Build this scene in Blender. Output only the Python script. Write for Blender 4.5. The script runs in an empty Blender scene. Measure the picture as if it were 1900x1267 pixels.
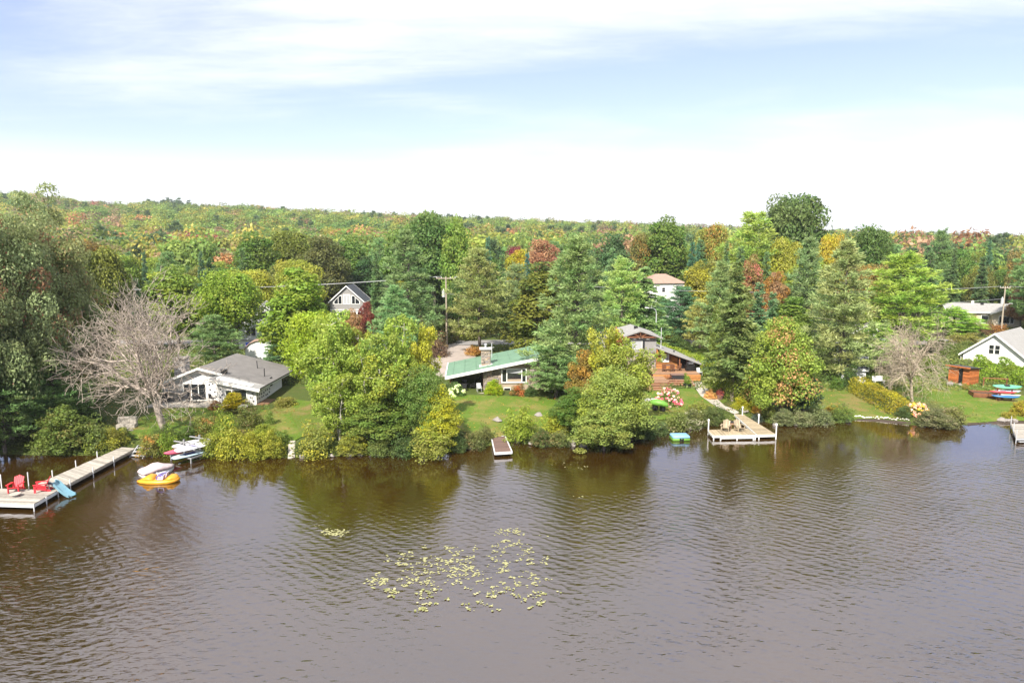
import bpy, bmesh, math, random
import numpy as np
from mathutils import Vector, Matrix

scene = bpy.context.scene
C = scene.collection
R = math.radians

# ------------------------------------------------------------------ camera
CAM_H, FPX = 17.0, 1267.0
PITCH = math.atan(168 / FPX)
cam_data = bpy.data.cameras.new('camera')
cam_data.sensor_width = 36.0
cam_data.lens = 36.0 * FPX / 1900.0
cam_data.clip_start = 0.5
cam_data.clip_end = 6000
cam = bpy.data.objects.new('camera', cam_data)
C.objects.link(cam)
cam.location = (0, 0, CAM_H)
cam.rotation_euler = (math.pi / 2 - PITCH, 0, 0)
scene.camera = cam

# ------------------------------------------------------------------ view, sky, sun
scene.view_settings.view_transform = 'Standard'
scene.view_settings.look = 'None'
scene.view_settings.gamma = 1
scene.view_settings.use_curve_mapping = False
scene.view_settings.exposure = 1.5
scene.render.engine = 'CYCLES'
scene.cycles.max_bounces = 6
scene.cycles.transparent_max_bounces = 4
scene.cycles.caustics_reflective = False
scene.cycles.caustics_refractive = False
scene.cycles.use_denoising = True

SUN_EL, SUN_AZ = R(44), R(200)          # azimuth from +Y towards +X: the sun stands behind the camera, to its left
world = bpy.data.worlds.new('World')
scene.world = world
world.use_nodes = True
wn, wl = world.node_tree.nodes, world.node_tree.links
wn.clear()
w_out = wn.new('ShaderNodeOutputWorld')
w_bg = wn.new('ShaderNodeBackground')
w_bg.inputs['Strength'].default_value = 0.15
wl.new(w_bg.outputs[0], w_out.inputs[0])
sky = wn.new('ShaderNodeTexSky')
sky.sky_type = 'NISHITA'
sky.sun_disc = False
sky.sun_elevation = SUN_EL
sky.sun_rotation = SUN_AZ
sky.air_density = 1.0
sky.dust_density = 0.6
w_tc = wn.new('ShaderNodeTexCoord')
w_sep = wn.new('ShaderNodeSeparateXYZ')
wl.new(w_tc.outputs['Generated'], w_sep.inputs[0])


def wmath(op, a, b=None, c=None):
    n = wn.new('ShaderNodeMath'); n.operation = op
    for i, v in enumerate((a, b, c)):
        if v is None: continue
        if isinstance(v, (int, float)): n.inputs[i].default_value = v
        else: wl.new(v, n.inputs[i])
    return n.outputs[0]


zc = wmath('MAXIMUM', w_sep.outputs[2], 0.0)
den = wmath('ADD', zc, 0.10)
cx = wmath('DIVIDE', w_sep.outputs[0], den)
cy = wmath('DIVIDE', w_sep.outputs[1], den)
w_cmb = wn.new('ShaderNodeCombineXYZ')
wl.new(cx, w_cmb.inputs[0]); wl.new(cy, w_cmb.inputs[1])


def cloud_noise(rot, sx, sy, scale, detail, rough, dist, off):
    m = wn.new('ShaderNodeMapping')
    m.inputs['Rotation'].default_value = (0, 0, rot)
    m.inputs['Scale'].default_value = (sx, sy, 1)
    m.inputs['Location'].default_value = off
    wl.new(w_cmb.outputs[0], m.inputs['Vector'])
    n = wn.new('ShaderNodeTexNoise')
    n.inputs['Scale'].default_value = scale
    n.inputs['Detail'].default_value = detail
    n.inputs['Roughness'].default_value = rough
    n.inputs['Distortion'].default_value = dist
    wl.new(m.outputs[0], n.inputs['Vector'])
    return n.outputs[0]


c_big = cloud_noise(R(10), 0.55, 0.8, 0.8, 3, 0.5, 0.4, (8.4, 1.9, 0))
c_str = cloud_noise(R(14), 0.45, 1.7, 1.1, 8, 0.62, 0.8, (1.3, 4.1, 0))
c_fine = cloud_noise(R(30), 1.6, 3.6, 3.0, 6, 0.65, 0.6, (7.0, 2.0, 0))
c_sum = wmath('ADD', wmath('MULTIPLY', c_big, 1.05), wmath('ADD', wmath('MULTIPLY', c_str, 0.42), wmath('MULTIPLY', c_fine, 0.14)))
c_sum = wmath('ADD', c_sum, wmath('MULTIPLY', wmath('MAXIMUM', wmath('SUBTRACT', zc, 0.24), 0.0), 0.6))      # the veil thickens overhead
c_map = wn.new('ShaderNodeMapRange')
c_map.interpolation_type = 'SMOOTHSTEP'
c_map.inputs['From Min'].default_value = 0.66
c_map.inputs['From Max'].default_value = 1.12
c_map.inputs['To Min'].default_value = 0.12
c_map.inputs['To Max'].default_value = 0.98
wl.new(c_sum, c_map.inputs['Value'])
h_map = wn.new('ShaderNodeMapRange')                 # the thin white veil thickens towards the horizon
h_map.interpolation_type = 'SMOOTHSTEP'
h_map.inputs['From Min'].default_value = 0.05
h_map.inputs['From Max'].default_value = 0.165
h_map.inputs['To Min'].default_value = 0.97
h_map.inputs['To Max'].default_value = 0.0
wl.new(zc, h_map.inputs['Value'])
c_fac = wmath('MINIMUM', wmath('MAXIMUM', c_map.outputs[0], wmath('MULTIPLY', h_map.outputs[0], wmath('ADD', 0.72, wmath('MULTIPLY', c_str, 0.5)))), 1.0)
w_mix = wn.new('ShaderNodeMix'); w_mix.data_type = 'RGBA'
wl.new(c_fac, w_mix.inputs[0])
w_blue = wn.new('ShaderNodeMix'); w_blue.data_type = 'RGBA'; w_blue.blend_type = 'MULTIPLY'
w_blue.inputs[0].default_value = 1.0
wl.new(sky.outputs[0], w_blue.inputs[6])
w_blue.inputs[7].default_value = (0.50, 0.445, 0.53, 1)
wl.new(w_blue.outputs[2], w_mix.inputs[6])
w_mix.inputs[7].default_value = (2.95, 3.0, 3.12, 1)
wl.new(w_mix.outputs[2], w_bg.inputs['Color'])

sun_d = bpy.data.lights.new('sun', 'SUN')
sun_d.energy = 3.6
sun_d.angle = R(0.6)
sun_d.color = (1.0, 0.93, 0.82)
sun = bpy.data.objects.new('sun', sun_d)
C.objects.link(sun)
sdir = Vector((math.sin(SUN_AZ) * math.cos(SUN_EL), math.cos(SUN_AZ) * math.cos(SUN_EL), math.sin(SUN_EL)))
sun.rotation_euler = sdir.to_track_quat('Z', 'Y').to_euler()
sun.location = (0, 0, 60)

# ------------------------------------------------------------------ geometry of the place
_cp, _sp = math.cos(PITCH), math.sin(PITCH)


def ray(u, v):
    a, b = u - 950.0, 633.5 - v
    return a, FPX * _cp + b * _sp, -FPX * _sp + b * _cp


def at_e(u, v, e):
    a, b, c = ray(u, v); t = (e - CAM_H) / c
    return Vector((a * t, b * t, e))


def at_y(u, v, y):
    a, b, c = ray(u, v); t = y / b
    return Vector((a * t, y, CAM_H + c * t))


def to_px(p):
    x, y, z = p[0], p[1], p[2] - CAM_H
    d = y * _cp - z * _sp
    return 950 + FPX * x / d, 633.5 - FPX * (y * _sp + z * _cp) / d


SHORE_PX = [(-500, 842), (-200, 842), (0, 843), (60, 846), (200, 846), (260, 842), (330, 846), (380, 845), (450, 850), (540, 849), (600, 850),
            (640, 845), (760, 847), (800, 849), (850, 836), (905, 828), (950, 820), (1000, 828), (1060, 826), (1100, 832), (1140, 832),
            (1190, 812), (1240, 800), (1290, 797), (1320, 789), (1345, 780), (1400, 776), (1440, 790), (1530, 790), (1590, 780), (1640, 783),
            (1690, 789), (1740, 795), (1790, 790), (1840, 785), (1900, 788), (2100, 790), (2500, 795)]
_sh = [at_e(u, v, 0) for u, v in SHORE_PX]
SHX = np.array([p.x for p in _sh]); SHY = np.array([p.y for p in _sh])
SKY_PX = [(-400, 352), (60, 373), (200, 391), (330, 392), (450, 395), (600, 404), (800, 412), (1000, 419), (1200, 426), (1400, 434),
          (1600, 441), (1750, 445), (1900, 450), (2300, 456)]
_sk = [at_y(u, v, 850) for u, v in SKY_PX]
SKX = np.array([p.x for p in _sk]); SKZ = np.array([p.z - 12.5 for p in _sk])


def _ss(t):
    t = np.clip(t, 0, 1); return t * t * (3 - 2 * t)


def elev_np(x, y):
    x = np.asarray(x, float); y = np.asarray(y, float)
    d = y - np.interp(x, SHX, SHY)
    bank = np.interp(x, [20, 34], [0.6, 0.3])
    e = np.where(d < 0, np.maximum(-1.8, d * 0.35), bank * _ss(d / 2.2) + 0.043 * np.clip(d - 1.0, 0, 40))
    e = e + np.clip((x + 20) / -60, 0, 1) * 0.6 * _ss((d - 45) / 60)
    hz = np.interp(x * 850 / np.maximum(y, 400), SKX, SKZ)
    e = e + (hz - 2.3) * _ss((y - 185) / 700) ** 0.9 * (y < 900) + (y >= 900) * (hz - 2.3) * (1 - 0.75 * _ss((y - 900) / 1500))
    e = e + (d > 20) * 0.12 * np.sin(x * 0.11 + 1) * np.sin(y * 0.09) * np.clip((d - 20) / 30, 0, 1)
    return e


def elev(x, y):
    return float(elev_np(x, y))


def G(u, v):
    """The ground point seen at picture position u, v of the photograph."""
    a, b, c = ray(u, v)
    lo, hi = 20.0, 900.0
    ys = np.linspace(lo, hi, 4401)
    t = ys / b
    f = CAM_H + c * t - np.maximum(elev_np(a * t, ys), 0.0)
    i = int(np.argmax(f < 0)) if (f < 0).any() else len(ys) - 1
    y = ys[max(i, 1)]
    x = a * y / b
    return Vector((x, y, max(elev(x, y), 0)))


def ground(u, y):
    x = (u - 950.0) / FPX * (y * _cp + 2.0) 
    z = elev(x, y)
    x = (u - 950.0) * (y * _cp - (z - CAM_H) * _sp) / FPX
    return Vector((x, y, elev(x, y)))


# ------------------------------------------------------------------ materials
def new_mat(name):
    m = bpy.data.materials.new(name); m.use_nodes = True
    m.node_tree.nodes.clear()
    return m, m.node_tree.nodes, m.node_tree.links


def nd(n, t, **k):
    o = n.new('ShaderNode' + t)
    for a, b in k.items():
        if a.startswith('i_'):
            o.inputs[a[2:].replace('_', ' ')].default_value = b
        else: setattr(o, a, b)
    return o


def solid(name, col, rough=0.6, var=0.18, scale=6.0, bump=0.0, bscale=None, stretch=(1, 1, 1), spec=0.4, col2=None, metal=0.0, attr=None):
    m, n, l = new_mat(name)
    out = nd(n, 'OutputMaterial'); p = nd(n, 'BsdfPrincipled')
    p.inputs['Roughness'].default_value = rough
    p.inputs['Specular IOR Level'].default_value = spec
    p.inputs['Metallic'].default_value = metal
    l.new(p.outputs[0], out.inputs[0])
    tc = nd(n, 'TexCoord'); mp = nd(n, 'Mapping'); mp.inputs['Scale'].default_value = stretch
    l.new(tc.outputs['Object'], mp.inputs['Vector'])
    nz = nd(n, 'TexNoise'); nz.inputs['Scale'].default_value = scale; nz.inputs['Detail'].default_value = 6; nz.inputs['Roughness'].default_value = 0.65
    l.new(mp.outputs[0], nz.inputs['Vector'])
    cr = nd(n, 'ValToRGB')
    c2 = col2 or tuple(c * (1 + var) for c in col)
    c1 = col if col2 else tuple(c * (1 - var) for c in col)
    cr.color_ramp.elements[0].position = 0.3; cr.color_ramp.elements[0].color = (*c1, 1)
    cr.color_ramp.elements[1].position = 0.7; cr.color_ramp.elements[1].color = (*c2, 1)
    l.new(nz.outputs[0], cr.inputs[0])
    src = cr.outputs[0]
    if attr:                                       # per-piece variation
        at = nd(n, 'Attribute', attribute_name=attr)
        mr = nd(n, 'MapRange'); mr.inputs['To Min'].default_value = 0.68; mr.inputs['To Max'].default_value = 1.3
        l.new(at.outputs['Fac'], mr.inputs['Value'])
        mx = nd(n, 'Mix', data_type='RGBA', blend_type='MULTIPLY'); mx.inputs[0].default_value = 1
        l.new(src, mx.inputs[6]); l.new(mr.outputs[0], mx.inputs[7]); src = mx.outputs[2]
    l.new(src, p.inputs['Base Color'])
    if bump:
        b = nd(n, 'Bump'); b.inputs['Strength'].default_value = bump; b.inputs['Distance'].default_value = 0.02
        nb = nd(n, 'TexNoise'); nb.inputs['Scale'].default_value = bscale or scale * 3; nb.inputs['Detail'].default_value = 5
        l.new(mp.outputs[0], nb.inputs['Vector']); l.new(nb.outputs[0], b.inputs['Height']); l.new(b.outputs[0], p.inputs['Normal'])
    return m


def ramp_attr(name, stops, rough=0.8):
    m, n, l = new_mat(name)
    out = nd(n, 'OutputMaterial'); p = nd(n, 'BsdfPrincipled'); p.inputs['Roughness'].default_value = rough
    p.inputs['Specular IOR Level'].default_value = 0.25
    l.new(p.outputs[0], out.inputs[0])
    at = nd(n, 'Attribute', attribute_name='tint')
    cr = nd(n, 'ValToRGB'); e = cr.color_ramp.elements
    e[0].position, e[0].color = stops[0][0], (*stops[0][1], 1)
    e[1].position, e[1].color = stops[-1][0], (*stops[-1][1], 1)
    for pos, c in stops[1:-1]:
        k = e.new(pos); k.color = (*c, 1)
    l.new(at.outputs['Fac'], cr.inputs[0])
    tc = nd(n, 'TexCoord'); nz = nd(n, 'TexNoise'); nz.inputs['Scale'].default_value = 9; nz.inputs['Detail'].default_value = 5
    l.new(tc.outputs['Object'], nz.inputs['Vector'])
    mr = nd(n, 'MapRange'); mr.inputs['To Min'].default_value = 0.65; mr.inputs['To Max'].default_value = 1.35
    l.new(nz.outputs[0], mr.inputs['Value'])
    mx = nd(n, 'Mix', data_type='RGBA', blend_type='MULTIPLY'); mx.inputs[0].default_value = 1
    l.new(cr.outputs[0], mx.inputs[6]); l.new(mr.outputs[0], mx.inputs[7])
    l.new(mx.outputs[2], p.inputs['Base Color'])
    return m


def leaf_material(name, src, transl=0.42, gain=1.0):
    m, n, l = new_mat(name)
    out = nd(n, 'OutputMaterial')
    if src == 'OBJECT':
        oi = nd(n, 'ObjectInfo'); col, alpha = oi.outputs['Color'], oi.outputs['Alpha']
        ac = nd(n, 'Attribute', attribute_type='OBJECT', attribute_name='accent').outputs['Color']
    else:
        a1 = nd(n, 'Attribute', attribute_type='INSTANCER', attribute_name='col'); col = a1.outputs['Color']
        ac = col; alpha = None
    tint = nd(n, 'Attribute', attribute_name='tint').outputs['Fac']
    clump = nd(n, 'Attribute', attribute_name='clump').outputs['Fac']

    def M(op, a, b):
        k = nd(n, 'Math', operation=op)
        for i, v in enumerate((a, b)):
            if isinstance(v, (int, float)): k.inputs[i].default_value = v
            else: l.new(v, k.inputs[i])
        return k
    cur = col
    if alpha is not None:
        s = M('SUBTRACT', M('ADD', clump, alpha).outputs[0], 1.0)
        s2 = M('MULTIPLY', s.outputs[0], 7.0); s2.use_clamp = True
        mx = nd(n, 'Mix', data_type='RGBA'); l.new(s2.outputs[0], mx.inputs[0]); l.new(col, mx.inputs[6]); l.new(ac, mx.inputs[7])
        cur = mx.outputs[2]
    hs = nd(n, 'HueSaturation')
    l.new(cur, hs.inputs['Color'])
    hs.inputs['Saturation'].default_value = 1.02 if src == 'OBJECT' else 1.0
    hm = nd(n, 'MapRange'); hm.inputs['To Min'].default_value = 0.475; hm.inputs['To Max'].default_value = 0.52
    l.new(clump, hm.inputs['Value']); l.new(hm.outputs[0], hs.inputs['Hue'])
    vm = nd(n, 'MapRange'); vm.inputs['To Min'].default_value = 1.1 * gain; vm.inputs['To Max'].default_value = 2.4 * gain
    l.new(tint, vm.inputs['Value']); l.new(vm.outputs[0], hs.inputs['Value'])
    p = nd(n, 'BsdfPrincipled'); p.inputs['Roughness'].default_value = 0.5; p.inputs['Specular IOR Level'].default_value = 0.3
    l.new(hs.outputs[0], p.inputs['Base Color'])
    t = nd(n, 'BsdfTranslucent'); l.new(hs.outputs[0], t.inputs['Color'])
    ms = nd(n, 'MixShader'); ms.inputs[0].default_value = transl
    l.new(p.outputs[0], ms.inputs[1]); l.new(t.outputs[0], ms.inputs[2]); l.new(ms.outputs[0], out.inputs[0])
    return m


def bark_material(name):
    m, n, l = new_mat(name)
    out = nd(n, 'OutputMaterial'); p = nd(n, 'BsdfPrincipled'); p.inputs['Roughness'].default_value = 0.85
    oi = nd(n, 'ObjectInfo')
    tc = nd(n, 'TexCoord'); nz = nd(n, 'TexNoise'); nz.inputs['Scale'].default_value = 40; nz.inputs['Detail'].default_value = 4
    l.new(tc.outputs['Object'], nz.inputs['Vector'])
    mr = nd(n, 'MapRange'); mr.inputs['From Min'].default_value = 0.35; mr.inputs['From Max'].default_value = 0.65
    mr.inputs['To Min'].default_value = 0.55; mr.inputs['To Max'].default_value = 1.25
    l.new(nz.outputs[0], mr.inputs['Value'])
    mx = nd(n, 'Mix', data_type='RGBA', blend_type='MULTIPLY'); mx.inputs[0].default_value = 1
    l.new(oi.outputs['Color'], mx.inputs[6]); l.new(mr.outputs[0], mx.inputs[7]); l.new(mx.outputs[2], p.inputs['Base Color'])
    l.new(p.outputs[0], out.inputs[0])
    return m


M = {}
M['leaf'] = leaf_material('leaves_mat', 'OBJECT', 0.5, 1.25)
M['needle'] = leaf_material('needles_mat', 'OBJECT', 0.5, 2.5)
M['forest_leaf'] = leaf_material('forest_leaves_mat', 'INSTANCER', 0.5, 1.3)
M['bark'] = bark_material('bark_mat')
M['white'] = solid('white_paint', (0.72, 0.72, 0.70), 0.5, 0.05, 3)
M['white_metal'] = solid('white_metal', (0.62, 0.63, 0.64), 0.4, 0.06, 5)
M['pale_siding'] = solid('pale_siding', (0.62, 0.63, 0.64), 0.6, 0.05, 4)
M['stucco'] = solid('white_masonry', (0.68, 0.67, 0.65), 0.8, 0.10, 5, bump=0.5)
M['roof_grey'] = solid('grey_roofing', (0.16, 0.15, 0.145), 0.85, 0.16, 1.2, bump=0.4, bscale=20)
M['roof_light'] = solid('light_grey_shingles', (0.26, 0.255, 0.25), 0.85, 0.14, 2.5, bump=0.4, bscale=20)
M['roof_dark'] = solid('slate_blue_roof', (0.055, 0.062, 0.08), 0.7, 0.14, 2)
M['roof_brown'] = solid('pinkish_brown_shingles', (0.30, 0.20, 0.16), 0.85, 0.15, 2)
M['roof_green'] = solid('green_roof_metal', (0.130, 0.228, 0.158), 0.5, 0.16, 0.8, spec=0.45)
M['dark'] = solid('dark_metal', (0.025, 0.025, 0.028), 0.5, 0.2, 5)
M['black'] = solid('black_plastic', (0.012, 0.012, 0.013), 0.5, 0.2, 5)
M['glass'] = solid('window_glass', (0.015, 0.018, 0.022), 0.06, 0.3, 0.7, spec=0.8)
M['blind'] = solid('window_blind', (0.35, 0.36, 0.38), 0.5, 0.06, 2)
M['grey_siding'] = solid('greige_siding', (0.235, 0.228, 0.225), 0.7, 0.06, 2)
M['beige'] = solid('beige_siding', (0.52, 0.45, 0.35), 0.7, 0.06, 2)
M['tan_wall'] = solid('tan_panel', (0.32, 0.26, 0.19), 0.7, 0.08, 2)
M['log'] = solid('orange_log_siding', (0.38, 0.17, 0.055), 0.5, 0.3, 3, stretch=(1, 1, 6), attr='tint')
M['cedar'] = solid('red_cedar_boards', (0.36, 0.115, 0.035), 0.6, 0.25, 4, attr='tint')
M['brown_wood'] = solid('brown_stained_wood', (0.16, 0.065, 0.03), 0.6, 0.25, 5, attr='tint')
M['tan_deck'] = solid('tan_deck_boards', (0.32, 0.26, 0.175), 0.7, 0.2, 5, attr='tint')
M['grey_deck'] = solid('weathered_boards', (0.31, 0.285, 0.25), 0.8, 0.2, 4, attr='tint')
M['brown_deck'] = solid('dark_brown_deck', (0.13, 0.08, 0.065), 0.6, 0.15, 5, attr='tint')
M['orange_deck'] = solid('orange_deck_boards', (0.26, 0.15, 0.088), 0.65, 0.2, 4, attr='tint')
M['red'] = solid('red_plastic', (0.62, 0.035, 0.05), 0.45, 0.08, 5)
M['kayak_red'] = solid('kayak_red', (0.52, 0.05, 0.07), 0.35, 0.08, 5)
M['pink_red'] = solid('faded_red_kayak', (0.55, 0.10, 0.16), 0.4, 0.1, 3)
M['yellow'] = solid('yellow_plastic', (0.62, 0.29, 0.025), 0.35, 0.07, 3)
M['purple'] = solid('purple_trim', (0.13, 0.10, 0.36), 0.5, 0.1, 5)
M['lilac'] = solid('lilac_plastic', (0.42, 0.40, 0.55), 0.5, 0.1, 5)
M['tarp'] = solid('pale_mauve_cover', (0.46, 0.38, 0.39), 0.75, 0.12, 3, bump=0.5, bscale=6)
M['sup_white'] = solid('board_white', (0.66, 0.65, 0.67), 0.35, 0.04, 3)
M['sup_blue'] = solid('board_pale_blue', (0.40, 0.52, 0.58), 0.35, 0.05, 3)
M['blue'] = solid('blue_plastic', (0.02, 0.06, 0.42), 0.45, 0.1, 4)
M['deep_blue'] = solid('deep_blue_cloth', (0.015, 0.04, 0.16), 0.7, 0.15, 3)
M['kayak_blue'] = solid('kayak_blue', (0.04, 0.17, 0.42), 0.35, 0.1, 4)
M['slide_blue'] = solid('slide_blue', (0.14, 0.27, 0.34), 0.35, 0.08, 4)
M['raft_blue'] = solid('raft_top', (0.20, 0.40, 0.58), 0.5, 0.08, 3)
M['lime'] = solid('lime_cover', (0.12, 0.28, 0.04), 0.5, 0.1, 4)
M['kayak_green'] = solid('kayak_green', (0.10, 0.36, 0.22), 0.35, 0.1, 4)
M['rack_grey'] = solid('dull_rack_metal', (0.24, 0.245, 0.25), 0.5, 0.08, 5)
M['concrete'] = solid('concrete', (0.36, 0.33, 0.29), 0.9, 0.14, 1.5, bump=0.2)
M['asphalt'] = solid('road_asphalt', (0.20, 0.19, 0.185), 0.9, 0.12, 0.8, bump=0.2)
M['driveway'] = solid('driveway_paving', (0.30, 0.255, 0.23), 0.9, 0.14, 0.6, bump=0.2)
M['patio'] = solid('pale_pavers', (0.46, 0.39, 0.35), 0.9, 0.12, 1.2, bump=0.2)  # lightened colour stands for sunlight on the floor under the green roof
M['stone'] = ramp_attr('field_stone', [(0.0, (0.10, 0.085, 0.075)), (0.3, (0.25, 0.21, 0.17)), (0.5, (0.36, 0.29, 0.21)), (0.7, (0.22, 0.20, 0.20)), (0.85, (0.40, 0.33, 0.27)), (1.0, (0.30, 0.20, 0.14))])
M['white_stone'] = ramp_attr('whitewashed_stone', [(0.0, (0.34, 0.32, 0.31)), (0.5, (0.50, 0.48, 0.46)), (0.8, (0.58, 0.54, 0.50)), (1.0, (0.24, 0.22, 0.22))])
M['mortar'] = solid('mortar', (0.30, 0.27, 0.23), 0.9, 0.1, 6)
M['rock'] = solid('grey_rock', (0.22, 0.20, 0.185), 0.9, 0.3, 2.5, bump=0.8)
M['dark_stone'] = solid('dark_inlaid_stone', (0.10, 0.10, 0.11), 0.8, 0.3, 4, bump=0.5)
M['pale_rock'] = solid('whitish_stone', (0.55, 0.52, 0.46), 0.85, 0.15, 6, bump=0.5)
M['pole_wood'] = solid('grey_pole_wood', (0.33, 0.28, 0.22), 0.85, 0.15, 5)
M['lamp_grey'] = solid('galvanised_grey', (0.42, 0.43, 0.45), 0.4, 0.06, 5)
M['soil'] = solid('dark_soil', (0.05, 0.035, 0.025), 0.95, 0.3, 3, bump=0.6)


def grass_material(name, a, b, dry, dry_amt, scale=0.35):
    m, n, l = new_mat(name)
    out = nd(n, 'OutputMaterial'); p = nd(n, 'BsdfPrincipled'); p.inputs['Roughness'].default_value = 0.8; p.inputs['Specular IOR Level'].default_value = 0.15
    l.new(p.outputs[0], out.inputs[0])
    tc = nd(n, 'TexCoord')
    def noise(s, d=5, r=0.6):
        k = nd(n, 'TexNoise'); k.inputs['Scale'].default_value = s; k.inputs['Detail'].default_value = d; k.inputs['Roughness'].default_value = r
        l.new(tc.outputs['Object'], k.inputs['Vector']); return k.outputs[0]
    def ramp(v, lo, hi, c0, c1):
        k = nd(n, 'ValToRGB'); k.color_ramp.elements[0].position = lo; k.color_ramp.elements[1].position = hi
        k.color_ramp.elements[0].color = (*c0, 1); k.color_ramp.elements[1].color = (*c1, 1); l.new(v, k.inputs[0]); return k.outputs[0]
    base = ramp(noise(2.2, 8, 0.75), 0.3, 0.7, a, b)
    patch = ramp(noise(scale, 6, 0.7), 0.62 - dry_amt, 0.80 - dry_amt, (0, 0, 0), (1, 1, 1))
    mx = nd(n, 'Mix', data_type='RGBA'); l.new(patch, mx.inputs[0]); l.new(base, mx.inputs[6]); mx.inputs[7].default_value = (*dry, 1)
    fine = ramp(noise(14, 3, 0.7), 0.25, 0.75, (0.72, 0.72, 0.72), (1.28, 1.28, 1.28))
    m2 = nd(n, 'Mix', data_type='RGBA', blend_type='MULTIPLY'); m2.inputs[0].default_value = 1
    l.new(mx.outputs[2], m2.inputs[6]); l.new(fine, m2.inputs[7]); l.new(m2.outputs[2], p.inputs['Base Color'])
    bp = nd(n, 'Bump'); bp.inputs['Strength'].default_value = 0.8; bp.inputs['Distance'].default_value = 0.08
    l.new(noise(9, 4, 0.7), bp.inputs['Height']); l.new(bp.outputs[0], p.inputs['Normal'])
    return m


M['lawn'] = grass_material('lawn_grass', (0.070, 0.128, 0.012), (0.105, 0.16, 0.02), (0.19, 0.165, 0.05), 0.15)
M['lawn_dry'] = grass_material('dry_lawn_grass', (0.075, 0.125, 0.016), (0.11, 0.14, 0.024), (0.20, 0.15, 0.06), 0.16)
M['ground'] = grass_material('rough_ground', (0.045, 0.07, 0.015), (0.08, 0.10, 0.022), (0.11, 0.09, 0.04), 0.1, 0.15)

# lake water
m, n, l = new_mat('lake_water')
out = nd(n, 'OutputMaterial'); p = nd(n, 'BsdfPrincipled')
l.new(p.outputs[0], out.inputs[0])
p.inputs['Roughness'].default_value = 0.05
p.inputs['IOR'].default_value = 2.7
p.inputs['Specular Tint'].default_value = (0.95, 0.93, 1.0, 1)
p.inputs['Specular IOR Level'].default_value = 0.5
geo = nd(n, 'NewGeometry')
sp_ = nd(n, 'SeparateXYZ'); l.new(geo.outputs['Position'], sp_.inputs[0])
nb = nd(n, 'TexNoise'); nb.inputs['Scale'].default_value = 0.12; nb.inputs['Detail'].default_value = 4
l.new(geo.outputs['Position'], nb.inputs['Vector'])
cr = nd(n, 'ValToRGB'); cr.color_ramp.elements[0].position = 0.35; cr.color_ramp.elements[1].position = 0.7
cr.color_ramp.elements[0].color = (0.024, 0.0122, 0.0018, 1); cr.color_ramp.elements[1].color = (0.035, 0.0180, 0.0026, 1)
l.new(nb.outputs[0], cr.inputs[0]); l.new(cr.outputs[0], p.inputs['Base Color'])


def wave_noise(rot, sx, sy, scale, detail, rough, dist=0.0):
    mp = nd(n, 'Mapping'); mp.inputs['Rotation'].default_value = (0, 0, R(rot)); mp.inputs['Scale'].default_value = (sx, sy, 1)
    l.new(geo.outputs['Position'], mp.inputs['Vector'])
    k = nd(n, 'TexNoise'); k.inputs['Scale'].default_value = scale; k.inputs['Detail'].default_value = detail
    k.inputs['Roughness'].default_value = rough; k.inputs['Distortion'].default_value = dist
    l.new(mp.outputs[0], k.inputs['Vector']); return k.outputs[0]


def wm(op, a, b):
    k = nd(n, 'Math', operation=op)
    for i, v in enumerate((a, b)):
        if isinstance(v, (int, float)): k.inputs[i].default_value = v
        else: l.new(v, k.inputs[i])
    return k.outputs[0]


wv1 = wave_noise(28, 0.55, 1.5, 1.25, 3, 0.5, 0.4)
wv2 = wave_noise(-12, 0.7, 1.6, 2.6, 3, 0.55, 0.2)
wv3 = wave_noise(20, 1, 1, 0.35, 2, 0.5)
wv4 = wave_noise(30, 0.45, 1.5, 3.4, 2, 0.5, 0.3)
gust = wave_noise(35, 0.5, 1.0, 0.07, 4, 0.6, 0.5)
gm = nd(n, 'MapRange'); gm.interpolation_type = 'SMOOTHSTEP'
gm.inputs['From Min'].default_value = 0.40; gm.inputs['From Max'].default_value = 0.60; gm.inputs['To Min'].default_value = 0.45; gm.inputs['To Max'].default_value = 1.0
l.new(gust, gm.inputs['Value'])
calm = nd(n, 'MapRange'); calm.interpolation_type = 'SMOOTHSTEP'      # sheltered water by the shore lies calmer
calm.inputs['From Min'].default_value = 37; calm.inputs['From Max'].default_value = 53; calm.inputs['To Min'].default_value = 1.0; calm.inputs['To Max'].default_value = 0.10
l.new(wm('SUBTRACT', sp_.outputs[1], wm('MULTIPLY', sp_.outputs[0], 0.22)), calm.inputs['Value'])


def wave_train(rot, scale, dist):
    mp = nd(n, 'Mapping'); mp.inputs['Rotation'].default_value = (0, 0, R(rot))
    l.new(geo.outputs['Position'], mp.inputs['Vector'])
    k = nd(n, 'TexWave', wave_type='BANDS', bands_direction='Y', wave_profile='SIN')
    k.inputs['Scale'].default_value = scale; k.inputs['Distortion'].default_value = dist; k.inputs['Detail'].default_value = 3; k.inputs['Detail Scale'].default_value = 0.9; k.inputs['Detail Roughness'].default_value = 0.6
    l.new(mp.outputs[0], k.inputs['Vector']); return k.outputs['Fac']


wa = wave_train(38, 0.52, 5.0)
wb = wave_train(-35, 0.62, 5.0)
hgt = wm('ADD', wm('ADD', wm('MULTIPLY', wv1, 0.85), wm('ADD', wm('MULTIPLY', wv2, 0.5), wm('MULTIPLY', wv4, 0.34))), wm('ADD', wm('MULTIPLY', wv3, 0.6), wm('ADD', wm('MULTIPLY', wa, 0.20), wm('MULTIPLY', wb, 0.09))))
bp = nd(n, 'Bump'); bp.inputs['Distance'].default_value = 0.088
l.new(wm('MULTIPLY', gm.outputs[0], calm.outputs[0]), bp.inputs['Strength'])
l.new(hgt, bp.inputs['Height']); l.new(bp.outputs[0], p.inputs['Normal'])
M['water'] = m


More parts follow.
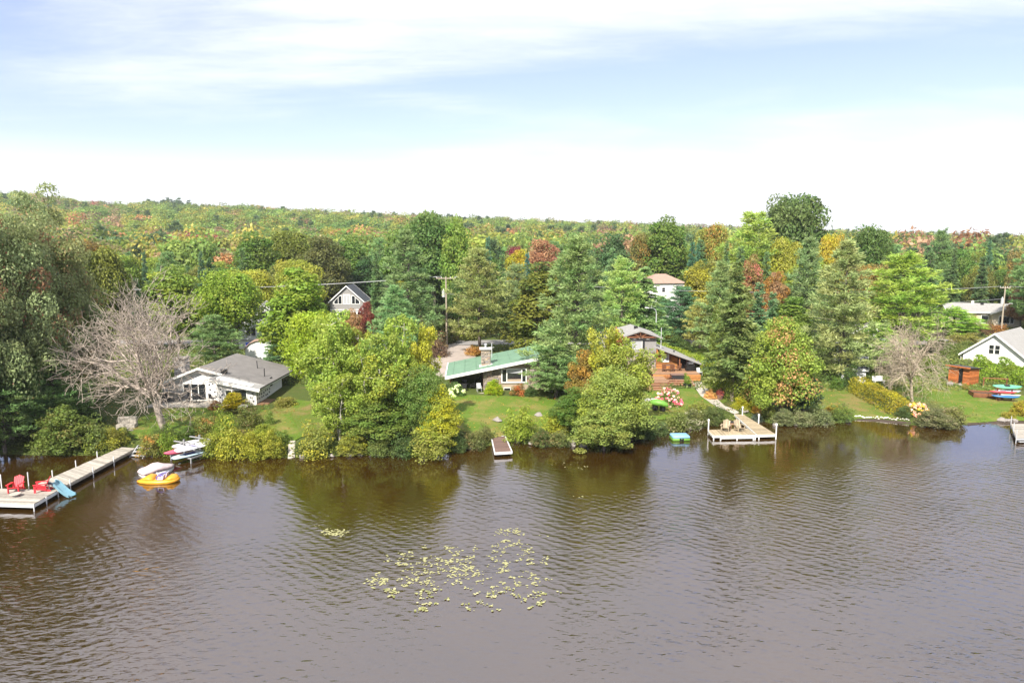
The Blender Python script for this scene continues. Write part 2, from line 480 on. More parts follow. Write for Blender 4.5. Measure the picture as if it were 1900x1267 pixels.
# ------------------------------------------------------------------ mesh helpers
class MB:
    def __init__(s): s.v, s.f, s.t = [], [], []
    def add(s, vs, fs, tint=None):
        b = len(s.v); s.v += [tuple(v) for v in vs]; t = random.random() if tint is None else tint
        for f in fs: s.f.append(tuple(i + b for i in f)); s.t.append(t)
        return s
    def box(s, x0, x1, y0, y1, z0, z1, tint=None):
        return s.add([(x0, y0, z0), (x1, y0, z0), (x1, y1, z0), (x0, y1, z0), (x0, y0, z1), (x1, y0, z1), (x1, y1, z1), (x0, y1, z1)],
                     [(3, 2, 1, 0), (4, 5, 6, 7), (0, 1, 5, 4), (1, 2, 6, 5), (2, 3, 7, 6), (3, 0, 4, 7)], tint)
    def obox(s, c, d, rx=0, ry=0, rz=0, tint=None):
        m = Matrix.Translation(c) @ Matrix.Rotation(rz, 4, 'Z') @ Matrix.Rotation(ry, 4, 'Y') @ Matrix.Rotation(rx, 4, 'X')
        h = [q / 2 for q in d]
        vs = [m @ Vector((a * h[0], b * h[1], e * h[2])) for e in (-1, 1) for a, b in ((-1, -1), (1, -1), (1, 1), (-1, 1))]
        return s.add(vs, [(3, 2, 1, 0), (4, 5, 6, 7), (0, 1, 5, 4), (1, 2, 6, 5), (2, 3, 7, 6), (3, 0, 4, 7)], tint)
    def slab(s, q, th, tint=None):
        """four corners of the top face (counter-clockwise from above) and a thickness below it"""
        top = [Vector(a) for a in q]; bot = [a - Vector((0, 0, th)) for a in top]
        return s.add(bot + top, [(3, 2, 1, 0), (4, 5, 6, 7), (0, 1, 5, 4), (1, 2, 6, 5), (2, 3, 7, 6), (3, 0, 4, 7)], tint)
    def prism(s, pts, d, tint=None):
        """planar outline pushed along vector d"""
        k = len(pts); a = [Vector(q) for q in pts]; b = [q + Vector(d) for q in a]
        return s.add(a + b, [tuple(range(k - 1, -1, -1)), tuple(range(k, 2 * k))] + [(i, (i + 1) % k, k + (i + 1) % k, k + i) for i in range(k)], tint)
    def tube(s, p0, p1, r0, r1=None, n=8, tint=None):
        p0, p1 = Vector(p0), Vector(p1); r1 = r0 if r1 is None else r1
        d = (p1 - p0).normalized(); a = d.orthogonal().normalized(); b = d.cross(a)
        vs = [p0 + (a * math.cos(2 * math.pi * i / n) + b * math.sin(2 * math.pi * i / n)) * r0 for i in range(n)] + \
             [p1 + (a * math.cos(2 * math.pi * i / n) + b * math.sin(2 * math.pi * i / n)) * r1 for i in range(n)]
        return s.add(vs, [tuple(range(n - 1, -1, -1)), tuple(range(n, 2 * n))] + [(i, (i + 1) % n, n + (i + 1) % n, n + i) for i in range(n)], tint)
    def path(s, pts, r, n=6):
        for a, b in zip(pts[:-1], pts[1:]): s.tube(a, b, r, r, n, 0.5)
        return s
    def loft(s, secs, n=12, tint=0.5):
        """secs: (x, half width, z bottom, z top, squareness)"""
        vs = []
        for x, w, zb, zt, q in secs:
            zc, zh = (zb + zt) / 2, (zt - zb) / 2
            for i in range(n):
                a = 2 * math.pi * i / n
                c, d = math.cos(a), math.sin(a)
                vs.append((x, w * math.copysign(abs(c) ** q, c), zc + zh * math.copysign(abs(d) ** q, d)))
        fs = []
        for k in range(len(secs) - 1):
            for i in range(n):
                j = (i + 1) % n
                fs.append((k * n + i, k * n + j, (k + 1) * n + j, (k + 1) * n + i))
        fs += [tuple(range(n)), tuple(range((len(secs) - 1) * n + n - 1, (len(secs) - 1) * n - 1, -1))]
        return s.add(vs, fs, tint)
    def mesh(s, name, mat, smooth=False):
        me = bpy.data.meshes.new(name)
        me.from_pydata(s.v, [], s.f)
        a = me.attributes.new('tint', 'FLOAT', 'FACE'); a.data.foreach_set('value', s.t)
        if smooth: me.polygons.foreach_set('use_smooth', [True] * len(me.polygons))
        bm = bmesh.new(); bm.from_mesh(me); bmesh.ops.recalc_face_normals(bm, faces=bm.faces); bm.to_mesh(me); bm.free()
        me.materials.append(mat)
        return me
    def build(s, name, mat, parent=None, smooth=False, kind=None, label=None):
        o = bpy.data.objects.new(name, s.mesh(name, mat, smooth)); C.objects.link(o)
        if parent: o.parent = parent
        if kind: o['kind'] = kind
        if label: o['label'] = label
        return o


def tag(o, label=None, cat=None, group=None, kind=None):
    if label: o['label'] = label
    if cat: o['category'] = cat
    if group: o['group'] = group
    if kind: o['kind'] = kind
    return o


def thing(name, label, cat, loc=(0, 0, 0), rz=0.0, group=None, scale=None):
    o = bpy.data.objects.new(name, None); C.objects.link(o)
    o.location = loc; o.rotation_euler = (0, 0, rz)
    o.empty_display_size = 0.3
    if scale is not None: o.scale = scale
    return tag(o, label, cat, group)


def put(name, mesh, parent=None, loc=(0, 0, 0), rz=0.0, scale=None):
    o = bpy.data.objects.new(name, mesh); C.objects.link(o)
    o.location = loc; o.rotation_euler = (0, 0, rz)
    if scale is not None: o.scale = scale
    if parent: o.parent = parent
    return o


def dup(root, loc, rz, label, group=None):
    r = root.copy(); C.objects.link(r); r.location = loc; r.rotation_euler = (0, 0, rz)
    r['label'] = label
    if group: r['group'] = group
    for ch in list(root.children):
        c = ch.copy(); C.objects.link(c); c.parent = r
        for g in list(ch.children):
            d = g.copy(); C.objects.link(d); d.parent = c
    return r


def np_mesh(name, V, F, mat, attrs, smooth=False):
    me = bpy.data.meshes.new(name)
    V = np.ascontiguousarray(V, np.float32); F = np.ascontiguousarray(F, np.int32)
    me.vertices.add(len(V)); me.vertices.foreach_set('co', V.ravel())
    me.loops.add(F.size); me.loops.foreach_set('vertex_index', F.ravel())
    me.polygons.add(len(F)); me.polygons.foreach_set('loop_start', np.arange(len(F), dtype=np.int32) * F.shape[1])
    if smooth: me.polygons.foreach_set('use_smooth', np.ones(len(F), bool))
    for k, a in attrs.items():
        at = me.attributes.new(k, 'FLOAT', 'FACE'); at.data.foreach_set('value', np.ascontiguousarray(a, np.float32))
    me.update(calc_edges=True)
    me.materials.append(mat)
    return me


# ------------------------------------------------------------------ foliage meshes
def unit(a): return a / np.maximum(np.linalg.norm(a, axis=-1, keepdims=True), 1e-9)


def cards(P, N, size, aspect, rng):
    """leaf-shaped quads at P facing N"""
    k = len(P); size = np.broadcast_to(np.asarray(size, float), (k,))[:, None]
    N = unit(N); T = unit(np.cross(N, unit(rng.normal(size=(k, 3))))); B = np.cross(N, T)
    V = np.stack([P - T * size * 0.5, P - B * size * 0.5 * aspect, P + T * size * 0.5, P + B * size * 0.5 * aspect], 1).reshape(-1, 3)
    return V, np.arange(4 * k).reshape(-1, 4)


def blades(P, D, length, width, rng):
    """narrow quads starting at P and running along D"""
    k = len(P); D = unit(D); S = unit(np.cross(D, rng.normal(size=(k, 3))))
    length = np.broadcast_to(np.asarray(length, float), (k,))[:, None]
    V = np.stack([P - S * width * 0.35, P + D * length * 0.55 - S * width * 0.5, P + D * length, P + D * length * 0.45 + S * width * 0.5], 1).reshape(-1, 3)
    return V, np.arange(4 * k).reshape(-1, 4)


def tubes(segs, n):
    """segs: rows of p0(3) p1(3) r0 r1 -> quads"""
    S = np.asarray(segs, float); p0, p1, r0, r1 = S[:, :3], S[:, 3:6], S[:, 6:7], S[:, 7:8]
    d = unit(p1 - p0); ref = np.where(np.abs(d[:, 2:3]) > 0.9, np.array([[1.0, 0, 0]]), np.array([[0, 0, 1.0]]))
    a = unit(np.cross(d, ref)); b = np.cross(d, a)
    V = []
    for i in range(n):
        c, s_ = math.cos(2 * math.pi * i / n), math.sin(2 * math.pi * i / n)
        V.append(p0 + (a * c + b * s_) * r0); V.append(p1 + (a * c + b * s_) * r1)
    V = np.stack(V, 1).reshape(-1, 3)
    base = np.arange(len(S))[:, None] * 2 * n
    F = np.concatenate([base + np.array([[2 * i, 2 * ((i + 1) % n), 2 * ((i + 1) % n) + 1, 2 * i + 1]]) for i in range(n)], 0)
    return V, F


def pack(name, parts, mat, attrs=None):
    """parts: (V, F, tint, clump)"""
    Vs, Fs, T, K, o = [], [], [], [], 0
    for V, F, t, c in parts:
        Vs.append(V); Fs.append(F + o); o += len(V)
        T.append(np.broadcast_to(t, (len(F),))); K.append(np.broadcast_to(c, (len(F),)))
    return np_mesh(name, np.concatenate(Vs), np.concatenate(Fs), mat, {'tint': np.concatenate(T), 'clump': np.concatenate(K)})


def wobble(p0, p1, k, amp, rng):
    t = np.linspace(0, 1, k + 1)[:, None]
    pts = np.asarray(p0) * (1 - t) + np.asarray(p1) * t
    pts[1:-1] += rng.normal(size=(k - 1, 3)) * amp
    return pts


def limb(segs, p0, p1, r0, r1, k, amp, rng):
    pts = wobble(p0, p1, k, amp, rng); rr = np.linspace(r0, r1, k + 1)
    for i in range(k): segs.append([*pts[i], *pts[i + 1], rr[i], rr[i + 1]])
    return pts


def clump_leaves(cen, rad, per, leaf, aspect, rng, flat=0.8, up=0.25, jit=0.55):
    K = len(cen)
    d = unit(rng.normal(size=(K, per, 3)) + np.array([0, 0, up]))
    r = rad[:, None, None] * rng.uniform(0.55, 1.05, (K, per, 1)) ** 0.7
    P = cen[:, None, :] + d * r * np.array([1, 1, flat])
    N = d + rng.normal(size=d.shape) * jit + np.array([0, 0, 0.25])
    V, F = cards(P.reshape(-1, 3), N.reshape(-1, 3), leaf * rng.uniform(0.6, 1.3, K * per), aspect, rng)
    cl = np.repeat(rng.uniform(size=K), per)
    return V, F, rng.uniform(size=K * per), np.clip(cl + rng.normal(size=K * per) * 0.08, 0, 1)


def broad_tree(seed, w=0.62, base=0.2, K=85, per=150, leaf=0.036, egg=0.45, rough=0.25, clump=0.16, mat='leaf'):
    """unit-height broadleaf tree: (trunk mesh, crown mesh)"""
    rng = np.random.default_rng(seed)
    d = unit(rng.normal(size=(K, 3)))
    rr = rng.uniform(0.35, 1.0, (K, 1)) ** 0.55 * (1 + rng.normal(size=(K, 1)) * rough * 0.4)
    lob = 1 + rough * np.sin(3 * np.arctan2(d[:, 1], d[:, 0]) + seed)[:, None] * 0.5
    H = (1 - base) / 2
    c = d * rr * lob * np.array([w / 2, w / 2, H]) * 0.84
    zt = (c[:, 2] + H) / (2 * H)
    c[:, :2] *= np.clip(1.18 - egg * zt[:, None] * 1.1, 0.25, 1.3)
    c[:, 2] += base + H
    rad = clump * w * rng.uniform(0.7, 1.35, K)
    V, F, t, cl = clump_leaves(c, rad, per, leaf, 0.62, rng)
    crown = pack('crown', [(V, F, t, cl)], M[mat])
    segs = []
    r = 0.017
    top = np.array([rng.normal() * 0.02, rng.normal() * 0.02, base + H * 1.2])
    tp = limb(segs, (0, 0, -0.02), top, r, r * 0.35, 6, 0.008, rng)
    for i in rng.choice(K, 14, replace=False):
        s = tp[rng.integers(2, 6)]
        limb(segs, s, c[i], r * 0.4, r * 0.1, 3, 0.012, rng)
    V, F = tubes(segs, 7)
    return pack('trunk', [(V, F, 0.5, 0.5)], M['bark']), crown


def birch_tree(seed, w=0.5, K=140, per=120, leaf=0.026, lean=0.05, droop=0.35):
    """airy crown with drooping sprays on thin limbs around a pale stem"""
    rng = np.random.default_rng(seed)
    segs = []; cen = []
    tips = []
    for s in range(2):
        ang = rng.uniform(0, 6.28); ln = lean + 0.05 * s
        tip = np.array([math.cos(ang) * ln * 1.6, math.sin(ang) * ln * 1.6, 0.97 - 0.13 * s])
        tp = limb(segs, (0.012 * s, 0, -0.02), tip, 0.0125 - 0.003 * s, 0.003, 9, 0.010, rng)
        for i in range(22):
            t = rng.uniform(0.22, 1.0); k = min(int(t * 9), 8); s0 = tp[k] * (1 - (t * 9 - k)) + tp[min(k + 1, 9)] * (t * 9 - k)
            a = rng.uniform(0, 6.28)
            L = w * 0.5 * (0.35 + 0.75 * math.sin(math.pi * (0.12 + 0.80 * (1 - (t - .22) / .78) ** 0.9))) * rng.uniform(0.6, 1.1)
            e = s0 + np.array([math.cos(a) * L, math.sin(a) * L, L * rng.uniform(-0.1, 0.7)])
            limb(segs, s0, e, 0.0035, 0.001, 3, 0.008, rng)
            for q in (0.45, 0.75, 1.0): cen.append(s0 + (e - s0) * q + rng.normal(size=3) * 0.014)
    cen = np.array(cen)
    sel = rng.permutation(len(cen))[:K]
    cen = cen[sel]
    rad = rng.uniform(0.038, 0.078, len(cen))
    V, F, t, cl = clump_leaves(cen, rad, per, leaf, 0.6, rng, flat=1.25, up=-0.1, jit=0.9)
    crown = pack('crown', [(V, F, t, cl)], M['leaf'])
    V, F = tubes(segs, 6)
    return pack('trunk', [(V, F, 0.5, 0.5)], M['bark']), crown


def pine_tree(seed, w=0.5, base=0.18, whorls=15, br=6, tuft=26, nl=0.045, rise=0.18, prof=None, layered=True, cone=0.0):
    """white pine: spreading limbs with flattened plates of needle tufts"""
    rng = np.random.default_rng(seed)
    segs = []; tp = limb(segs, (0, 0, -0.02), (rng.normal() * 0.01, rng.normal() * 0.01, 0.97), 0.016, 0.003, 8, 0.005, rng)
    P, D, CL, Lg = [], [], [], []
    for i in range(whorls):
        f = (i + rng.uniform(-0.25, 0.25)) / (whorls - 1); f = min(max(f, 0), 1)
        z = base + (0.98 - base) * f
        shape = (1 - f) ** 0.75 * (0.6 + 0.4 * min(1, f * 4 + 0.3)) if cone else (0.35 + 0.65 * math.sin(math.pi * min(1, 0.25 + 0.8 * f * 0.85))) * (1 - 0.62 * f ** 2.2)
        for b in range(br):
            a = 6.28 * (b / br) + rng.uniform(-0.5, 0.5) + i * 1.1
            L = w * 0.5 * shape * (rng.uniform(0.42, 1.25) if cone else rng.uniform(0.55, 1.12)) + 0.015
            e = np.array([math.cos(a) * L, math.sin(a) * L, L * (rise + 0.35 * f) + rng.normal() * 0.01])
            s0 = np.array([0, 0, z])
            limb(segs, s0, s0 + e, 0.0038, 0.001, 2, 0.004, rng)
            nt = max(3, int(9 * L / (w * 0.5)))
            cl = rng.uniform()
            for q in range(nt):
                tq = rng.uniform(0.3, 1.05)
                side = np.array([-math.sin(a), math.cos(a), 0]) * rng.normal() * L * 0.20 * (1.2 - tq * 0.5)
                c = s0 + e * tq + side + np.array([0, 0, rng.normal() * 0.006 + 0.006])
                dirs = unit(rng.normal(size=(tuft, 3)) * np.array([1, 1, 0.55 if layered else 0.9]) + np.array([math.cos(a) * 0.7, math.sin(a) * 0.7, 0.55]))
                P.append(np.repeat(c[None], tuft, 0) + rng.normal(size=(tuft, 3)) * 0.010); D.append(dirs)
                CL.append(np.full(tuft, cl)); Lg.append(rng.uniform(0.6, 1.2, tuft) * nl)
    P, D, CL, Lg = map(np.concatenate, (P, D, CL, Lg))
    V, F = blades(P, D, Lg, nl * 0.24, rng)
    crown = pack('crown', [(V, F, rng.uniform(size=len(F)), CL)], M['needle'])
    V, F = tubes(segs, 6)
    return pack('trunk', [(V, F, 0.5, 0.5)], M['bark']), crown


def spruce_tree(seed, w=0.38, base=0.06, whorls=24, br=8, tuft=11, nl=0.036, droop=0.35, power=0.85, ragged=0.5):
    """conical spruce or fir: tiers of drooping branches, each hung with short sprays"""
    rng = np.random.default_rng(seed)
    segs = []; limb(segs, (0, 0, -0.02), (0, 0, 0.99), 0.014, 0.0015, 6, 0.002, rng)
    P, D, CL, Lg = [], [], [], []
    for i in range(whorls):
        f = i / (whorls - 1); z = base + (0.985 - base) * f ** 0.92
        R0 = w * 0.5 * (1 - f) ** power + 0.012
        for b in range(br if f < 0.8 else max(4, br - 3)):
            a = rng.uniform(0, 6.28); L = R0 * rng.uniform(1 - ragged, 1 + ragged * 0.5); cl = rng.uniform()
            zz = z + rng.normal() * 0.008
            nt = max(2, int(10 * L / (w * 0.5)) + 1)
            for q in range(nt):
                tq = (q + rng.uniform(0.2, 0.9)) / nt
                dz = L * (0.22 * tq - droop * tq ** 2 + 0.16 * max(0, tq - 0.75))
                c = np.array([math.cos(a) * L * tq, math.sin(a) * L * tq, zz + dz])
                side = np.array([-math.sin(a), math.cos(a), 0])
                k = tuft
                sd = rng.normal(size=(k, 1))
                dirs = unit(np.array([math.cos(a), math.sin(a), -0.12])[None] + side[None] * sd * 0.9 + rng.normal(size=(k, 3)) * 0.35)
                P.append(c[None] + side[None] * rng.normal(size=(k, 1)) * L * 0.10 + rng.normal(size=(k, 3)) * 0.005); D.append(dirs)
                CL.append(np.full(k, cl)); Lg.append(rng.uniform(0.6, 1.25, k) * nl)
            if b % 3 == 0: limb(segs, (0, 0, zz), (math.cos(a) * L * 0.9, math.sin(a) * L * 0.9, zz + L * (0.2 - droop * 0.8)), 0.0025, 0.0008, 2, 0.002, rng)
    P, D, CL, Lg = map(np.concatenate, (P, D, CL, Lg))
    V, F = blades(P, D, Lg, nl * 0.34, rng)
    crown = pack('crown', [(V, F, rng.uniform(size=len(F)), CL)], M['needle'])
    V, F = tubes(segs, 6)
    return pack('trunk', [(V, F, 0.5, 0.5)], M['bark']), crown


def bare_tree(seed, spread=1.0, weep=False):
    """leafless tree: stem and limbs in one mesh, fine twigs in another"""
    rng = np.random.default_rng(seed)
    big, fine = [], []
    def grow(p, d, L, r, lev):
        k = 3 if lev < 3 else 2
        q = p; dd = d
        for i in range(k):
            dd = unit(dd + rng.normal(size=3) * (0.14 if lev < 2 else 0.3) + np.array([0, 0, (-0.10 if weep and lev > 2 else 0.05)]))
            e = q + dd * L / k
            ra, rb = r * (1 - 0.4 * i / k), r * (1 - 0.4 * (i + 1) / k)
            (big if lev < 3 else fine).append([*q, *e, ra, rb])
            q = e
            if lev < 5 and i >= (0 if lev else 1):
                for _ in range(2 if lev else 3):
                    if lev >= 3 and rng.uniform() < (.58 if weep else .52): continue
                    ax = unit(np.cross(dd, rng.normal(size=3))); an = rng.uniform(0.45, 1.0) * (1.1 if lev == 0 else 0.85)
                    nd_ = unit(dd * math.cos(an) + ax * math.sin(an))
                    grow(q - dd * L / k * rng.uniform(0, 0.6), nd_, L * rng.uniform(0.55, 0.78), max(rb * 0.62, 0.0011), lev + 1)
        if lev < 5: grow(q, unit(dd + rng.normal(size=3) * 0.25), L * 0.66, rb * 0.85, lev + 1)
    segs0 = limb(big, (0.03, 0, -0.02), (-0.03, 0, 0.2), 0.024, 0.017, 3, 0.004, rng)
    for i in range(5):
        a = 6.28 * i / 5 + rng.uniform(-0.3, 0.3)
        tilt = rng.uniform(0.35, 0.95) if i else 0.05
        grow(np.array([-0.03 + 0.0, 0, 0.2]) + rng.normal(size=3) * 0.006, unit(np.array([math.cos(a) * tilt, math.sin(a) * tilt, 0.75 if not weep else 0.6])), 0.30 * (1 if i else 1.1), 0.016 if weep else 0.012, 1)
    big, fine = np.array(big), np.array(fine)
    allz = np.concatenate([big[:, 5], fine[:, 5]]); s = 1.0 / allz.max()
    for A in (big, fine): A[:, [0, 1, 3, 4]] *= s * spread; A[:, [2, 5]] *= s
    V, F = tubes(big, 6)
    t = pack('trunk', [(V, F, 0.5, 0.5)], M['bark'])
    fine[:, 6:8] = np.maximum(fine[:, 6:8] * .8, 0.0010)
    V, F = tubes(fine, 3)
    c = pack('crown', [(V, F, 0.5, 0.5)], M['bark'])
    return t, c


def bush_mesh(seed, K=46, per=60, leaf=0.075, clump=0.20, rough=0.25, top=1.0, blossoms=0):
    """unit bush: about 1 wide, 1 high, foot at z = 0"""
    rng = np.random.default_rng(seed)
    d = unit(rng.normal(size=(K, 3))); d[:, 2] = np.abs(d[:, 2])
    rr = rng.uniform(0.55, 1.0, (K, 1)) * (1 + rng.normal(size=(K, 1)) * rough * 0.35)
    c = d * rr * np.array([0.40, 0.40, 0.80]); c[:, 2] += 0.06
    rad = clump * rng.uniform(0.7, 1.25, K)
    return pack('shrub', [clump_leaves(c, rad, per, leaf, 0.65, rng, flat=0.9)], M['leaf'])


def hedge_mesh(path, w, h, dens, leaf, seed, rough=0.12):
    """clipped hedge along world points path -> mesh in world coordinates relative to the first point"""
    rng = np.random.default_rng(seed)
    P, N = [], []
    for a, b in zip(path[:-1], path[1:]):
        a, b = np.array(a), np.array(b); L = np.linalg.norm((b - a)[:2]); k = int(L * (w + 2 * h) * dens)
        t = rng.uniform(0, 1, (k, 1)); s = rng.uniform(0, w + 2 * h, k)
        d = unit((b - a) * np.array([1, 1, 0])); nn = np.array([-d[1], d[0], 0])
        off = np.where(s < h, -w / 2, np.where(s < h + w, s - h - w / 2, w / 2))
        z = np.where(s < h, s, np.where(s < h + w, h, w + 2 * h - s))
        rnd = np.where(z > h - 0.25, 1 - 0.35 * (z - h + 0.25) / 0.25 * (np.abs(off) > w * 0.4), 1)
        bul = 1 + rough * np.sin(t[:, 0] * L * 2.3 + seed) * np.sin(z * 3)
        p = a + (b - a) * t + nn * (off * rnd * bul)[:, None]
        p[:, 2] = (a + (b - a) * t)[:, 2] + z * (1 + 0.5 * rough * np.sin(t[:, 0] * L * 1.7 + 1)) + rng.normal(size=k) * 0.05
        nv = np.where((s < h)[:, None], -nn, np.where((s < h + w)[:, None], np.array([0, 0, 1.0]), nn))
        P.append(p + rng.normal(size=p.shape) * 0.06); N.append(nv + rng.normal(size=p.shape) * 0.5)
    for q, sg in ((path[0], -1), (path[-1], 1)):          # ends
        k = int(w * h * dens); a, b = np.array(path[-2 if sg > 0 else 0]), np.array(path[-1 if sg > 0 else 1])
        d = unit((b - a) * np.array([1, 1, 0])); nn = np.array([-d[1], d[0], 0])
        p = np.array(q) + nn * rng.uniform(-w / 2, w / 2, (k, 1)); p[:, 2] += rng.uniform(0, h, k)
        P.append(p + rng.normal(size=p.shape) * 0.06); N.append(d * sg + rng.normal(size=p.shape) * 0.5)
    P, N = np.concatenate(P) - np.array(path[0]), np.concatenate(N)
    V, F = cards(P, N, leaf * rng.uniform(0.6, 1.3, len(P)), 0.65, rng)
    cl = 0.5 + 0.5 * np.sin(P[:, 0] * 1.9 + seed) * np.sin(P[:, 2] * 2.3 + P[:, 1])
    return pack('hedge', [(V, F, rng.uniform(size=len(F)), cl)], M['leaf'])


# ------------------------------------------------------------------ the setting: lake, ground, lawns, road
def grid_mesh(name, xs, ys, zf, mat):
    X, Y = np.meshgrid(xs, ys)
    Z = zf(X, Y)
    V = np.stack([X, Y, Z], -1).reshape(-1, 3)
    nx, ny = len(xs), len(ys)
    i = np.arange((ny - 1) * (nx - 1)); r, c = i // (nx - 1), i % (nx - 1)
    a = r * nx + c
    F = np.stack([a, a + 1, a + nx + 1, a + nx], 1)
    return np_mesh(name, V, F, mat, {}, smooth=True)


xs = np.concatenate([np.linspace(-3000, -260, 30), np.arange(-250, -80, 5), np.arange(-80, 100, 0.9), np.arange(100, 251, 5), np.linspace(260, 3000, 30)])
ys = np.concatenate([np.arange(36, 112, 0.9), np.arange(112, 260, 3.5), np.arange(265, 1000, 18), np.linspace(1010, 4200, 40)])
tag(put('ground', grid_mesh('ground', xs, ys, elev_np, M['ground'])), kind='structure')
tag(put('water', grid_mesh('water', np.linspace(-400, 400, 9), np.linspace(-300, 75, 5), lambda a, b: a * 0, M['water'])), kind='structure')


def drape(name, pts, dz, mat, res=0.9, kind='structure'):
    """a sheet with outline pts (world x, y) laid dz above the ground"""
    bm = bmesh.new()
    f = bm.faces.new([bm.verts.new((p[0], p[1], 0)) for p in pts])
    x0, x1 = min(p[0] for p in pts), max(p[0] for p in pts); y0, y1 = min(p[1] for p in pts), max(p[1] for p in pts)
    bmesh.ops.triangulate(bm, faces=[f])
    for ax, a, b in ((0, x0, x1), (1, y0, y1)):
        k = a + res
        while k < b:
            co = [0, 0, 0]; no = [0, 0, 0]; co[ax] = k; no[ax] = 1
            bmesh.ops.bisect_plane(bm, geom=bm.verts[:] + bm.edges[:] + bm.faces[:], plane_co=co, plane_no=no)
            k += res
    bm.normal_update()
    for v in bm.verts: v.co.z = elev(v.co.x, v.co.y) + dz
    for q in bm.faces:
        if q.normal.z < 0: q.normal_flip()
    me = bpy.data.meshes.new(name); bm.to_mesh(me); bm.free()
    me.polygons.foreach_set('use_smooth', [True] * len(me.polygons))
    me.materials.append(mat)
    return tag(put(name, me), kind=kind)


def gp(*uv): return [G(u, v).xy for u, v in uv]


drape('lawn', gp((225, 812), (262, 775), (305, 758), (415, 757), (500, 762), (545, 742), (600, 748), (655, 775), (640, 808), (560, 812), (530, 838), (470, 815), (360, 815), (290, 822)), 0.06, M['lawn'])
drape('lawn', gp((540, 770), (575, 752), (640, 775), (632, 806), (560, 812)), 0.10, M['lawn_dry'])
drape('lawn', gp((835, 737), (870, 734), (1000, 736), (1060, 752), (1040, 790), (985, 815), (905, 818), (850, 800)), 0.06, M['lawn'])
drape('lawn', gp((1195, 728), (1285, 721), (1325, 745), (1335, 762), (1250, 778), (1200, 782)), 0.06, M['lawn'])
drape('lawn', gp((1308, 700), (1322, 702), (1350, 745), (1338, 752)), 0.06, M['lawn_dry'])
drape('lawn', gp((1490, 712), (1560, 700), (1600, 735), (1672, 776), (1610, 778), (1560, 775), (1500, 765)), 0.06, M['lawn_dry'])
drape('lawn', gp((1590, 700), (1650, 690), (1765, 695), (1900, 735), (1920, 782), (1850, 783), (1790, 786), (1730, 768), (1690, 760)), 0.06, M['lawn'])
drape('lawn', gp((1235, 650), (1310, 646), (1345, 660), (1310, 680)), 0.06, M['lawn'])
drape('lawn', gp((1760, 606), (1860, 603), (1890, 615), (1770, 618)), 0.06, M['lawn'])
drape('beach', gp((1590, 779), (1630, 778), (1690, 784), (1690, 788), (1640, 784), (1590, 782)), 0.03, M['soil'])
drape('beach', gp((1795, 785), (1850, 781), (1900, 783), (1900, 788), (1840, 786), (1795, 790)), 0.03, M['soil'])
# the road behind the houses, the driveway beside the green roof, paths
ROAD_Y = 107.0
drape('road', [(-140, ROAD_Y + 2), (-60, ROAD_Y - 1), (-12, ROAD_Y - 1), (30, ROAD_Y + 0.5), (80, ROAD_Y + 3), (160, ROAD_Y + 6), (160, ROAD_Y + 12), (80, ROAD_Y + 9), (30, ROAD_Y + 6.5), (-12, ROAD_Y + 5), (-60, ROAD_Y + 5), (-140, ROAD_Y + 8)], 0.08, M['asphalt'], 2.0)
drape('driveway', [(-12.5, 79), (-4.5, 84.8), (-4.5, 90), (-6.5, ROAD_Y - 1.2), (-10.5, ROAD_Y - 1.2), (-13.5, 92)], 0.07, M['driveway'], 1.5)
drape('footpath', gp((1276, 700), (1292, 700), (1322, 733), (1345, 755), (1372, 768), (1362, 770), (1330, 757), (1300, 736)), 0.09, M['concrete'])
drape('footpath', gp((536, 820), (548, 820), (547, 850), (534, 852)), 0.09, M['concrete'])
drape('footpath', gp((1770, 611), (1840, 609), (1842, 612), (1770, 614)), 0.10, M['concrete'])


# ------------------------------------------------------------------ house builders
def stonework(x0, x1, z0, z1, y, size, proud=0.06, clip=None, holes=(), mb=None, axis='x'):
    """irregular rounded stones on a wall face at y, looking towards -y (or on a wall facing +x when axis is 'y')"""
    mb = mb or MB(); z = z0
    while z < z1 - 0.03:
        h = min(size * random.uniform(0.55, 1.0), z1 - z); x = x0 - random.uniform(0, size)
        while x < x1:
            w = size * random.uniform(0.7, 1.9); a, b = max(x, x0), min(x + w, x1)
            x += w
            if b - a < 0.06: continue
            cx, cz = (a + b) / 2, z + h / 2
            if clip and not clip(cx, z + h): continue
            if any(p < cx < q and r < cz < s for p, q, r, s in holes): continue
            g = 0.018; d = proud * random.uniform(0.5, 1.2); jj = lambda: random.uniform(-0.03, 0.03) * size * 2
            o = [(a + g, z + g), (b - g, z + g), (b - g, z + h - g), (a + g, z + h - g)]
            i = [(p + (cx - p) * 0.28 + jj(), q + (cz - q) * 0.28 + jj()) for p, q in o]
            vs = [(p, y, q) for p, q in o] + [(p, y - d, q) for p, q in i]
            if axis == 'y': vs = [(y - (v[1] - y), v[0], v[2]) for v in vs]
            mb.add(vs, [(4, 5, 6, 7), (0, 1, 5, 4), (1, 2, 6, 5), (2, 3, 7, 6), (3, 0, 4, 7)])
        z += h
    return mb


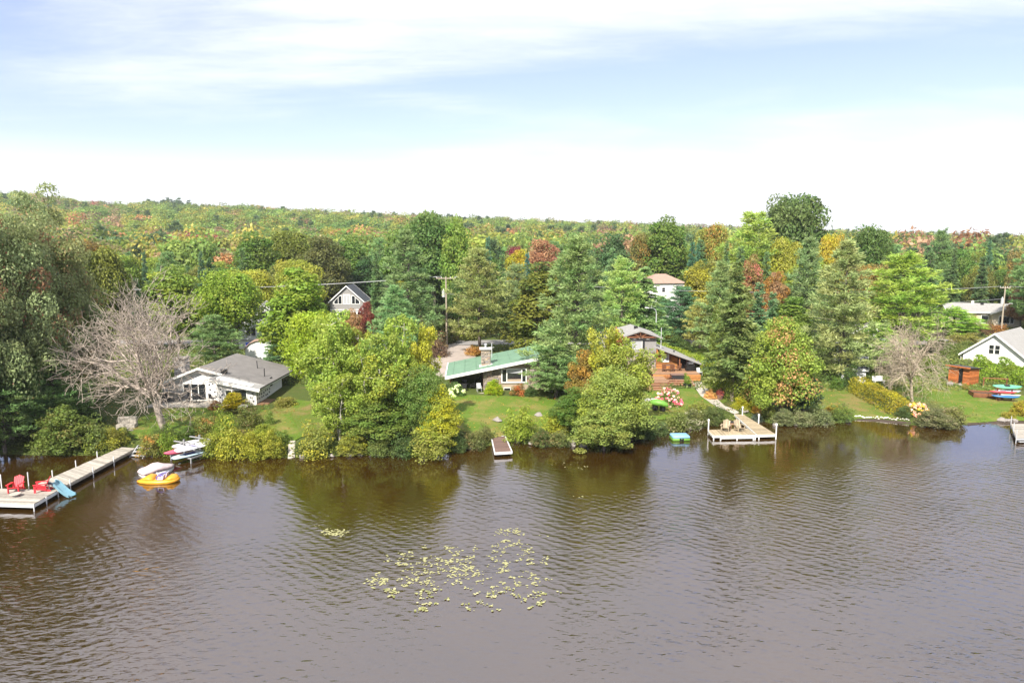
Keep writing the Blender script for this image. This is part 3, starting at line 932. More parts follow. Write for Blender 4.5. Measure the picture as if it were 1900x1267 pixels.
def window(parent, x0, x1, z0, z1, y, mullions=(), glass=None, frame=None, fw=0.07, bars=(), d=0.06, axis='x'):
    """framed window on a wall face at y looking to -y; the panes are sub-parts"""
    T = (lambda mb: mb) if axis == 'x' else None
    mb = MB()
    xs_ = [x0] + [m for m in mullions] + [x1]
    mb.box(x0 - fw, x1 + fw, y - d, y + 0.02, z0 - fw, z0, 0.5).box(x0 - fw, x1 + fw, y - d, y + 0.02, z1, z1 + fw, 0.5)
    mb.box(x0 - fw, x0, y - d, y + 0.02, z0, z1, 0.5).box(x1, x1 + fw, y - d, y + 0.02, z0, z1, 0.5)
    for q in mullions: mb.box(q - fw / 2, q + fw / 2, y - d * 0.9, y + 0.02, z0, z1, 0.5)
    for q in bars: mb.box(x0, x1, y - d * 0.8, y + 0.02, q - 0.02, q + 0.02, 0.5)
    if axis == 'y': mb.v = [(-v[1], v[0], v[2]) for v in mb.v]
    f = mb.build('window', frame or M['white'], parent)
    for a, b in zip(xs_[:-1], xs_[1:]):
        g = MB().box(a, b, y - 0.015, y + 0.02, z0, z1, 0.5)
        if axis == 'y': g.v = [(-v[1], v[0], v[2]) for v in g.v]
        g.build('pane', glass or M['glass'], f)
    return f


def wall_with_gable(x0, x1, y0, y1, z0, roof, mb=None, n=2):
    """closed wall block whose top follows roof(x); extra column at the ridge xr"""
    mb = mb or MB()
    xs_ = sorted(set([x0, x1] + [q for q in n if x0 < q < x1])) if not isinstance(n, int) else [x0, x1]
    front = [(x0, y0, z0), (x1, y0, z0)] + [(q, y0, roof(q)) for q in reversed(xs_)]
    return mb.prism(front, (0, y1 - y0, 0), 0.5)


def chair_simple(parent_mat):
    mb = MB()
    mb.box(-.24, .24, -.24, .24, .42, .46, .5)
    for sx in (-.22, .22):
        mb.tube((sx, -.22, 0), (sx, -.22, .62), .018, n=5).tube((sx, .22, 0), (sx, .24, .92), .018, n=5).tube((sx, -.22, .62), (sx, .23, .62), .018, n=5)
    mb.box(-.22, .22, .21, .25, .5, .92, .5)
    return mb


def metal_chair(name, label, loc, rz, mat, group):
    t = thing(name, label, 'chair', loc, rz, group)
    MB().box(-.25, .25, -.25, .25, .41, .46, .5).build('seat', mat, t)
    MB().obox((0, .27, .7), (.5, .04, .5), rx=-.15).build('backrest', mat, t)
    for sx in (-.23, .23):
        MB().tube((sx, -.23, 0), (sx, -.23, .64), .022, n=5).build('leg', mat, t)
        MB().tube((sx, .23, 0), (sx, .27, .64), .022, n=5).build('leg', mat, t)
        MB().tube((sx, -.25, .64), (sx, .27, .64), .022, n=5).build('armrest', mat, t)
    return t


random.seed(5)
# ------------------------------------------------------------------ white stone cottage with the grey roof
H1 = Vector((-33.05, 71.3, elev(-32, 71.3) - 0.02))
h1 = thing('stone_cottage', 'low white stone cottage with wide grey gable roof behind the leafless tree', 'house', H1, 0)
rl = lambda x: 3.62 - (0.255 * x if x > 0 else -0.40 * x)
wt = lambda x: rl(x) - 0.14
MB().prism([(-4.1, 0, 0), (2.5, 0, 0), (2.5, 0, wt(2.5)), (0, 0, wt(0)), (-4.1, 0, wt(-4.1))], (0, 9.3, 0)).build('wall', M['pale_siding'], h1)
MB().prism([(2.5, -1.9, -0.25), (6.55, -1.9, -0.25), (6.55, -1.9, wt(6.55)), (2.5, -1.9, wt(2.5))], (0, 7.9, 0)).build('wall', M['stucco'], h1, label='white masonry bay wall set with dark stones')
MB().prism([(2.5, 6.0, 0), (5.6, 6.0, 0), (5.6, 6.0, wt(5.6)), (2.5, 6.0, wt(2.5))], (0, 3.3, 0)).build('wall', M['brown_wood'], h1)
MB().box(.62, 2.45, -0.10, -0.002, 0, 2.35).build('pier', M['stucco'], h1)
mb = MB()
mb.slab([(0, -.55, 3.62), (7.15, -.55, rl(7.15)), (7.15, 9.8, rl(7.15)), (0, 9.8, 3.62)], .12, .5)
mb.slab([(-4.9, -.55, rl(-4.9)), (-.002, -.55, 3.62), (-.002, 9.8, 3.62), (-4.9, 9.8, rl(-4.9))], .12, .5)
roof = mb.build('roof', M['roof_grey'], h1)
bz = lambda x: rl(x) - 0.05
MB().slab([(1.7, -2.15, bz(1.7) - .42), (7.15, -2.6, bz(7.15) - .02), (7.15, -.56, bz(7.15)), (2.5, -.56, bz(2.5))], .12, .5).build('porch_roof', M['roof_light'], h1)
mb = MB()
mb.prism([(0, -.62, 3.64), (0, -.62, 3.40), (2.55, -.62, rl(2.55) - .22), (2.55, -.62, rl(2.55) + .02)], (0, .068, 0))
mb.prism([(-4.95, -.62, rl(-4.95) + .02), (-4.95, -.62, rl(-4.95) - .22), (-.003, -.62, 3.40), (-.003, -.62, 3.64)], (0, .068, 0))
mb.prism([(1.7, -2.22, bz(1.7) - .40), (1.7, -2.22, bz(1.7) - .72), (7.15, -2.66, bz(7.15) - .30), (7.15, -2.66, bz(7.15) + .02)], (0, .068, 0))
mb.box(7.16, 7.22, -2.66, 9.8, rl(7.15) - .2, rl(7.15) + .02)
mb.build('fascia', M['white'], h1)
MB().box(7.225, 7.30, -2.6, 9.8, rl(7.15) - .05, rl(7.15) + .06).build('gutter', M['dark'], h1)
window(h1, -1.8, .5, .08, 1.78, -.004, (-1.03, -.27), fw=.08)
window(h1, 3.45, 5.55, .52, 1.50, -1.904, (4.05,), fw=.09)
window(h1, 3.45, 5.55, -.05, .30, -1.904, (4.5,), fw=.07, glass=M['blind'])
f = window(h1, 2.3, 2.75, 1.15, 2.0, -6.554, (), fw=.05, frame=M['dark'], axis='y')
mb = stonework(-4.05, -1.95, .05, 2.0, -.006, .34, .06, clip=lambda x, z: z < wt(x)).build('stonework', M['white_stone'], h1, kind='stuff')
dst = []
def inlaid(x, z, y, s, axis):
    k = random.randint(6, 8); ph = random.random()
    ring = [(x + s * random.uniform(.8, 1.1) * math.cos(6.28 * i / k + ph) * 1.15, z + s * random.uniform(.8, 1.1) * math.sin(6.28 * i / k + ph)) for i in range(k)]
    inn = [(x + (a - x) * .6, z + (b - z) * .6) for a, b in ring]
    vs = [(a, y, b) for a, b in ring] + [(a, y - .06, b) for a, b in inn]
    if axis == 'y': vs = [(-(v[1]), v[0], v[2]) for v in vs]
    MB().add(vs, [tuple(range(k, 2 * k))] + [(i, (i + 1) % k, k + (i + 1) % k, k + i) for i in range(k)]).build('stone', M['dark_stone'], h1)
for x, z in ((.95, 1.75), (1.3, 1.85), (1.0, 1.2), (1.45, .95), (1.75, 1.3), (2.15, 1.0), (.9, .6), (1.6, .45), (2.1, .4), (1.25, .15)): inlaid(x, z, -.102, .10, 'x')
for x, z in ((2.85, 1.6), (3.05, 1.05), (2.8, .75), (3.1, .4), (2.75, .15), (5.85, 1.55), (6.2, 1.15), (5.95, .75), (6.25, .35), (5.8, .2), (6.3, 1.6)): inlaid(x, z, -1.902, .10, 'x')
for i in range(26): inlaid(-1.6 + (i % 7) * .58 + random.uniform(-.12, .12), .05 + (i // 7) * .42 + random.uniform(-.08, .08), -6.552, .115, 'y')
mb = MB().box(-3.55, -2.35, 1.6, 2.7, 1.2, 4.25)
ch = mb.build('chimney', M['mortar'], h1)
mb = stonework(-3.55, -2.35, 1.9, 4.22, 1.6, .30, .05)
stonework(1.6, 2.7, 2.4, 4.22, -2.35, .30, .05, mb=mb, axis='y').build('stonework', M['white_stone'], ch, kind='stuff')
MB().box(-3.68, -2.22, 1.47, 2.83, 4.25, 4.36).build('cap', M['concrete'], ch)
v_ = MB().box(2.35, 2.85, -.35, .15, rl(2.6), rl(2.6) + .38).build('roof_vent', M['black'], h1)
MB().box(2.3, 2.9, -.40, .2, rl(2.6) + .385, rl(2.6) + .43).build('cap', M['dark'], v_)
MB().tube((4.1, 5.3, rl(4.1)), (4.05, 5.3, rl(4.1) + .85), .05, n=8).build('vent_pipe', M['dark'], h1)
MB().tube((5.85, 2.6, rl(5.85)), (5.85, 2.6, rl(5.85) + .9), .055, n=8).build('vent_pipe', M['dark'], h1)
MB().box(-4.4, 2.45, -3.1, -.12, -.12, .05).build('patio', M['concrete'], h1)
MB().box(6.56, 7.7, -1.9, 5.9, -.2, .06).build('side_deck', M['orange_deck'], h1)
pg = 'dark metal chairs on the cottage patio'
for i, (x, y, r, lb) in enumerate([(-1.2, -1.3, .3, 'dark metal chair on the cottage patio in front of the sliding glass doors'),
                                   (.1, -1.5, -.4, 'dark metal chair on the cottage patio near the dark stones by the doors'),
                                   (-3.2, -1.2, .9, 'dark metal chair on the cottage patio beside the whitewashed stone wall'),
                                   (1.6, -1.0, 2.6, 'dark metal chair on the cottage patio tucked against the white bay')]):
    metal_chair('patio_chair', lb, H1 + Vector((x, y, .05)), r, M['dark'], pg)
t = thing('patio_table', 'small dark round table on the cottage patio between the metal chairs', 'table', H1 + Vector((-.55, -1.55, .05)))
MB().tube((0, 0, .62), (0, 0, .66), .42, n=16).build('table_top', M['dark'], t)
MB().tube((0, 0, 0), (0, 0, .62), .04, n=8).build('leg', M['dark'], t)
t = thing('patio_bench', 'pale slatted bench against the whitewashed wall of the stone cottage', 'bench', H1 + Vector((-3.0, -.55, .05)))
for i in range(4): MB().box(-.7, .7, -.25 + i * .12, -.15 + i * .12, .42, .45).build('slat', M['grey_deck'], t)
for i in range(3): MB().box(-.7, .7, .24, .27, .52 + i * .14, .62 + i * .14).build('slat', M['grey_deck'], t)
for sx in (-.62, .62): MB().box(sx - .03, sx + .03, -.22, .27, 0, .42).build('leg', M['grey_deck'], t)

# ------------------------------------------------------------------ fieldstone house with the green roof
H2 = Vector((3.5, 76.6, elev(0, 76.6) - 0.02))
A2 = R(3.5)
h2 = thing('fieldstone_house', 'low fieldstone house with pale green metal roof and stone chimney', 'house', H2, A2)
RZ2 = 3.95
g2 = lambda x: RZ2 + (0.197 * x if x < 0 else -0.26 * x)
mb = MB()
mb.slab([(-10.95, -.75, g2(-10.95)), (-.002, -.75, RZ2), (-.002, 8.9, RZ2), (-10.95, 8.9, g2(-10.95))], .10)
mb.slab([(0, -.75, RZ2), (5.2, -.75, g2(5.2)), (5.2, 8.9, g2(5.2)), (0, 8.9, RZ2)], .10)
r2 = mb.build('roof', M['roof_green'], h2)
for i in range(8):
    x = -10.2 + i * 1.32
    MB().prism([(x - .03, -.74, g2(x) + .003), (x + .03, -.74, g2(x) + .003), (x + .03, -.74, g2(x) + .05), (x - .03, -.74, g2(x) + .05)], (0, 9.62, 0)).build('roof_seam', M['roof_green'], r2)
mb = MB()
mb.prism([(-11.0, -.86, g2(-11) + .03), (-11.0, -.86, g2(-11) - .30), (0, -.86, RZ2 - .30), (0, -.86, RZ2 + .03)], (0, .105, 0))
mb.prism([(.003, -.86, RZ2 + .03), (.003, -.86, RZ2 - .30), (5.25, -.86, g2(5.25) - .30), (5.25, -.86, g2(5.25) + .03)], (0, .105, 0))
mb.box(-11.08, -10.96, -.86, 8.95, g2(-11) - .30, g2(-11) + .035)
mb.build('fascia', M['white'], h2)
MB().prism([(-10.9, -.7, g2(-10.9) - .125), (-.01, -.7, RZ2 - .125), (-.01, -.7, RZ2 - .16), (-10.9, -.7, g2(-10.9) - .16)], (0, 9.5, 0)).build('soffit', M['white'], h2)
wt2 = lambda x: g2(x) - .17
MB().prism([(-6.75, 0, -.3), (4.4, 0, -.3), (4.4, 0, wt2(4.4)), (0, 0, wt2(0)), (-6.75, 0, wt2(-6.75))], (0, 8.2, 0)).build('wall', M['tan_wall'], h2)
wx0, wx1 = -4.62, -1.95
hole = [(wx0 - .12, wx1 + .12, .55, 9)]
stonework(-6.74, 4.35, .5, 3.6, -.004, .36, .075, clip=lambda x, z: z < wt2(x) - .02, holes=hole).build('stonework', M['stone'], h2, kind='stuff')
stonework(-6.74, -5.2, -.25, .5, -.004, .36, .07).build('stonework', M['stone'], h2, kind='stuff')
f = window(h2, wx0, wx1, .98, 2.42, -.03, (wx0 + .52, wx1 - .45), fw=.10, d=.12)
MB().box(wx0 + .58, wx1 - .51, -.052, -.047, 1.98, 2.41).build('blind', M['blind'], f)
MB().box(wx0 + .6, wx1 - .5, -.052, -.047, .99, 1.30).build('curtain', M['tan_wall'], f)
window(h2, -4.4, -3.7, -.12, .28, -.03, (), fw=.06)
MB().tube((-3.4, -.2, 3.0), (-3.4, -.42, 2.93), .07, .09, n=8).build('floodlight', M['white'], h2)
MB().box(-6.85, -6.76, 1.0, 2.0, .0, 2.0).build('door', M['brown_wood'], h2)
MB().box(-10.9, -6.77, -1.6, 8.4, -.25, .03).build('patio', M['patio'], h2)
for x, y in ((-10.5, -.35), (-10.5, 7.9), (-10.3, -.05)): MB().box(x - .06, x + .06, y - .06, y + .06, .0, wt2(x) - .001).build('post', M['brown_wood'], h2)
cx_, cy_ = -6.45, 1.7
c2 = MB().box(cx_ - .52, cx_ + .52, cy_ - .45, cy_ + .45, g2(-6.5) - .3, g2(-6.5) + 1.85).build('chimney', M['mortar'], h2)
mb = stonework(cx_ - .52, cx_ + .52, g2(-6.4) - .1, g2(-6.4) + 1.83, cy_ - .45, .27, .06)
stonework(cy_ - .45, cy_ + .45, g2(-6) - .05, g2(-6.4) + 1.83, cx_ + .52, .27, .06, mb=mb, axis='y').build('stonework', M['stone'], c2, kind='stuff')
MB().box(cx_ - .72, cx_ + .72, cy_ - .64, cy_ + .64, g2(-6.5) + 1.85, g2(-6.5) + 2.0).build('cap', M['white_stone'], c2)
MB().tube((cx_, cy_, g2(-6.5) + 2.0), (cx_, cy_, g2(-6.5) + 2.35), .12, n=10).tube((cx_, cy_, g2(-6.5) + 2.37), (cx_, cy_, g2(-6.5) + 2.5), .22, .05, n=10).build('flue', M['lamp_grey'], c2)
MB().slab([(cx_ - .75, cy_ - .7, g2(cx_ - .75) + .03), (cx_ + .75, cy_ - .7, g2(cx_ + .75) + .03), (cx_ + .75, cy_ + .7, g2(cx_ + .75) + .03), (cx_ - .75, cy_ + .7, g2(cx_ - .75) + .03)], .025).build('flashing', M['white_metal'], c2)
mb = MB().tube((-5.6, 6.2, g2(-5.6)), (-5.6, 6.2, g2(-5.6) + 1.75), .045, n=8).tube((-5.9, 6.2, g2(-5.6) + 1.1), (-5.3, 6.2, g2(-5.6) + 1.25), .02, n=5)
mb.build('service_mast', M['lamp_grey'], h2)
mat2 = Matrix.Translation(H2) @ Matrix.Rotation(A2, 4, 'Z')
L2 = lambda x, y, z: mat2 @ Vector((x, y, z))
t = thing('dining_table', 'dark patio table under the low end of the green roof', 'table', L2(-8.9, .5, .03))
MB().tube((0, 0, .7), (0, 0, .74), .55, n=16).build('table_top', M['dark'], t)
for a in range(4): MB().tube((.35 * math.cos(a * 1.57 + .78), .35 * math.sin(a * 1.57 + .78), 0), (.3 * math.cos(a * 1.57 + .78), .3 * math.sin(a * 1.57 + .78), .7), .025, n=5).build('leg', M['dark'], t)
for x, y, r, lb in ((-9.7, .4, 1.5, 'dark chair at the outer side of the table under the green roof'), (-8.05, .5, -1.5, 'dark chair on the house side of the table under the green roof'),
                    (-8.9, -.4, 3.1, 'dark chair on the lake side of the table under the green roof'), (-8.9, 1.4, 0, 'dark chair on the driveway side of the table under the green roof')):
    metal_chair('patio_chair', lb, L2(x, y, .03), A2 + r, M['dark'], 'chairs round the table under the green roof')
metal_chair('lounge_chair', 'bluish grey chair beside the dark end wall of the fieldstone house', L2(-7.25, -.7, .03), .3, M['lamp_grey'], None)

# ------------------------------------------------------------------ log house with the orange deck
H3 = Vector((16.1, 86.0, elev(16, 86) - 0.05))
h3 = thing('log_house', 'log house with orange wing, raised deck and brown timber truss in its gable', 'house', H3, 0)
ug = lambda x: 5.60 - .33 * abs(x - .1)
MB().prism([(-2.2, 0, -.2), (2.25, 0, -.2), (2.25, 0, ug(2.25) - .16), (.1, 0, ug(.1) - .16), (-2.2, 0, ug(-2.2) - .16)], (0, 6.5, 0)).build('wall', M['grey_siding'], h3)
stonework(-2.2, 2.25, .3, 2.75, -.004, .38, .07).build('stonework', M['stone'], h3, kind='stuff')
mb = MB().slab([(.1, -.6, 5.60), (2.85, -.6, ug(2.85)), (2.85, 7, ug(2.85)), (.1, 7, 5.60)], .14)
mb.slab([(-4.1, 1.2, ug(-4.1) + .3), (-.6, 1.2, ug(-.6) - .002), (-.6, 7, ug(-.6) - .002), (-4.1, 7, ug(-4.1) + .3)], .14)
mb.slab([(-2.75, -.6, ug(-2.75)), (.097, -.6, 5.60), (.097, 7, 5.60), (-2.75, 7, ug(-2.75))], .14)
rf3 = mb.build('roof', M['roof_light'], h3)
MB().box(-.25, .2, 1.9, 2.3, 5.5, 5.85).build('roof_vent', M['black'], rf3)
mb = MB().prism([(.1, -.66, 5.62), (.1, -.66, 5.42), (2.9, -.66, ug(2.9) - .16), (2.9, -.66, ug(2.9) + .03)], (0, .055, 0))
mb.prism([(-2.8, -.66, ug(-2.8) + .03), (-2.8, -.66, ug(-2.8) - .16), (.097, -.66, 5.42), (.097, -.66, 5.62)], (0, .055, 0))
mb.build('fascia', M['roof_light'], h3)
MB().prism([(-2.0, -.16, 4.72), (2.2, -.16, 4.72), (.1, -.16, 5.40)], (0, .15, 0)).build('gable_panel', M['brown_wood'], h3)
for a, b in (((-2.2, 4.72), (2.4, 4.72)), ((.1, 4.72), (.1, 5.42)), ((.1, 4.75), (-.75, 5.15)), ((.1, 4.75), (.95, 5.15)), ((-2.3, 4.74), (.1, 5.43)), ((2.5, 4.74), (.1, 5.43))):
    d = Vector((b[0] - a[0], 0, b[1] - a[1])); c = Vector(((a[0] + b[0]) / 2, -.48, (a[1] + b[1]) / 2))
    MB().obox(c, (d.length, .14, .13), ry=-math.atan2(d.z, d.x)).build('truss_beam', M['brown_wood'], h3)
wf = window(h3, -.95, .40, 3.15, 4.15, -.006, (), glass=M['blind'], fw=.06)
for sx in (-1.3, .5): MB().box(sx, sx + .27, -.06, -.005, 3.05, 4.25).build('shutter', M['dark'], h3)
# the wing
wr = lambda x: 3.78 - .366 * (x - 1.5)
MB().slab([(2.30, -1.2, wr(2.30)), (8.45, -1.2, wr(8.45)), (8.45, 6.2, wr(8.45)), (2.30, 6.2, wr(2.30))], .12).build('roof', M['roof_light'], h3)
MB().prism([(1.6, -1.27, wr(1.6) + .03), (1.6, -1.27, wr(1.6) - .2), (8.5, -1.27, wr(8.5) - .2), (8.5, -1.27, wr(8.5) + .03)], (0, .065, 0)).build('fascia', M['roof_light'], h3)
MB().tube((2.75, -.4, wr(2.75)), (2.75, -.4, wr(2.75) + 2.6), .045, n=8).tube((2.75, -.4, wr(2.75)), (2.75, -.4, wr(2.75) + .3), .09, n=8).build('service_mast', M['lamp_grey'], h3)
MB().tube((4.8, 1.2, wr(4.8)), (4.8, 1.2, wr(4.8) + .22), .1, n=8).build('vent_pipe', M['dark'], h3)
def logs(x0, x1, z0, roofz, y0, y1):
    mb = MB(); z = z0
    while z < 4:
        a, b = x0, x1
        top = z + .185
        if roofz(a) < top: break
        if roofz(b) < top:
            b = max(a + .1, min(x1, 1.5 + (3.78 - .35 - top) / .366))
            if b <= a + .1: break
        mb.prism([(a, y0, z), (a, y0 - .045, z + .05), (a, y0 - .045, z + .14), (a, y0, z + .18), (a, y1, z + .18), (a, y1, z)], (b - a, 0, 0))
        z += .185
    return mb
rz3 = lambda x: wr(x) - .35
DK = .62
logs(2.3, 5.0, DK, rz3, 0, .2).build('log_wall', M['log'], h3, kind='stuff')
MB().prism([(2.3, .19, 0), (8.3, .19, 0), (8.3, .19, wr(8.3) - .14), (2.3, .19, wr(2.3) - .14)], (0, .05, 0)).build('backing_wall', M['brown_wood'], h3)
logs(4.95, 6.6, DK, rz3, 2.6, 2.8)
MB().box(6.45, 6.95, -.9, -.05, DK, wr(6.95) - .16).build('corner_pier', M['log'], h3)
wo = window(h3, 2.98, 3.82, 1.55, 2.45, -.05, (3.4,), glass=M['blind'], fw=.07)
for sx in (2.62, 3.93): MB().box(sx, sx + .26, -.10, -.05, 1.48, 2.52).build('shutter', M['brown_wood'], h3)
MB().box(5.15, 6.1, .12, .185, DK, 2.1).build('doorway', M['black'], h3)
MB().box(4.98, 5.12, -.95, -.80, DK, wr(5.05) - .13).build('post', M['brown_wood'], h3)
MB().box(8.08, 8.2, -.95, -.83, -.1, wr(8.15) - .13).build('post', M['white'], h3)
MB().box(8.2, 8.35, -.7, 5.8, -.2, .95).build('side_wall', M['brown_wood'], h3)
MB().box(6.96, 7.02, -.9, 5.8, -.2, 1.4).build('side_wall', M['black'], h3)
dk = MB()
for i in range(26): dk.box(1.1, 6.9, -4.0 + i * .153, -4.0 + i * .153 + .146, DK - .04, DK)
dk.build('decking', M['orange_deck'], h3, kind='stuff')
MB().box(1.1, 6.9, -4.0, -.02, -.3, DK - .045).build('deck_base', M['brown_wood'], h3)
logs(1.1, 6.9, -.2, lambda x: DK + .02, -4.005, -4.001).build('deck_skirt', M['log'], h3, kind='stuff')
# broad steps down to the lawn
for i in range(5):
    z = -.62 + .2 * (i + 1); y = -9.5 + i * .36
    MB().box(-1.6, 2.5 - i * .12, y, y + .40, z - .06, z).build('step', M['orange_deck'], h3)
    MB().box(-1.55, 2.45 - i * .12, y + .05, y + .38, z - .22, z - .065).build('riser', M['brown_wood'], h3)
dk = MB()
for i in range(24): dk.box(-1.6, 2.3, -7.68 + i * .153, -7.68 + i * .153 + .146, .36, .40)
dk.build('landing_decking', M['orange_deck'], h3, kind='stuff')
MB().box(-1.55, 2.25, -7.66, -4.1, -.5, .355).build('landing_base', M['brown_wood'], h3)
for i in range(3):
    z = -.35 + .2 * (i + 1)
    MB().box(2.45, 5.6 - i * .1, -6.6 + i * .38, -6.6 + i * .38 + .42, z - .06, z).build('step', M['orange_deck'], h3)
    MB().box(2.45, 5.5 - i * .1, -6.55 + i * .38, -6.55 + i * .38 + .36, z - .22, z - .065).build('riser', M['brown_wood'], h3)
L3 = lambda x, y, z: H3 + Vector((x, y, z))
t = thing('barbecue', 'black gas barbecue on the orange deck of the log house', 'barbecue', L3(6.2, -1.6, DK), .1)
MB().box(-.55, .55, -.28, .28, .12, .78).build('cabinet', M['black'], t)
MB().loft([(-.42, .05, .79, .84, .6), (-.40, .27, .79, 1.12, .6), (.40, .27, .79, 1.12, .6), (.42, .05, .79, .84, .6)], 10).build('lid', M['dark'], t)
MB().tube((-.3, -.31, .98), (.3, -.31, .98), .02, n=5).build('handle', M['lamp_grey'], t)
for sx in (-.45, .45): MB().tube((sx, -.2, .0), (sx, -.2, .12), .06, n=8).build('caster', M['black'], t)
t = thing('storage_box', 'dark brown wicker storage box at the front edge of the orange deck', 'storage box', L3(3.9, -4.6, -.05), 0)
MB().box(-.75, .75, -.4, .4, 0, .72).build('body', M['dark'], t)
MB().box(-.8, .8, -.45, .45, .72, .80).build('lid', M['brown_deck'], t)
t = thing('deck_table', 'dark wooden table under the window of the orange wing', 'table', L3(3.55, -1.5, DK), 0)
MB().box(-.75, .75, -.4, .4, .68, .73).build('table_top', M['brown_deck'], t)
for sx in (-.65, .65):
    for sy in (-.3, .3): MB().box(sx - .04, sx + .04, sy - .04, sy + .04, 0, .68).build('leg', M['brown_deck'], t)
for x, y, r, lb in ((2.85, -2.1, 2.9, 'dark brown chair on the deck near the grey house corner'), (3.7, -2.3, 3.3, 'dark brown chair in the middle of the deck facing the window'),
                    (4.75, -1.6, -1.5, 'dark brown chair on the deck between the table and doorway')):
    metal_chair('deck_chair', lb, L3(x, y, DK), r, M['brown_wood'], 'chairs round the table on the orange deck')
metal_chair('garden_chair', 'pale grey chair under the dark open end of the log house', L3(7.5, -1.3, -.02), .4, M['white_metal'], None)
t = thing('garden_sack', 'whitish lumpy sack by the post at the open end', 'sack', L3(8.5, -1.8, -.08), .4)
MB().loft([(-.35, .08, .0, .25, .8), (-.25, .26, .0, .48, .8), (.1, .3, .0, .56, .8), (.32, .2, .0, .4, .8), (.38, .05, .05, .2, .8)], 10).build('sack_body', M['tarp'], t, True)


# ------------------------------------------------------------------ houses further back
def gable_house(name, label, loc, rz, w, d, hw, pitch, wallm, roofm, over=.35, front_gable=True, cat='house', trim='white'):
    """walls w wide (x), d deep; ridge along y when front_gable else along x"""
    t = thing(name, label, cat, loc, rz)
    a, b = (w, d) if front_gable else (d, w)
    rot = Matrix.Identity(3) if front_gable else Matrix.Rotation(R(90), 3, 'Z')
    def T(mb): mb.v = [tuple(rot @ Vector(v)) for v in mb.v]; return mb
    top = hw + pitch * a / 2
    T(MB().prism([(-a / 2, -b / 2, -.6), (a / 2, -b / 2, -.6), (a / 2, -b / 2, hw), (0, -b / 2, top - .02), (-a / 2, -b / 2, hw)], (0, b, 0))).build('wall', wallm, t)
    e = a / 2 + over; z1 = top + .14 - pitch * e; y0, y1 = -b / 2 - over, b / 2 + over
    mb = MB().slab([(0, y0, top + .14), (e, y0, z1), (e, y1, z1), (0, y1, top + .14)], .12)
    mb.slab([(-e, y0, z1), (-.002, y0, top + .14), (-.002, y1, top + .14), (-e, y1, z1)], .12)
    T(mb).build('roof', roofm, t)
    mb = MB()
    for ya in (y0 - .05, y1):
        mb.prism([(0, ya, top + .16), (0, ya, top - .10), (e + .03, ya, z1 - .24), (e + .03, ya, z1 + .02)], (0, .048, 0))
        mb.prism([(-e - .03, ya, z1 + .02), (-e - .03, ya, z1 - .24), (-.003, ya, top - .10), (-.003, ya, top + .16)], (0, .048, 0))
    for s in (-1, 1): mb.box(min(s * (e + .002), s * (e + .06)), max(s * (e + .002), s * (e + .06)), y0, y1, z1 - .22, z1 + .01)
    T(mb).build('fascia', M[trim], t)
    return t


# greige two-storey gable house with the trapezoid windows
py = 147.0
p = at_y(651, 590, py); loc = Vector((p.x, py, elev(p.x, py)))
ht = gable_house('gable_house', 'greige house with steep dark roof and big white trapezoid windows in its gable', loc, R(3), 6.9, 8, at_y(651, 528, py).z - loc.z - .14 - .92 * 3.45, .92, M['grey_siding'], M['roof_dark'])
yy = -4.002
hz = at_y(651, 562, py).z - loc.z
tw = MB()
for pts in ([(-.75, hz), (.75, hz), (.75, hz + 2.1), (-.75, hz + 2.1)], [(-2.75, hz), (-.95, hz), (-.95, hz + 1.9), (-1.4, hz + 1.9), (-2.75, hz + .6)], [(.95, hz), (2.75, hz), (2.75, hz + .6), (1.4, hz + 1.9), (.95, hz + 1.9)]):
    f = MB().prism([(a, yy - .05, b) for a, b in pts], (0, .06, 0)).build('window', M['white'], ht)
    cxx = sum(a for a, b in pts) / len(pts); czz = sum(b for a, b in pts) / len(pts)
    q = [(cxx + (a - cxx) * .84, czz + (b - czz) * .84) for a, b in pts]
    MB().prism([(a, yy - .075, b) for a, b in q], (0, .02, 0)).build('pane', M['blind'] if abs(cxx) < .1 else M['glass'], f)
    MB().box(cxx - .05, cxx + .05, yy - .10, yy - .04, hz, hz + 1.55).build('mullion', M['white'], f)
for x0 in (-3.2, -1.85, -.5, .85, 2.15):
    window(ht, x0, x0 + 1.05, hz - 3.0, hz - 1.6, yy, (), fw=.12)
MB().box(-3.5, 3.5, yy - .07, yy - .003, hz - 1.25, hz - 1.05).build('trim_board', M['white'], ht)

# white two-storey house with the pinkish hip roof
py = 152.0
p = at_y(1236, 552, py); loc = Vector((p.x - 1.4, py, elev(p.x, py)))
t = thing('white_house', 'white two-storey house with pinkish brown hip roof behind the spruces', 'house', loc, R(10))
w_, d_, hw = 8.0, 8.0, max(5.0, at_y(1220, 524, py).z - loc.z)
MB().box(-w_ / 2, w_ / 2, -d_ / 2, d_ / 2, -.5, hw).build('wall', M['white'], t)
e = w_ / 2 + .4
MB().add([(-e, -e, hw), (e, -e, hw), (e, e, hw), (-e, e, hw), (-1.2, 0, hw + 1.9), (1.2, 0, hw + 1.9)], [(0, 1, 5, 4), (1, 2, 5), (2, 3, 4, 5), (3, 0, 4), (3, 2, 1, 0)]).build('roof', M['roof_brown'], t)
window(t, -1.2, -.5, hw - 1.9, hw - .95, -d_ / 2 - .004, (), frame=M['white'], fw=.08)
window(t, 2.1, 3.3, hw - 2.0, hw - .6, -d_ / 2 - .004, (), frame=M['dark'], fw=.06, bars=(hw - 1.3,))
window(t, -3.3, -2.4, hw - 2.0, hw - .8, -d_ / 2 - .004, (), fw=.08)
MB().box(-2.2, .6, -d_ / 2 - 1.4, -d_ / 2 - .003, hw - 3.35, hw - 3.2).build('porch_roof', M['white'], t)
window(t, 1.6, 3.0, .8, 2.1, -d_ / 2 - .004, (2.3,), fw=.08)

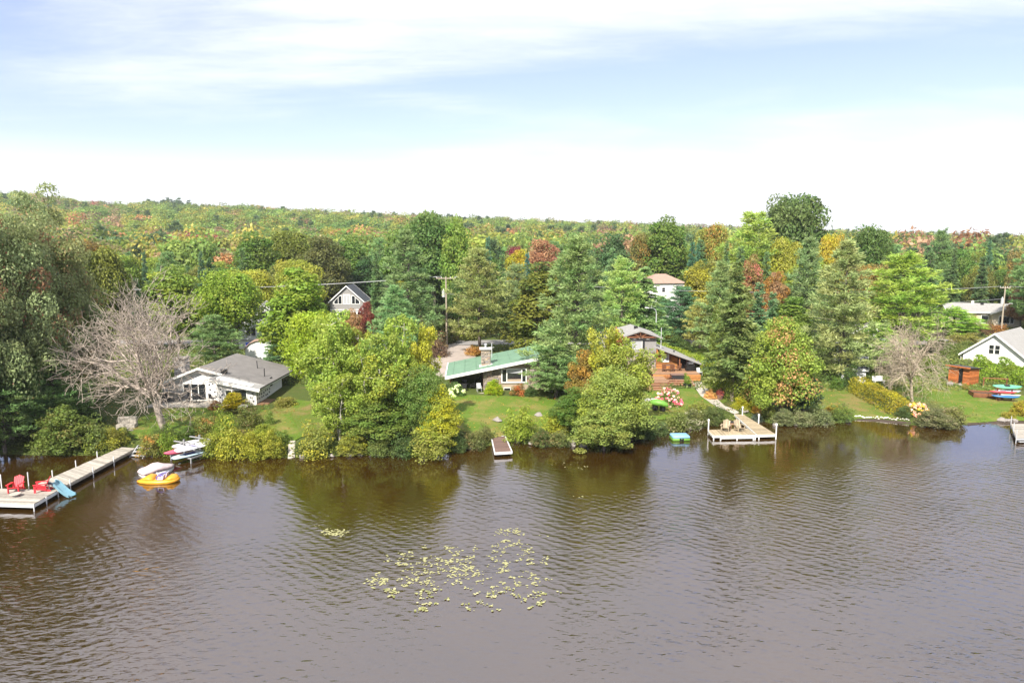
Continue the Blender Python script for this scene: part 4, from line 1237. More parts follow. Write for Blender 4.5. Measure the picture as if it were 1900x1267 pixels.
# beige bungalow beside the utility pole
py = 141.0
p = at_y(1808, 600, py); loc = Vector((p.x, py, elev(p.x, py) - .1))
t = gable_house('bungalow', 'long beige bungalow with grey roof standing back by the utility pole', loc, R(-20), 11.4, 8.0, 2.9, .34, M['beige'], M['roof_light'], .45, False)
MB().prism([(1.6, -5.6, -.6), (6.4, -5.6, -.6), (6.4, -5.6, 2.75), (4.0, -5.6, 3.75), (1.6, -5.6, 2.75)], (0, 1.58, 0)).build('wall', M['beige'], t)
mb = MB().slab([(4.0, -6.0, 3.98), (6.9, -6.0, 2.72), (6.9, 0, 2.72), (4.0, 0, 3.98)], .12)
mb.slab([(1.1, -6.0, 2.72), (3.998, -6.0, 3.98), (3.998, 0, 3.98), (1.1, 0, 2.72)], .12)
mb.build('roof', M['roof_light'], t)
mb = MB().prism([(4.0, -6.06, 4.0), (4.0, -6.06, 3.78), (6.95, -6.06, 2.5), (6.95, -6.06, 2.74)], (0, .055, 0))
mb.prism([(1.05, -6.06, 2.74), (1.05, -6.06, 2.5), (3.997, -6.06, 3.78), (3.997, -6.06, 4.0)], (0, .055, 0)).build('fascia', M['white'], t)
window(t, 2.7, 5.1, .9, 2.2, -5.606, (3.3, 4.5), fw=.12)
MB().box(3.3, 4.5, -5.66, -5.602, 2.55, 2.75).build('gable_vent', M['dark'], t)
window(t, -3.6, -2.5, .7, 2.2, -4.006, (-3.05,), fw=.1)
window(t, .1, 1.2, .7, 2.2, -4.006, (), fw=.1)
MB().box(-1.7, -.8, -4.07, -4.004, .1, 2.2).build('door', M['orange_deck'], t)
MB().box(-4.6, 1.55, -5.9, -4.08, -.5, .0).build('porch', M['roof_brown'], t)
MB().box(-1.0, -.55, -.6, -.2, 4.1, 4.9).build('chimney', M['white'], t)
MB().box(.6, 1.1, -.9, -.5, 4.05, 4.5).build('roof_vent', M['black'], t)

# white gable house by the cedar hedge
py = 97.0
p = at_y(1863, 690, py); loc = Vector((p.x, py, elev(p.x, py) - .1))
ez = at_y(1810, 657, py).z - loc.z; pz = at_y(1861, 611, py).z - loc.z
t = gable_house('white_gable_house', 'white clapboard house with light grey roof standing behind the cedar hedge', loc, R(-50), 7.4, 11.0, ez + .35, (pz - ez - .3) / 4.05, M['white'], M['roof_light'], .42)
zc_ = at_y(1863, 642, py).z - loc.z
window(t, -.62, -.08, zc_ - .6, zc_ + .6, -5.504, (), fw=.06, bars=(zc_,)); window(t, .08, .62, zc_ - .6, zc_ + .6, -5.504, (), fw=.06, bars=(zc_,))
MB().box(-4.05, -3.93, -5.4, -5.28, -.4, ez + .30).build('post', M['white'], t)

# light grey house half hidden behind the left trees, with its white rail
py = 112.0
p = at_y(492, 590, py); loc = Vector((p.x, py, elev(p.x, py)))
t = gable_house('grey_house', 'light grey house half hidden among maples beyond the cottage', loc, R(15), 7.5, 8, 3.9, .6, M['pale_siding'], M['roof_light'], .4)
window(t, -2.6, -1.2, 1.2, 2.6, -4.004, (-1.9,)); window(t, .8, 2.4, 1.2, 2.6, -4.004, (1.6,)); window(t, -.7, .7, 4.0, 5.1, -4.004, ())
MB().box(-3.75, 3.75, -6.2, -4.01, .4, .55).build('porch_deck', M['white'], t)
for i in range(14): MB().box(-3.7 + i * .56, -3.62 + i * .56, -6.2, -6.1, .55, 1.5).build('baluster', M['white'], t)
MB().box(-3.75, 3.75, -6.22, -6.08, 1.5, 1.58).build('rail', M['white'], t)

# grey gabled house behind the large spruce, with white gable trim and a porch rail
py = 99.0
p = at_y(1610, 650, py); loc = Vector((p.x, py, elev(p.x, py)))
t = gable_house('grey_gabled_house', 'grey roofed house with white gable trim hidden behind pine boughs', loc, R(-28), 7.5, 9, 2.7, .62, M['pale_siding'], M['roof_grey'], .45)
window(t, -2.4, -1.0, 1.0, 2.3, -4.504, (-1.7,)); window(t, .6, 2.2, 1.0, 2.3, -4.504, (1.4,)); window(t, -.6, .6, 3.0, 4.0, -4.504, ())
MB().slab([(-3.9, -6.8, 2.5), (3.9, -6.8, 2.5), (3.9, -4.52, 2.85), (-3.9, -4.52, 2.85)], .12).build('porch_roof', M['roof_light'], t)
for i in range(5): MB().box(-3.8 + i * 1.88, -3.68 + i * 1.88, -6.7, -6.58, .2, 2.37).build('post', M['white'], t)
for i in range(12): MB().box(-3.6 + i * .64, -3.54 + i * .64, -6.68, -6.62, .3, 1.1).build('baluster', M['white'], t)
MB().box(-3.8, 3.8, -6.7, -6.6, 1.1, 1.18).build('rail', M['white'], t)
MB().box(-3.9, 3.9, -6.75, -4.51, .05, .2).build('porch_deck', M['grey_deck'], t)

# little grey-white house whose roof shows between the conifers
py = 176.0
p = at_y(1023, 520, py); loc = Vector((p.x, py, elev(p.x, py)))
t = gable_house('distant_house', 'small white house with grey roof glimpsed between conifers on the slope', loc, R(30), 7, 8, 4.6, .6, M['white'], M['roof_light'], .4)
window(t, -2, -.8, 2.9, 4.0, -4.004, ()); window(t, .8, 2, 2.9, 4.0, -4.004, ())

# small shed by the long clipped hedge
p = G(1587, 709); t = gable_house('garden_shed', 'small grey shed with dark doors at the end of the clipped hedge', p + Vector((0, 1.4, 0)), R(-22), 3.2, 2.9, 1.75, .8, M['pale_siding'], M['roof_dark'], .25, False, 'shed')
MB().box(-.7, .5, -1.51, -1.454, .05, 1.65).build('door', M['roof_dark'], t)
# white rounded shed behind the cottage
py = 93.0
p = at_y(487, 672, py); loc = Vector((p.x, py, elev(p.x, py)))
t = thing('white_shed', 'small white shed with rounded brownish roof behind the grey cottage roof', 'shed', loc, R(10))
arc = [(-2.2, 0, 0), (2.2, 0, 0)] + [(2.2 * math.cos(a), 0, 1.3 + 1.35 * math.sin(a)) for a in np.linspace(0, math.pi, 9)]
MB().prism(arc, (0, 3.5, 0)).build('wall', M['white'], t)
mb = MB(); aa = np.linspace(0, math.pi, 9)
for i in range(8):
    q = [(2.3 * math.cos(aa[j]), 1.3 + 1.45 * math.sin(aa[j])) for j in (i, i + 1)]; q2 = [(2.21 * math.cos(aa[j]), 1.3 + 1.36 * math.sin(aa[j])) for j in (i + 1, i)]
    mb.prism([(a, -.2, b) for a, b in q + q2], (0, 3.9, 0))
mb.build('roof', M['roof_brown'], t)
MB().box(-.5, .5, -.05, -.003, .05, 1.8).build('door', M['white_metal'], t)
# cedar sauna hut
p = at_e(1791, 714, elev(51, 81)); loc = Vector((p.x + .3, p.y + .9, elev(p.x, p.y)))
t = thing('sauna_hut', 'orange cedar plank hut with dark doorway and flat sloping roof', 'hut', loc, R(-62))
for i in range(10):
    z = i * .205
    MB().box(-1.2, -.02, -1.05, -.98, z, z + .198).build('plank', M['cedar'], t)
    MB().box(.48, 1.2, -1.05, -.98, z, z + .198).build('plank', M['cedar'], t)
    MB().box(1.13, 1.20, -.975, 1.05, z, z + .198).build('plank', M['cedar'], t)
    MB().box(-1.2, -1.13, -.975, 1.05, z, z + .198).build('plank', M['cedar'], t)
MB().box(-1.12, 1.12, -.97, 1.05, 0, 2.0).build('inner_wall', M['brown_wood'], t)
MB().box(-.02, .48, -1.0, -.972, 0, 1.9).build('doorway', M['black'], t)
MB().slab([(-1.45, -1.35, 2.22), (1.45, -1.35, 2.22), (1.45, 1.3, 2.0), (-1.45, 1.3, 2.0)], .09).build('roof', M['dark'], t)
MB().box(-1.45, 1.45, -1.42, -1.352, 2.08, 2.24).build('fascia', M['cedar'], t)
# low white wall with blue bins
py = 101.0
p = at_y(473, 641, py); loc = Vector((p.x, py, elev(p.x, py)))
t = thing('low_wall', 'low white wall behind the cottage with blue bins before it', 'wall', loc)
MB().box(-2.4, 2.4, 0, .25, 0, at_y(473, 632, py).z - loc.z).build('wall_face', M['white'], t)
MB().box(-2.5, 2.5, -.08, .33, at_y(473, 632, py).z - loc.z + .002, at_y(473, 632, py).z - loc.z + .12).build('coping', M['concrete'], t)
wz = at_y(473, 632, py).z - loc.z
for k, (u, lb) in enumerate(((461, 'blue bin beside the low white wall, nearest the dark pine'), (473, 'blue bin in the middle of three by the low white wall'), (485, 'blue bin by the low white wall, nearest the tall columnar maple'))):
    q = at_y(u, 641, py - .7)
    b = thing('blue_bin', lb, 'bin', Vector((q.x, py - .7, loc.z)), .1 * k, 'blue bins by the low white wall')
    MB().loft([(0, .30, -.3, .3, .7), (wz * .8, .36, -.36, .36, .7)], 10).build('body', M['blue'], b)
    b.children[0].data.transform(Matrix.Rotation(R(-90), 4, 'Y')); 
    MB().tube((0, 0, wz * .8), (0, 0, wz * .86), .4, .34, n=10).build('lid', M['blue'], b)

# ------------------------------------------------------------------ docks
def deck_quad(a, b, c, d, z, th, mat, parent, board=.14, name='plank', cap=300):
    """boards laid across the quad: a->b is the near edge, d->c the far one; boards run a->b. Each board is a piece."""
    a, b, c, d = [Vector((p[0], p[1], 0)) for p in (a, b, c, d)]
    L = max((d - a).length, (c - b).length); k = max(1, int(L / board)); rows = []
    mb = MB()
    for i in range(k):
        s0, s1 = i / k, (i + .93) / k
        q = [a.lerp(d, s0), b.lerp(c, s0), b.lerp(c, s1), a.lerp(d, s1)]
        dz = random.uniform(-.006, .006)
        mb.slab([Vector((p.x, p.y, z + dz)) for p in q], th)
    return mb


def beam(mb, p, q, z0, z1, w=.06):
    p, q = Vector((p[0], p[1], 0)), Vector((q[0], q[1], 0)); d = (q - p).normalized(); nn = Vector((-d.y, d.x, 0)) * w / 2
    vs = [p - nn, q - nn, q + nn, p + nn]
    return mb.add([Vector((v.x, v.y, z0)) for v in vs] + [Vector((v.x, v.y, z1)) for v in vs], [(3, 2, 1, 0), (4, 5, 6, 7), (0, 1, 5, 4), (1, 2, 6, 5), (2, 3, 7, 6), (3, 0, 4, 7)], .5)


# long weathered dock with the red chairs
DZ = .48
near_l, near_r = at_e(-95, 930, DZ), at_e(62, 935, DZ)
plat_r = at_e(107, 909, DZ); plat_l = at_e(2, 905, DZ)
walk_r0, walk_r1 = at_e(100, 912, DZ), at_e(252, 831, DZ)
walk_l0, walk_l1 = at_e(70, 897, DZ), at_e(226, 829, DZ)
dock = thing('long_dock', 'long weathered grey dock with a wide platform under two red chairs', 'dock', (0, 0, 0))
deck_quad(walk_l0, walk_r0, walk_r1, walk_l1, DZ, .05, M['grey_deck'], dock, .15).build('walkway_boards', M['grey_deck'], dock, kind='stuff')
pa, pb = near_r, plat_r
pc = at_e(60, 884, DZ); pdn = at_e(-95, 905, DZ)
deck_quad(near_l, near_r, plat_r, Vector((near_l.x + plat_r.x - near_r.x, near_l.y + plat_r.y - near_r.y, 0)), DZ + .004, .05, M['grey_deck'], dock, .15).build('platform_boards', M['grey_deck'], dock, kind='stuff')
pl2 = Vector((near_l.x + plat_r.x - near_r.x, near_l.y + plat_r.y - near_r.y, 0))
mb = MB(); beam(mb, near_l, near_r, DZ - .24, DZ - .06); beam(mb, near_r, plat_r, DZ - .24, DZ - .06); beam(mb, pl2, plat_r, DZ - .24, DZ - .06)
mb.build('platform_frame', M['white_metal'], dock)
mb = MB(); beam(mb, walk_r0, walk_r1, DZ - .22, DZ - .055); beam(mb, walk_l0, walk_l1, DZ - .22, DZ - .055)
mb.build('walkway_frame', M['grey_deck'], dock)
def post(p, top, mat, parent, r=.035, z0=-1.3):
    return MB().tube((p[0], p[1], z0), (p[0], p[1], top), r, n=8).build('post', mat, parent)
for t_ in (.16, .42, .68):
    q = walk_r0.lerp(walk_r1, t_); post((q.x + .05, q.y), DZ + .3, M['white_metal'], dock)
    q = walk_l0.lerp(walk_l1, t_); post((q.x - .05, q.y), DZ + .5, M['white_metal'], dock)
for q, h in ((near_r, .02), (plat_r, .05), (near_r.lerp(plat_r, .5), .02), (at_e(3, 905, DZ), 1.0), (at_e(52, 889, DZ), .55), (at_e(-80, 932, DZ), .05)):
    post((q.x + .04, q.y - .04), DZ + h, M['white_metal'], dock)


def adirondack(name, label, loc, rz, mat, group):
    t = thing(name, label, 'chair', loc, rz, group)
    for i in range(5): MB().obox((0, -.26 + i * .115, .36 - i * .032), (.54, .105, .025), rx=-.27).build('seat_slat', mat, t)
    for i in range(5):
        x = (i - 2) * .112; h = .82 - abs(i - 2) * .055
        MB().obox((x * 1.08, .27 + h * .19, .26 + h * .46), (.105, .025, h), rx=-.42, ry=(i - 2) * .03).build('back_slat', mat, t)
    for s in (-1, 1):
        MB().obox((s * .37, -.02, .58), (.15, .74, .028)).build('armrest', mat, t)
        MB().box(s * .33 - .025, s * .33 + .025, -.36, -.24, 0, .565).build('front_leg', mat, t)
        MB().prism([(s * .285 - .014, -.34, .42), (s * .285 - .014, -.34, .27), (s * .285 - .014, .52, .0), (s * .285 - .014, .62, .0), (s * .285 - .014, .62, .10)], (.028, 0, 0)).build('rear_leg', mat, t)
        MB().box(s * .33 - .02, s * .33 + .02, .30, .36, .12, .565).build('arm_support', mat, t)
    return t


p = at_e(30, 912, DZ)
ac = adirondack('adirondack_chair', 'red adirondack chair facing the lake near the outer end of the long dock', Vector((p.x, p.y, DZ + .008)), R(8), M['red'], 'red adirondack chairs on the long dock')
p = at_e(77, 911, DZ)
dup(ac, Vector((p.x, p.y, DZ + .008)), R(-68), 'red adirondack chair turned sideways beside the light blue slide', 'red adirondack chairs on the long dock')
p = at_e(36, 916, DZ)
t = thing('side_table', 'low pale round table in front of the red chair near the dock end', 'table', Vector((p.x + .1, p.y - .5, DZ + .008)))
MB().tube((0, 0, .16), (0, 0, .2), .34, n=14).build('table_top', M['grey_deck'], t); MB().tube((0, 0, 0), (0, 0, .16), .2, .06, n=10).build('pedestal', M['grey_deck'], t)
# slide
p = at_e(97, 905, DZ)
t = thing('water_slide', 'light blue curved plastic slide from the dock edge into the water', 'slide', Vector((p.x, p.y, 0)), R(-17))
prof = [(0, .86), (.22, .88), (.45, .8), (.75, .6), (1.05, .38), (1.35, .22), (1.6, .13), (1.8, .10)]
tr = MB()
for (x0, z0), (x1, z1) in zip(prof[:-1], prof[1:]):
    tr.add([(x0, -.24, z0), (x1, -.24, z1), (x1, .24, z1), (x0, .24, z0), (x0, -.24, z0 - .03), (x1, -.24, z1 - .03), (x1, .24, z1 - .03), (x0, .24, z0 - .03)], [(3, 2, 1, 0), (4, 5, 6, 7), (0, 1, 5, 4), (2, 3, 7, 6)], .5)
tr.build('chute', M['slide_blue'], t)
for s in (-.27, .27):
    sd = MB()
    for (x0, z0), (x1, z1) in zip(prof[:-1], prof[1:]):
        sd.add([(x0, s - .03, z0 - .04), (x1, s - .03, z1 - .04), (x1, s - .03, z1 + .14), (x0, s - .03, z0 + .14), (x0, s + .03, z0 - .04), (x1, s + .03, z1 - .04), (x1, s + .03, z1 + .14), (x0, s + .03, z0 + .14)],
               [(0, 1, 2, 3), (7, 6, 5, 4), (3, 2, 6, 7), (0, 4, 5, 1), (0, 3, 7, 4), (1, 5, 6, 2)], .5)
    sd.build('side_rail', M['slide_blue'], t)
    MB().tube((.05, s, DZ), (.1, s, .84), .025, n=6).build('support', M['white_metal'], t)
    MB().path([(-.05, s, .55), (-.08, s, 1.0), (.12, s, 1.08), (.3, s, .9)], .018).build('handrail', M['white_metal'], t)
# little steps down into the water beside the dock
p = at_e(262, 838, .3)
t = thing('water_steps', 'short grey step ladder leading into the water beside the long dock', 'steps', Vector((p.x, p.y - .3, -.05)), R(-12))
for s in (-.62, .62): MB().prism([(s - .03, -.9, -.3), (s - .03, -.75, -.3), (s - .03, .75, .62), (s - .03, .75, .78), (s - .03, .6, .78)], (.06, 0, 0)).build('stringer', M['lamp_grey'], t)
for i in range(4): MB().box(-.585, .585, -.66 + i * .36, -.42 + i * .36, -.08 + i * .22, -.03 + i * .22).build('tread', M['lamp_grey'], t)

# brown floating dock with white edge
zf = .38
q = [at_e(918, 840, zf), at_e(950, 838, zf), at_e(934, 802, zf), at_e(910, 803, zf)]
t = thing('floating_dock', 'dark brown floating dock with white metal rim reaching out from the shrubs', 'dock', (0, 0, 0))
sp = .80
m0, m1 = q[0].lerp(q[3], sp), q[1].lerp(q[2], sp)
deck_quad(q[0], q[1], m1, m0, zf, .04, None, t, .16).build('dock_boards', M['brown_deck'], t, kind='stuff')
deck_quad(m0.lerp(q[3], .06), m1.lerp(q[2], .06), q[2], q[3], zf, .04, None, t, .16).build('ramp_boards', M['brown_deck'], t, kind='stuff')
for a, b in ((q[0], q[1]), (q[1], q[2]), (q[3], q[0]), (m0, m1), (q[3], q[2])):
    beam(MB(), a, b, zf - .16, zf + .03, .09).build('rim', M['white_metal'], t)
for u_ in (.12, .5, .86):
    for w_ in (.28, .72):
        c = q[0].lerp(q[1], w_).lerp(q[3].lerp(q[2], w_), u_ * .7 + .03); MB().obox((c.x, c.y, .05), (.42, .55, .42)).build('float', M['black'], t)

# tan dock with white frame
zt = .45
w0, w1, w2, w3 = at_e(1405.5, 806, zt), at_e(1439, 805, zt), at_e(1380, 769, zt), at_e(1363, 768, zt)
p0, p1, p2, p3 = at_e(1323, 807, zt), at_e(1403.5, 806.3, zt), at_e(1387, 794.5, zt), at_e(1314, 797.5, zt)
t = thing('tan_dock', 'tan plank dock with white frame, a side platform and two wooden chairs', 'dock', (0, 0, 0))
deck_quad(w0, w1, w2, w3, zt, .04, None, t, .15).build('walkway_boards', M['tan_deck'], t, kind='stuff')
deck_quad(p0, p3, p2, p1, zt + .004, .04, None, t, .15).build('platform_boards', M['tan_deck'], t, kind='stuff')
for a, b in ((w0, w1), (w1, w2), (w0, w3), (p0, p1), (p1, p2), (p2, p3), (p3, p0)):
    beam(MB(), a, b, zt - .24, zt - .045, .08).build('frame_rail', M['white'], t)
for (u, v), h in (((1314, 797), .85), ((1324, 807.5), .0), ((1401, 806.5), .0), ((1408, 806.5), .0), ((1439.5, 805.5), .85), ((1407, 785), .75), ((1377, 770), .75)):
    c = at_e(u, v, zt); o = MB().tube((c.x, c.y - .06, -1.2), (c.x, c.y - .06, zt + h), .055, n=8).build('post', M['white'], t)
    if h: MB().tube((c.x, c.y - .06, zt + h + .003), (c.x, c.y - .06, zt + h + .16), .09, n=8).build('lamp_cap', M['white'], o)
b0, b1 = at_e(1337, 812.5, .22), at_e(1398, 811.5, .22)
st = beam(MB(), b0 + Vector((0, .22, 0)), b1 + Vector((0, .22, 0)), .14, .2, .5).build('lower_step', M['white'], t)
for c in (b0, b1, b0.lerp(b1, .5)): MB().box(c.x - .05, c.x + .05, c.y - .04, c.y + .04, -.6, .135).build('step_leg', M['white'], t)
p = at_e(1346, 800, zt)
ac2 = adirondack('adirondack_chair', 'tan wooden adirondack chair at the outer side of the tan dock platform', Vector((p.x, p.y, zt + .01)), R(-28), M['tan_deck'], 'tan adirondack chairs on the tan dock')
p = at_e(1372, 800, zt)
dup(ac2, Vector((p.x, p.y, zt + .01)), R(14), 'tan wooden adirondack chair near the walkway of the tan dock', 'tan adirondack chairs on the tan dock')
p = at_e(1359, 795, zt)
t = thing('side_table', 'small reddish wooden table between the two tan dock chairs', 'table', Vector((p.x, p.y, zt + .008)), .1)
for i in range(4): MB().box(-.28, .28, -.24 + i * .122, -.13 + i * .122, .42, .45).build('slat', M['orange_deck'], t)
for sx in (-.22, .22):
    for sy in (-.18, .18): MB().box(sx - .025, sx + .025, sy - .025, sy + .025, 0, .42).build('leg', M['orange_deck'], t)
# folded black parasol beside the tan dock
p = G(1354, 783)
t = thing('folded_parasol', 'tall closed black parasol on a pole beside the tan dock', 'parasol', p + Vector((0, 0, -.02)))
MB().tube((0, 0, 0), (0, 0, 2.0), .035, n=8).build('pole', M['black'], t)
MB().loft([(.25, .10, -.10, .10, 1), (.5, .19, -.19, .19, .9), (1.1, .2, -.2, .2, .9), (1.6, .15, -.15, .15, 1), (1.95, .04, -.04, .04, 1)], 9).build('canopy', M['black'], t)
t.children[1].data.transform(Matrix.Rotation(R(-90), 4, 'Y'))
MB().tube((0, 0, 0), (0, 0, .12), .3, .26, n=12).build('base', M['dark'], t)

# edge dock at the far side
zt2 = .5
t = thing('grey_dock', 'grey metal dock with thin posts below the yellow shrubs by the kayak rack', 'dock', (0, 0, 0))
a, b, c, d = at_e(1886, 812, zt2), at_e(1990, 812, zt2), at_e(1985, 786, zt2), at_e(1876, 786, zt2)
deck_quad(a, b, c, d, zt2, .05, None, t, .16).build('dock_boards', M['grey_deck'], t, kind='stuff')
for p, q in ((a, b), (a, d), (b, c)): beam(MB(), p, q, zt2 - .2, zt2 - .055).build('frame_rail', M['lamp_grey'], t)
for q in (a, a.lerp(d, .5), d, b): post((q.x - .05, q.y - .05), zt2 + .75, M['lamp_grey'], t)
st = beam(MB(), at_e(1888, 818, .15), at_e(1990, 818, .15), .1, .16, .5).build('lower_step', M['lamp_grey'], t)

# ------------------------------------------------------------------ boats and boards
p = at_e(297, 893, 0)
t = thing('pedal_boat', 'yellow plastic pedal boat with lilac and purple seats on the brown water', 'pedal boat', Vector((p.x, p.y, -.06)), R(4))
t.scale = (.93, .93, .93)
MB().loft([(-1.75, .10, .08, .2, .7), (-1.4, .42, .02, .30, .6), (-.8, .68, 0, .36, .5), (0, .74, -.03, .34, .45), (.8, .70, -.02, .36, .5), (1.25, .52, .03, .38, .6), (1.5, .2, .10, .34, .7)], 16).build('hull', M['yellow'], t, True)
MB().loft([(-1.45, .15, .15, .32, .8), (-1.1, .48, .2, .50, .8), (-.78, .62, .22, .66, .8), (-.5, .62, .22, .60, .8), (-.3, .58, .22, .38, .8)], 12).build('bow_hump', M['yellow'], t, True)
MB().loft([(.62, .55, .22, .40, .8), (.82, .62, .22, .60, .8), (1.1, .56, .22, .62, .8), (1.32, .38, .2, .48, .8), (1.46, .15, .2, .34, .8)], 12).build('stern_hump', M['yellow'], t, True)
for s in (-.32, .32):
    st = MB().obox((.22, s, .42), (.44, .46, .1)).obox((.46, s, .58), (.08, .44, .34), ry=.25).build('seat', M['lilac'], t)
    MB().path([(-.02, s - .22, .42), (-.02, s - .22, .62), (.22, s - .22, .74), (.48, s - .22, .76)], .045).build('seat_trim', M['purple'], st)
MB().tube((-.1, 0, .4), (-.2, 0, .85), .03, n=6).build('tiller', M['white_metal'], t)
p = at_e(286, 881, 0)
t = thing('covered_boat', 'small boat under a pale mauve tarpaulin floating behind the yellow pedal boat', 'boat', Vector((p.x, p.y + .4, -.06)), R(48))
MB().loft([(-1.15, .5, .0, .30, .5), (-.6, .66, -.03, .34, .45), (.3, .66, -.03, .34, .45), (.9, .48, .0, .38, .5), (1.25, .12, .12, .42, .7)], 14).build('hull', M['white_metal'], t, True)
cv = MB().loft([(-1.2, .52, .24, .44, .5), (-1.0, .66, .22, .62, .6), (-.6, .71, .22, .66, .7), (-.15, .71, .22, .84, .75), (.25, .70, .22, .86, .8), (.6, .62, .24, .66, .75), (.95, .50, .28, .60, .7), (1.28, .16, .34, .52, .7)], 16)
cv.v = [(x, y, z + random.uniform(-.03, .03)) for x, y, z in cv.v]
cv.build('tarpaulin', M['tarp'], t, True)
p = at_e(1261, 815, 0)
t = thing('swim_raft', 'light blue and green inflatable raft floating near the tan dock', 'raft', Vector((p.x, p.y, -.02)), R(3))
mb = MB(); mb.loft([(-.82, .5, .0, .26, .5), (-.74, .62, -.02, .3, .4), (.74, .62, -.02, .3, .4), (.82, .5, .0, .26, .5)], 14).build('tube_base', M['lime'], t, True)
MB().loft([(-.80, .5, .27, .42, .5), (-.72, .62, .22, .50, .45), (.72, .62, .22, .50, .45), (.80, .5, .27, .42, .5)], 14).build('top_deck', M['raft_blue'], t, True)
for s in (-.12, .12): MB().box(s - .06, s + .06, -.68, -.62, .05, .28).build('strap', M['black'], t)
MB().tube((0, -.64, .18), (0, -.72, .18), .05, n=6).build('mooring_ring', M['black'], t)


def board(name, label, loc, rz, rx, L, W, T, mat, cat, group=None, kayak=False, ry=0.0, fin=None):
    t = thing(name, label, cat, loc, rz, group); t.rotation_euler = (rx, ry, rz)
    h = L / 2
    if kayak:
        MB().loft([(-h, .02, T * .75, T * .95, .8), (-h * .8, W * .28, T * .3, T * .95, .8), (-h * .4, W * .46, 0, T, .8), (0, W * .5, 0, T, .75), (h * .4, W * .46, 0, T, .8), (h * .8, W * .28, T * .3, T * .95, .8), (h, .02, T * .75, T * .95, .8)], 12).build('hull', mat, t, True)
        MB().loft([(-h * .22, .05, T * .95, T * 1.06, .8), (-h * .15, W * .3, T * .9, T * 1.1, .7), (h * .12, W * .3, T * .9, T * 1.1, .7), (h * .2, .05, T * .95, T * 1.06, .8)], 10).build('cockpit', M['black'], t, True)
    else:
        MB().loft([(-h, W * .2, .0, T, .6), (-h * .9, W * .36, 0, T, .5), (-h * .4, W * .48, 0, T, .45), (h * .2, W * .5, 0, T, .45), (h * .75, W * .32, .01, T, .5), (h, .03, .05, T + .03, .8)], 12).build('board_body', mat, t, True)
        MB().box(-h * .45, h * .1, -W * .25, W * .25, T + .001, T + .008).build('grip_pad', fin or M['lilac'], t)
    return t


# rack with paddle boards at the water's edge
pr = at_e(345, 851, .25)
RK = Vector((pr.x, pr.y + .9, -.05)); RA = R(-24)
t = thing('board_rack', 'grey metal rack of paddle boards standing at the water edge', 'rack', RK, RA)
for x in (-1.1, 1.15):
    for y in (-1.0, 1.1): MB().box(x - .05, x + .05, y - .05, y + .05, -.4, .42).build('leg', M['rack_grey'], t)
for y in (-1.0, 1.1): MB().box(-1.2, 1.25, y - .045, y + .045, .42, .52).build('rail', M['rack_grey'], t)
for x in (-1.1, 1.15): MB().box(x - .045, x + .045, -.95, 1.05, .43, .51).build('rail', M['rack_grey'], t)
for y in (-.55, 1.0):
    po = MB().box(-.12, .0, y - .06, y + .06, .52, 1.8).build('upright', M['rack_grey'], t)
    for z in (1.02, 1.5): MB().box(-1.2, 1.15, y - .05, y + .05, z, z + .08).build('crossbar', M['rack_grey'], po)
rk = Matrix.Translation(RK) @ Matrix.Rotation(RA, 4, 'Z')
gq = 'boards on the rack by the covered boat'
board('paddle_board', 'white paddle board on the top tier of the grey rack, nearest the yellow shrubs', rk @ Vector((.62, .0, 1.12)), RA + R(80), .16, 3.5, .98, .14, M['sup_white'], 'paddle board', gq)
board('paddle_board', 'pale blue paddle board on the lowest tier of the grey rack', rk @ Vector((.55, -.25, .56)), RA + R(80), .05, 3.5, .98, .14, M['sup_blue'], 'paddle board', gq, fin=M['deep_blue'])
board('paddle_board', 'short white board on the upper tier beside the upright posts of the rack', rk @ Vector((-.68, .3, 1.12)), RA + R(84), .05, 2.6, .85, .13, M['sup_white'], 'paddle board', gq, fin=M['dark'])
board('kayak', 'faded red kayak lying low on the dock side of the grey rack', rk @ Vector((-.66, -.25, .54)), RA + R(82), .0, 3.2, .8, .42, M['pink_red'], 'kayak', None, True)
board('kayak', 'small grey kayak slung beneath the pale blue paddle board', rk @ Vector((.62, .25, .20)), RA + R(86), .0, 2.3, .6, .22, M['lamp_grey'], 'kayak', None, True)

# kayak rack by the cedar hedge
p = G(1872, 748); RK = p + Vector((0, .8, 0)); RA = R(-6)
t = thing('kayak_rack', 'brown timber kayak rack standing on the lawn by the cedar hedge', 'rack', RK, RA)
for x in (-.75, .75):
    po = MB().box(x - .05, x + .05, -.05, .05, 0, 1.5).build('upright', M['brown_wood'], t)
    for z in (.35, .85, 1.35): MB().box(x - .045, x + .045, -.62, .62, z, z + .07).build('arm', M['brown_wood'], po)
    MB().box(x - .06, x + .06, -.6, .6, 0, .1).build('foot', M['brown_wood'], t)
MB().box(-.7, .7, -.03, .03, .12, .22).build('brace', M['brown_wood'], t)
rk = Matrix.Translation(RK) @ Matrix.Rotation(RA, 4, 'Z'); gk = 'kayaks on the timber rack'
board('kayak', 'green and white canoe lying on the top arms of the timber rack', rk @ Vector((.35, .30, 1.43)), RA + R(-7), .35, 2.9, .78, .3, M['kayak_green'], 'kayak', gk, True)
board('kayak', 'bright red kayak on the lake side of the timber rack', rk @ Vector((-.35, -.36, .93)), RA + R(-10), -.2, 2.6, .66, .28, M['kayak_red'], 'kayak', gk, True)
board('kayak', 'blue kayak on the lowest arms of the timber rack', rk @ Vector((-.05, -.34, .43)), RA + R(-12), -.1, 2.7, .66, .28, M['kayak_blue'], 'kayak', gk, True)
board('paddle_board', 'whitish board lying on top of the blue kayak on the timber rack', rk @ Vector((.25, -.40, .74)), RA + R(-12), -.1, 2.2, .6, .1, M['sup_white'], 'paddle board')
board('kayak', 'pale blue kayak on the middle arms of the timber rack, towards the hedge', rk @ Vector((.5, .36, .93)), RA + R(-6), .1, 2.6, .64, .27, M['sup_blue'], 'kayak', gk, True)
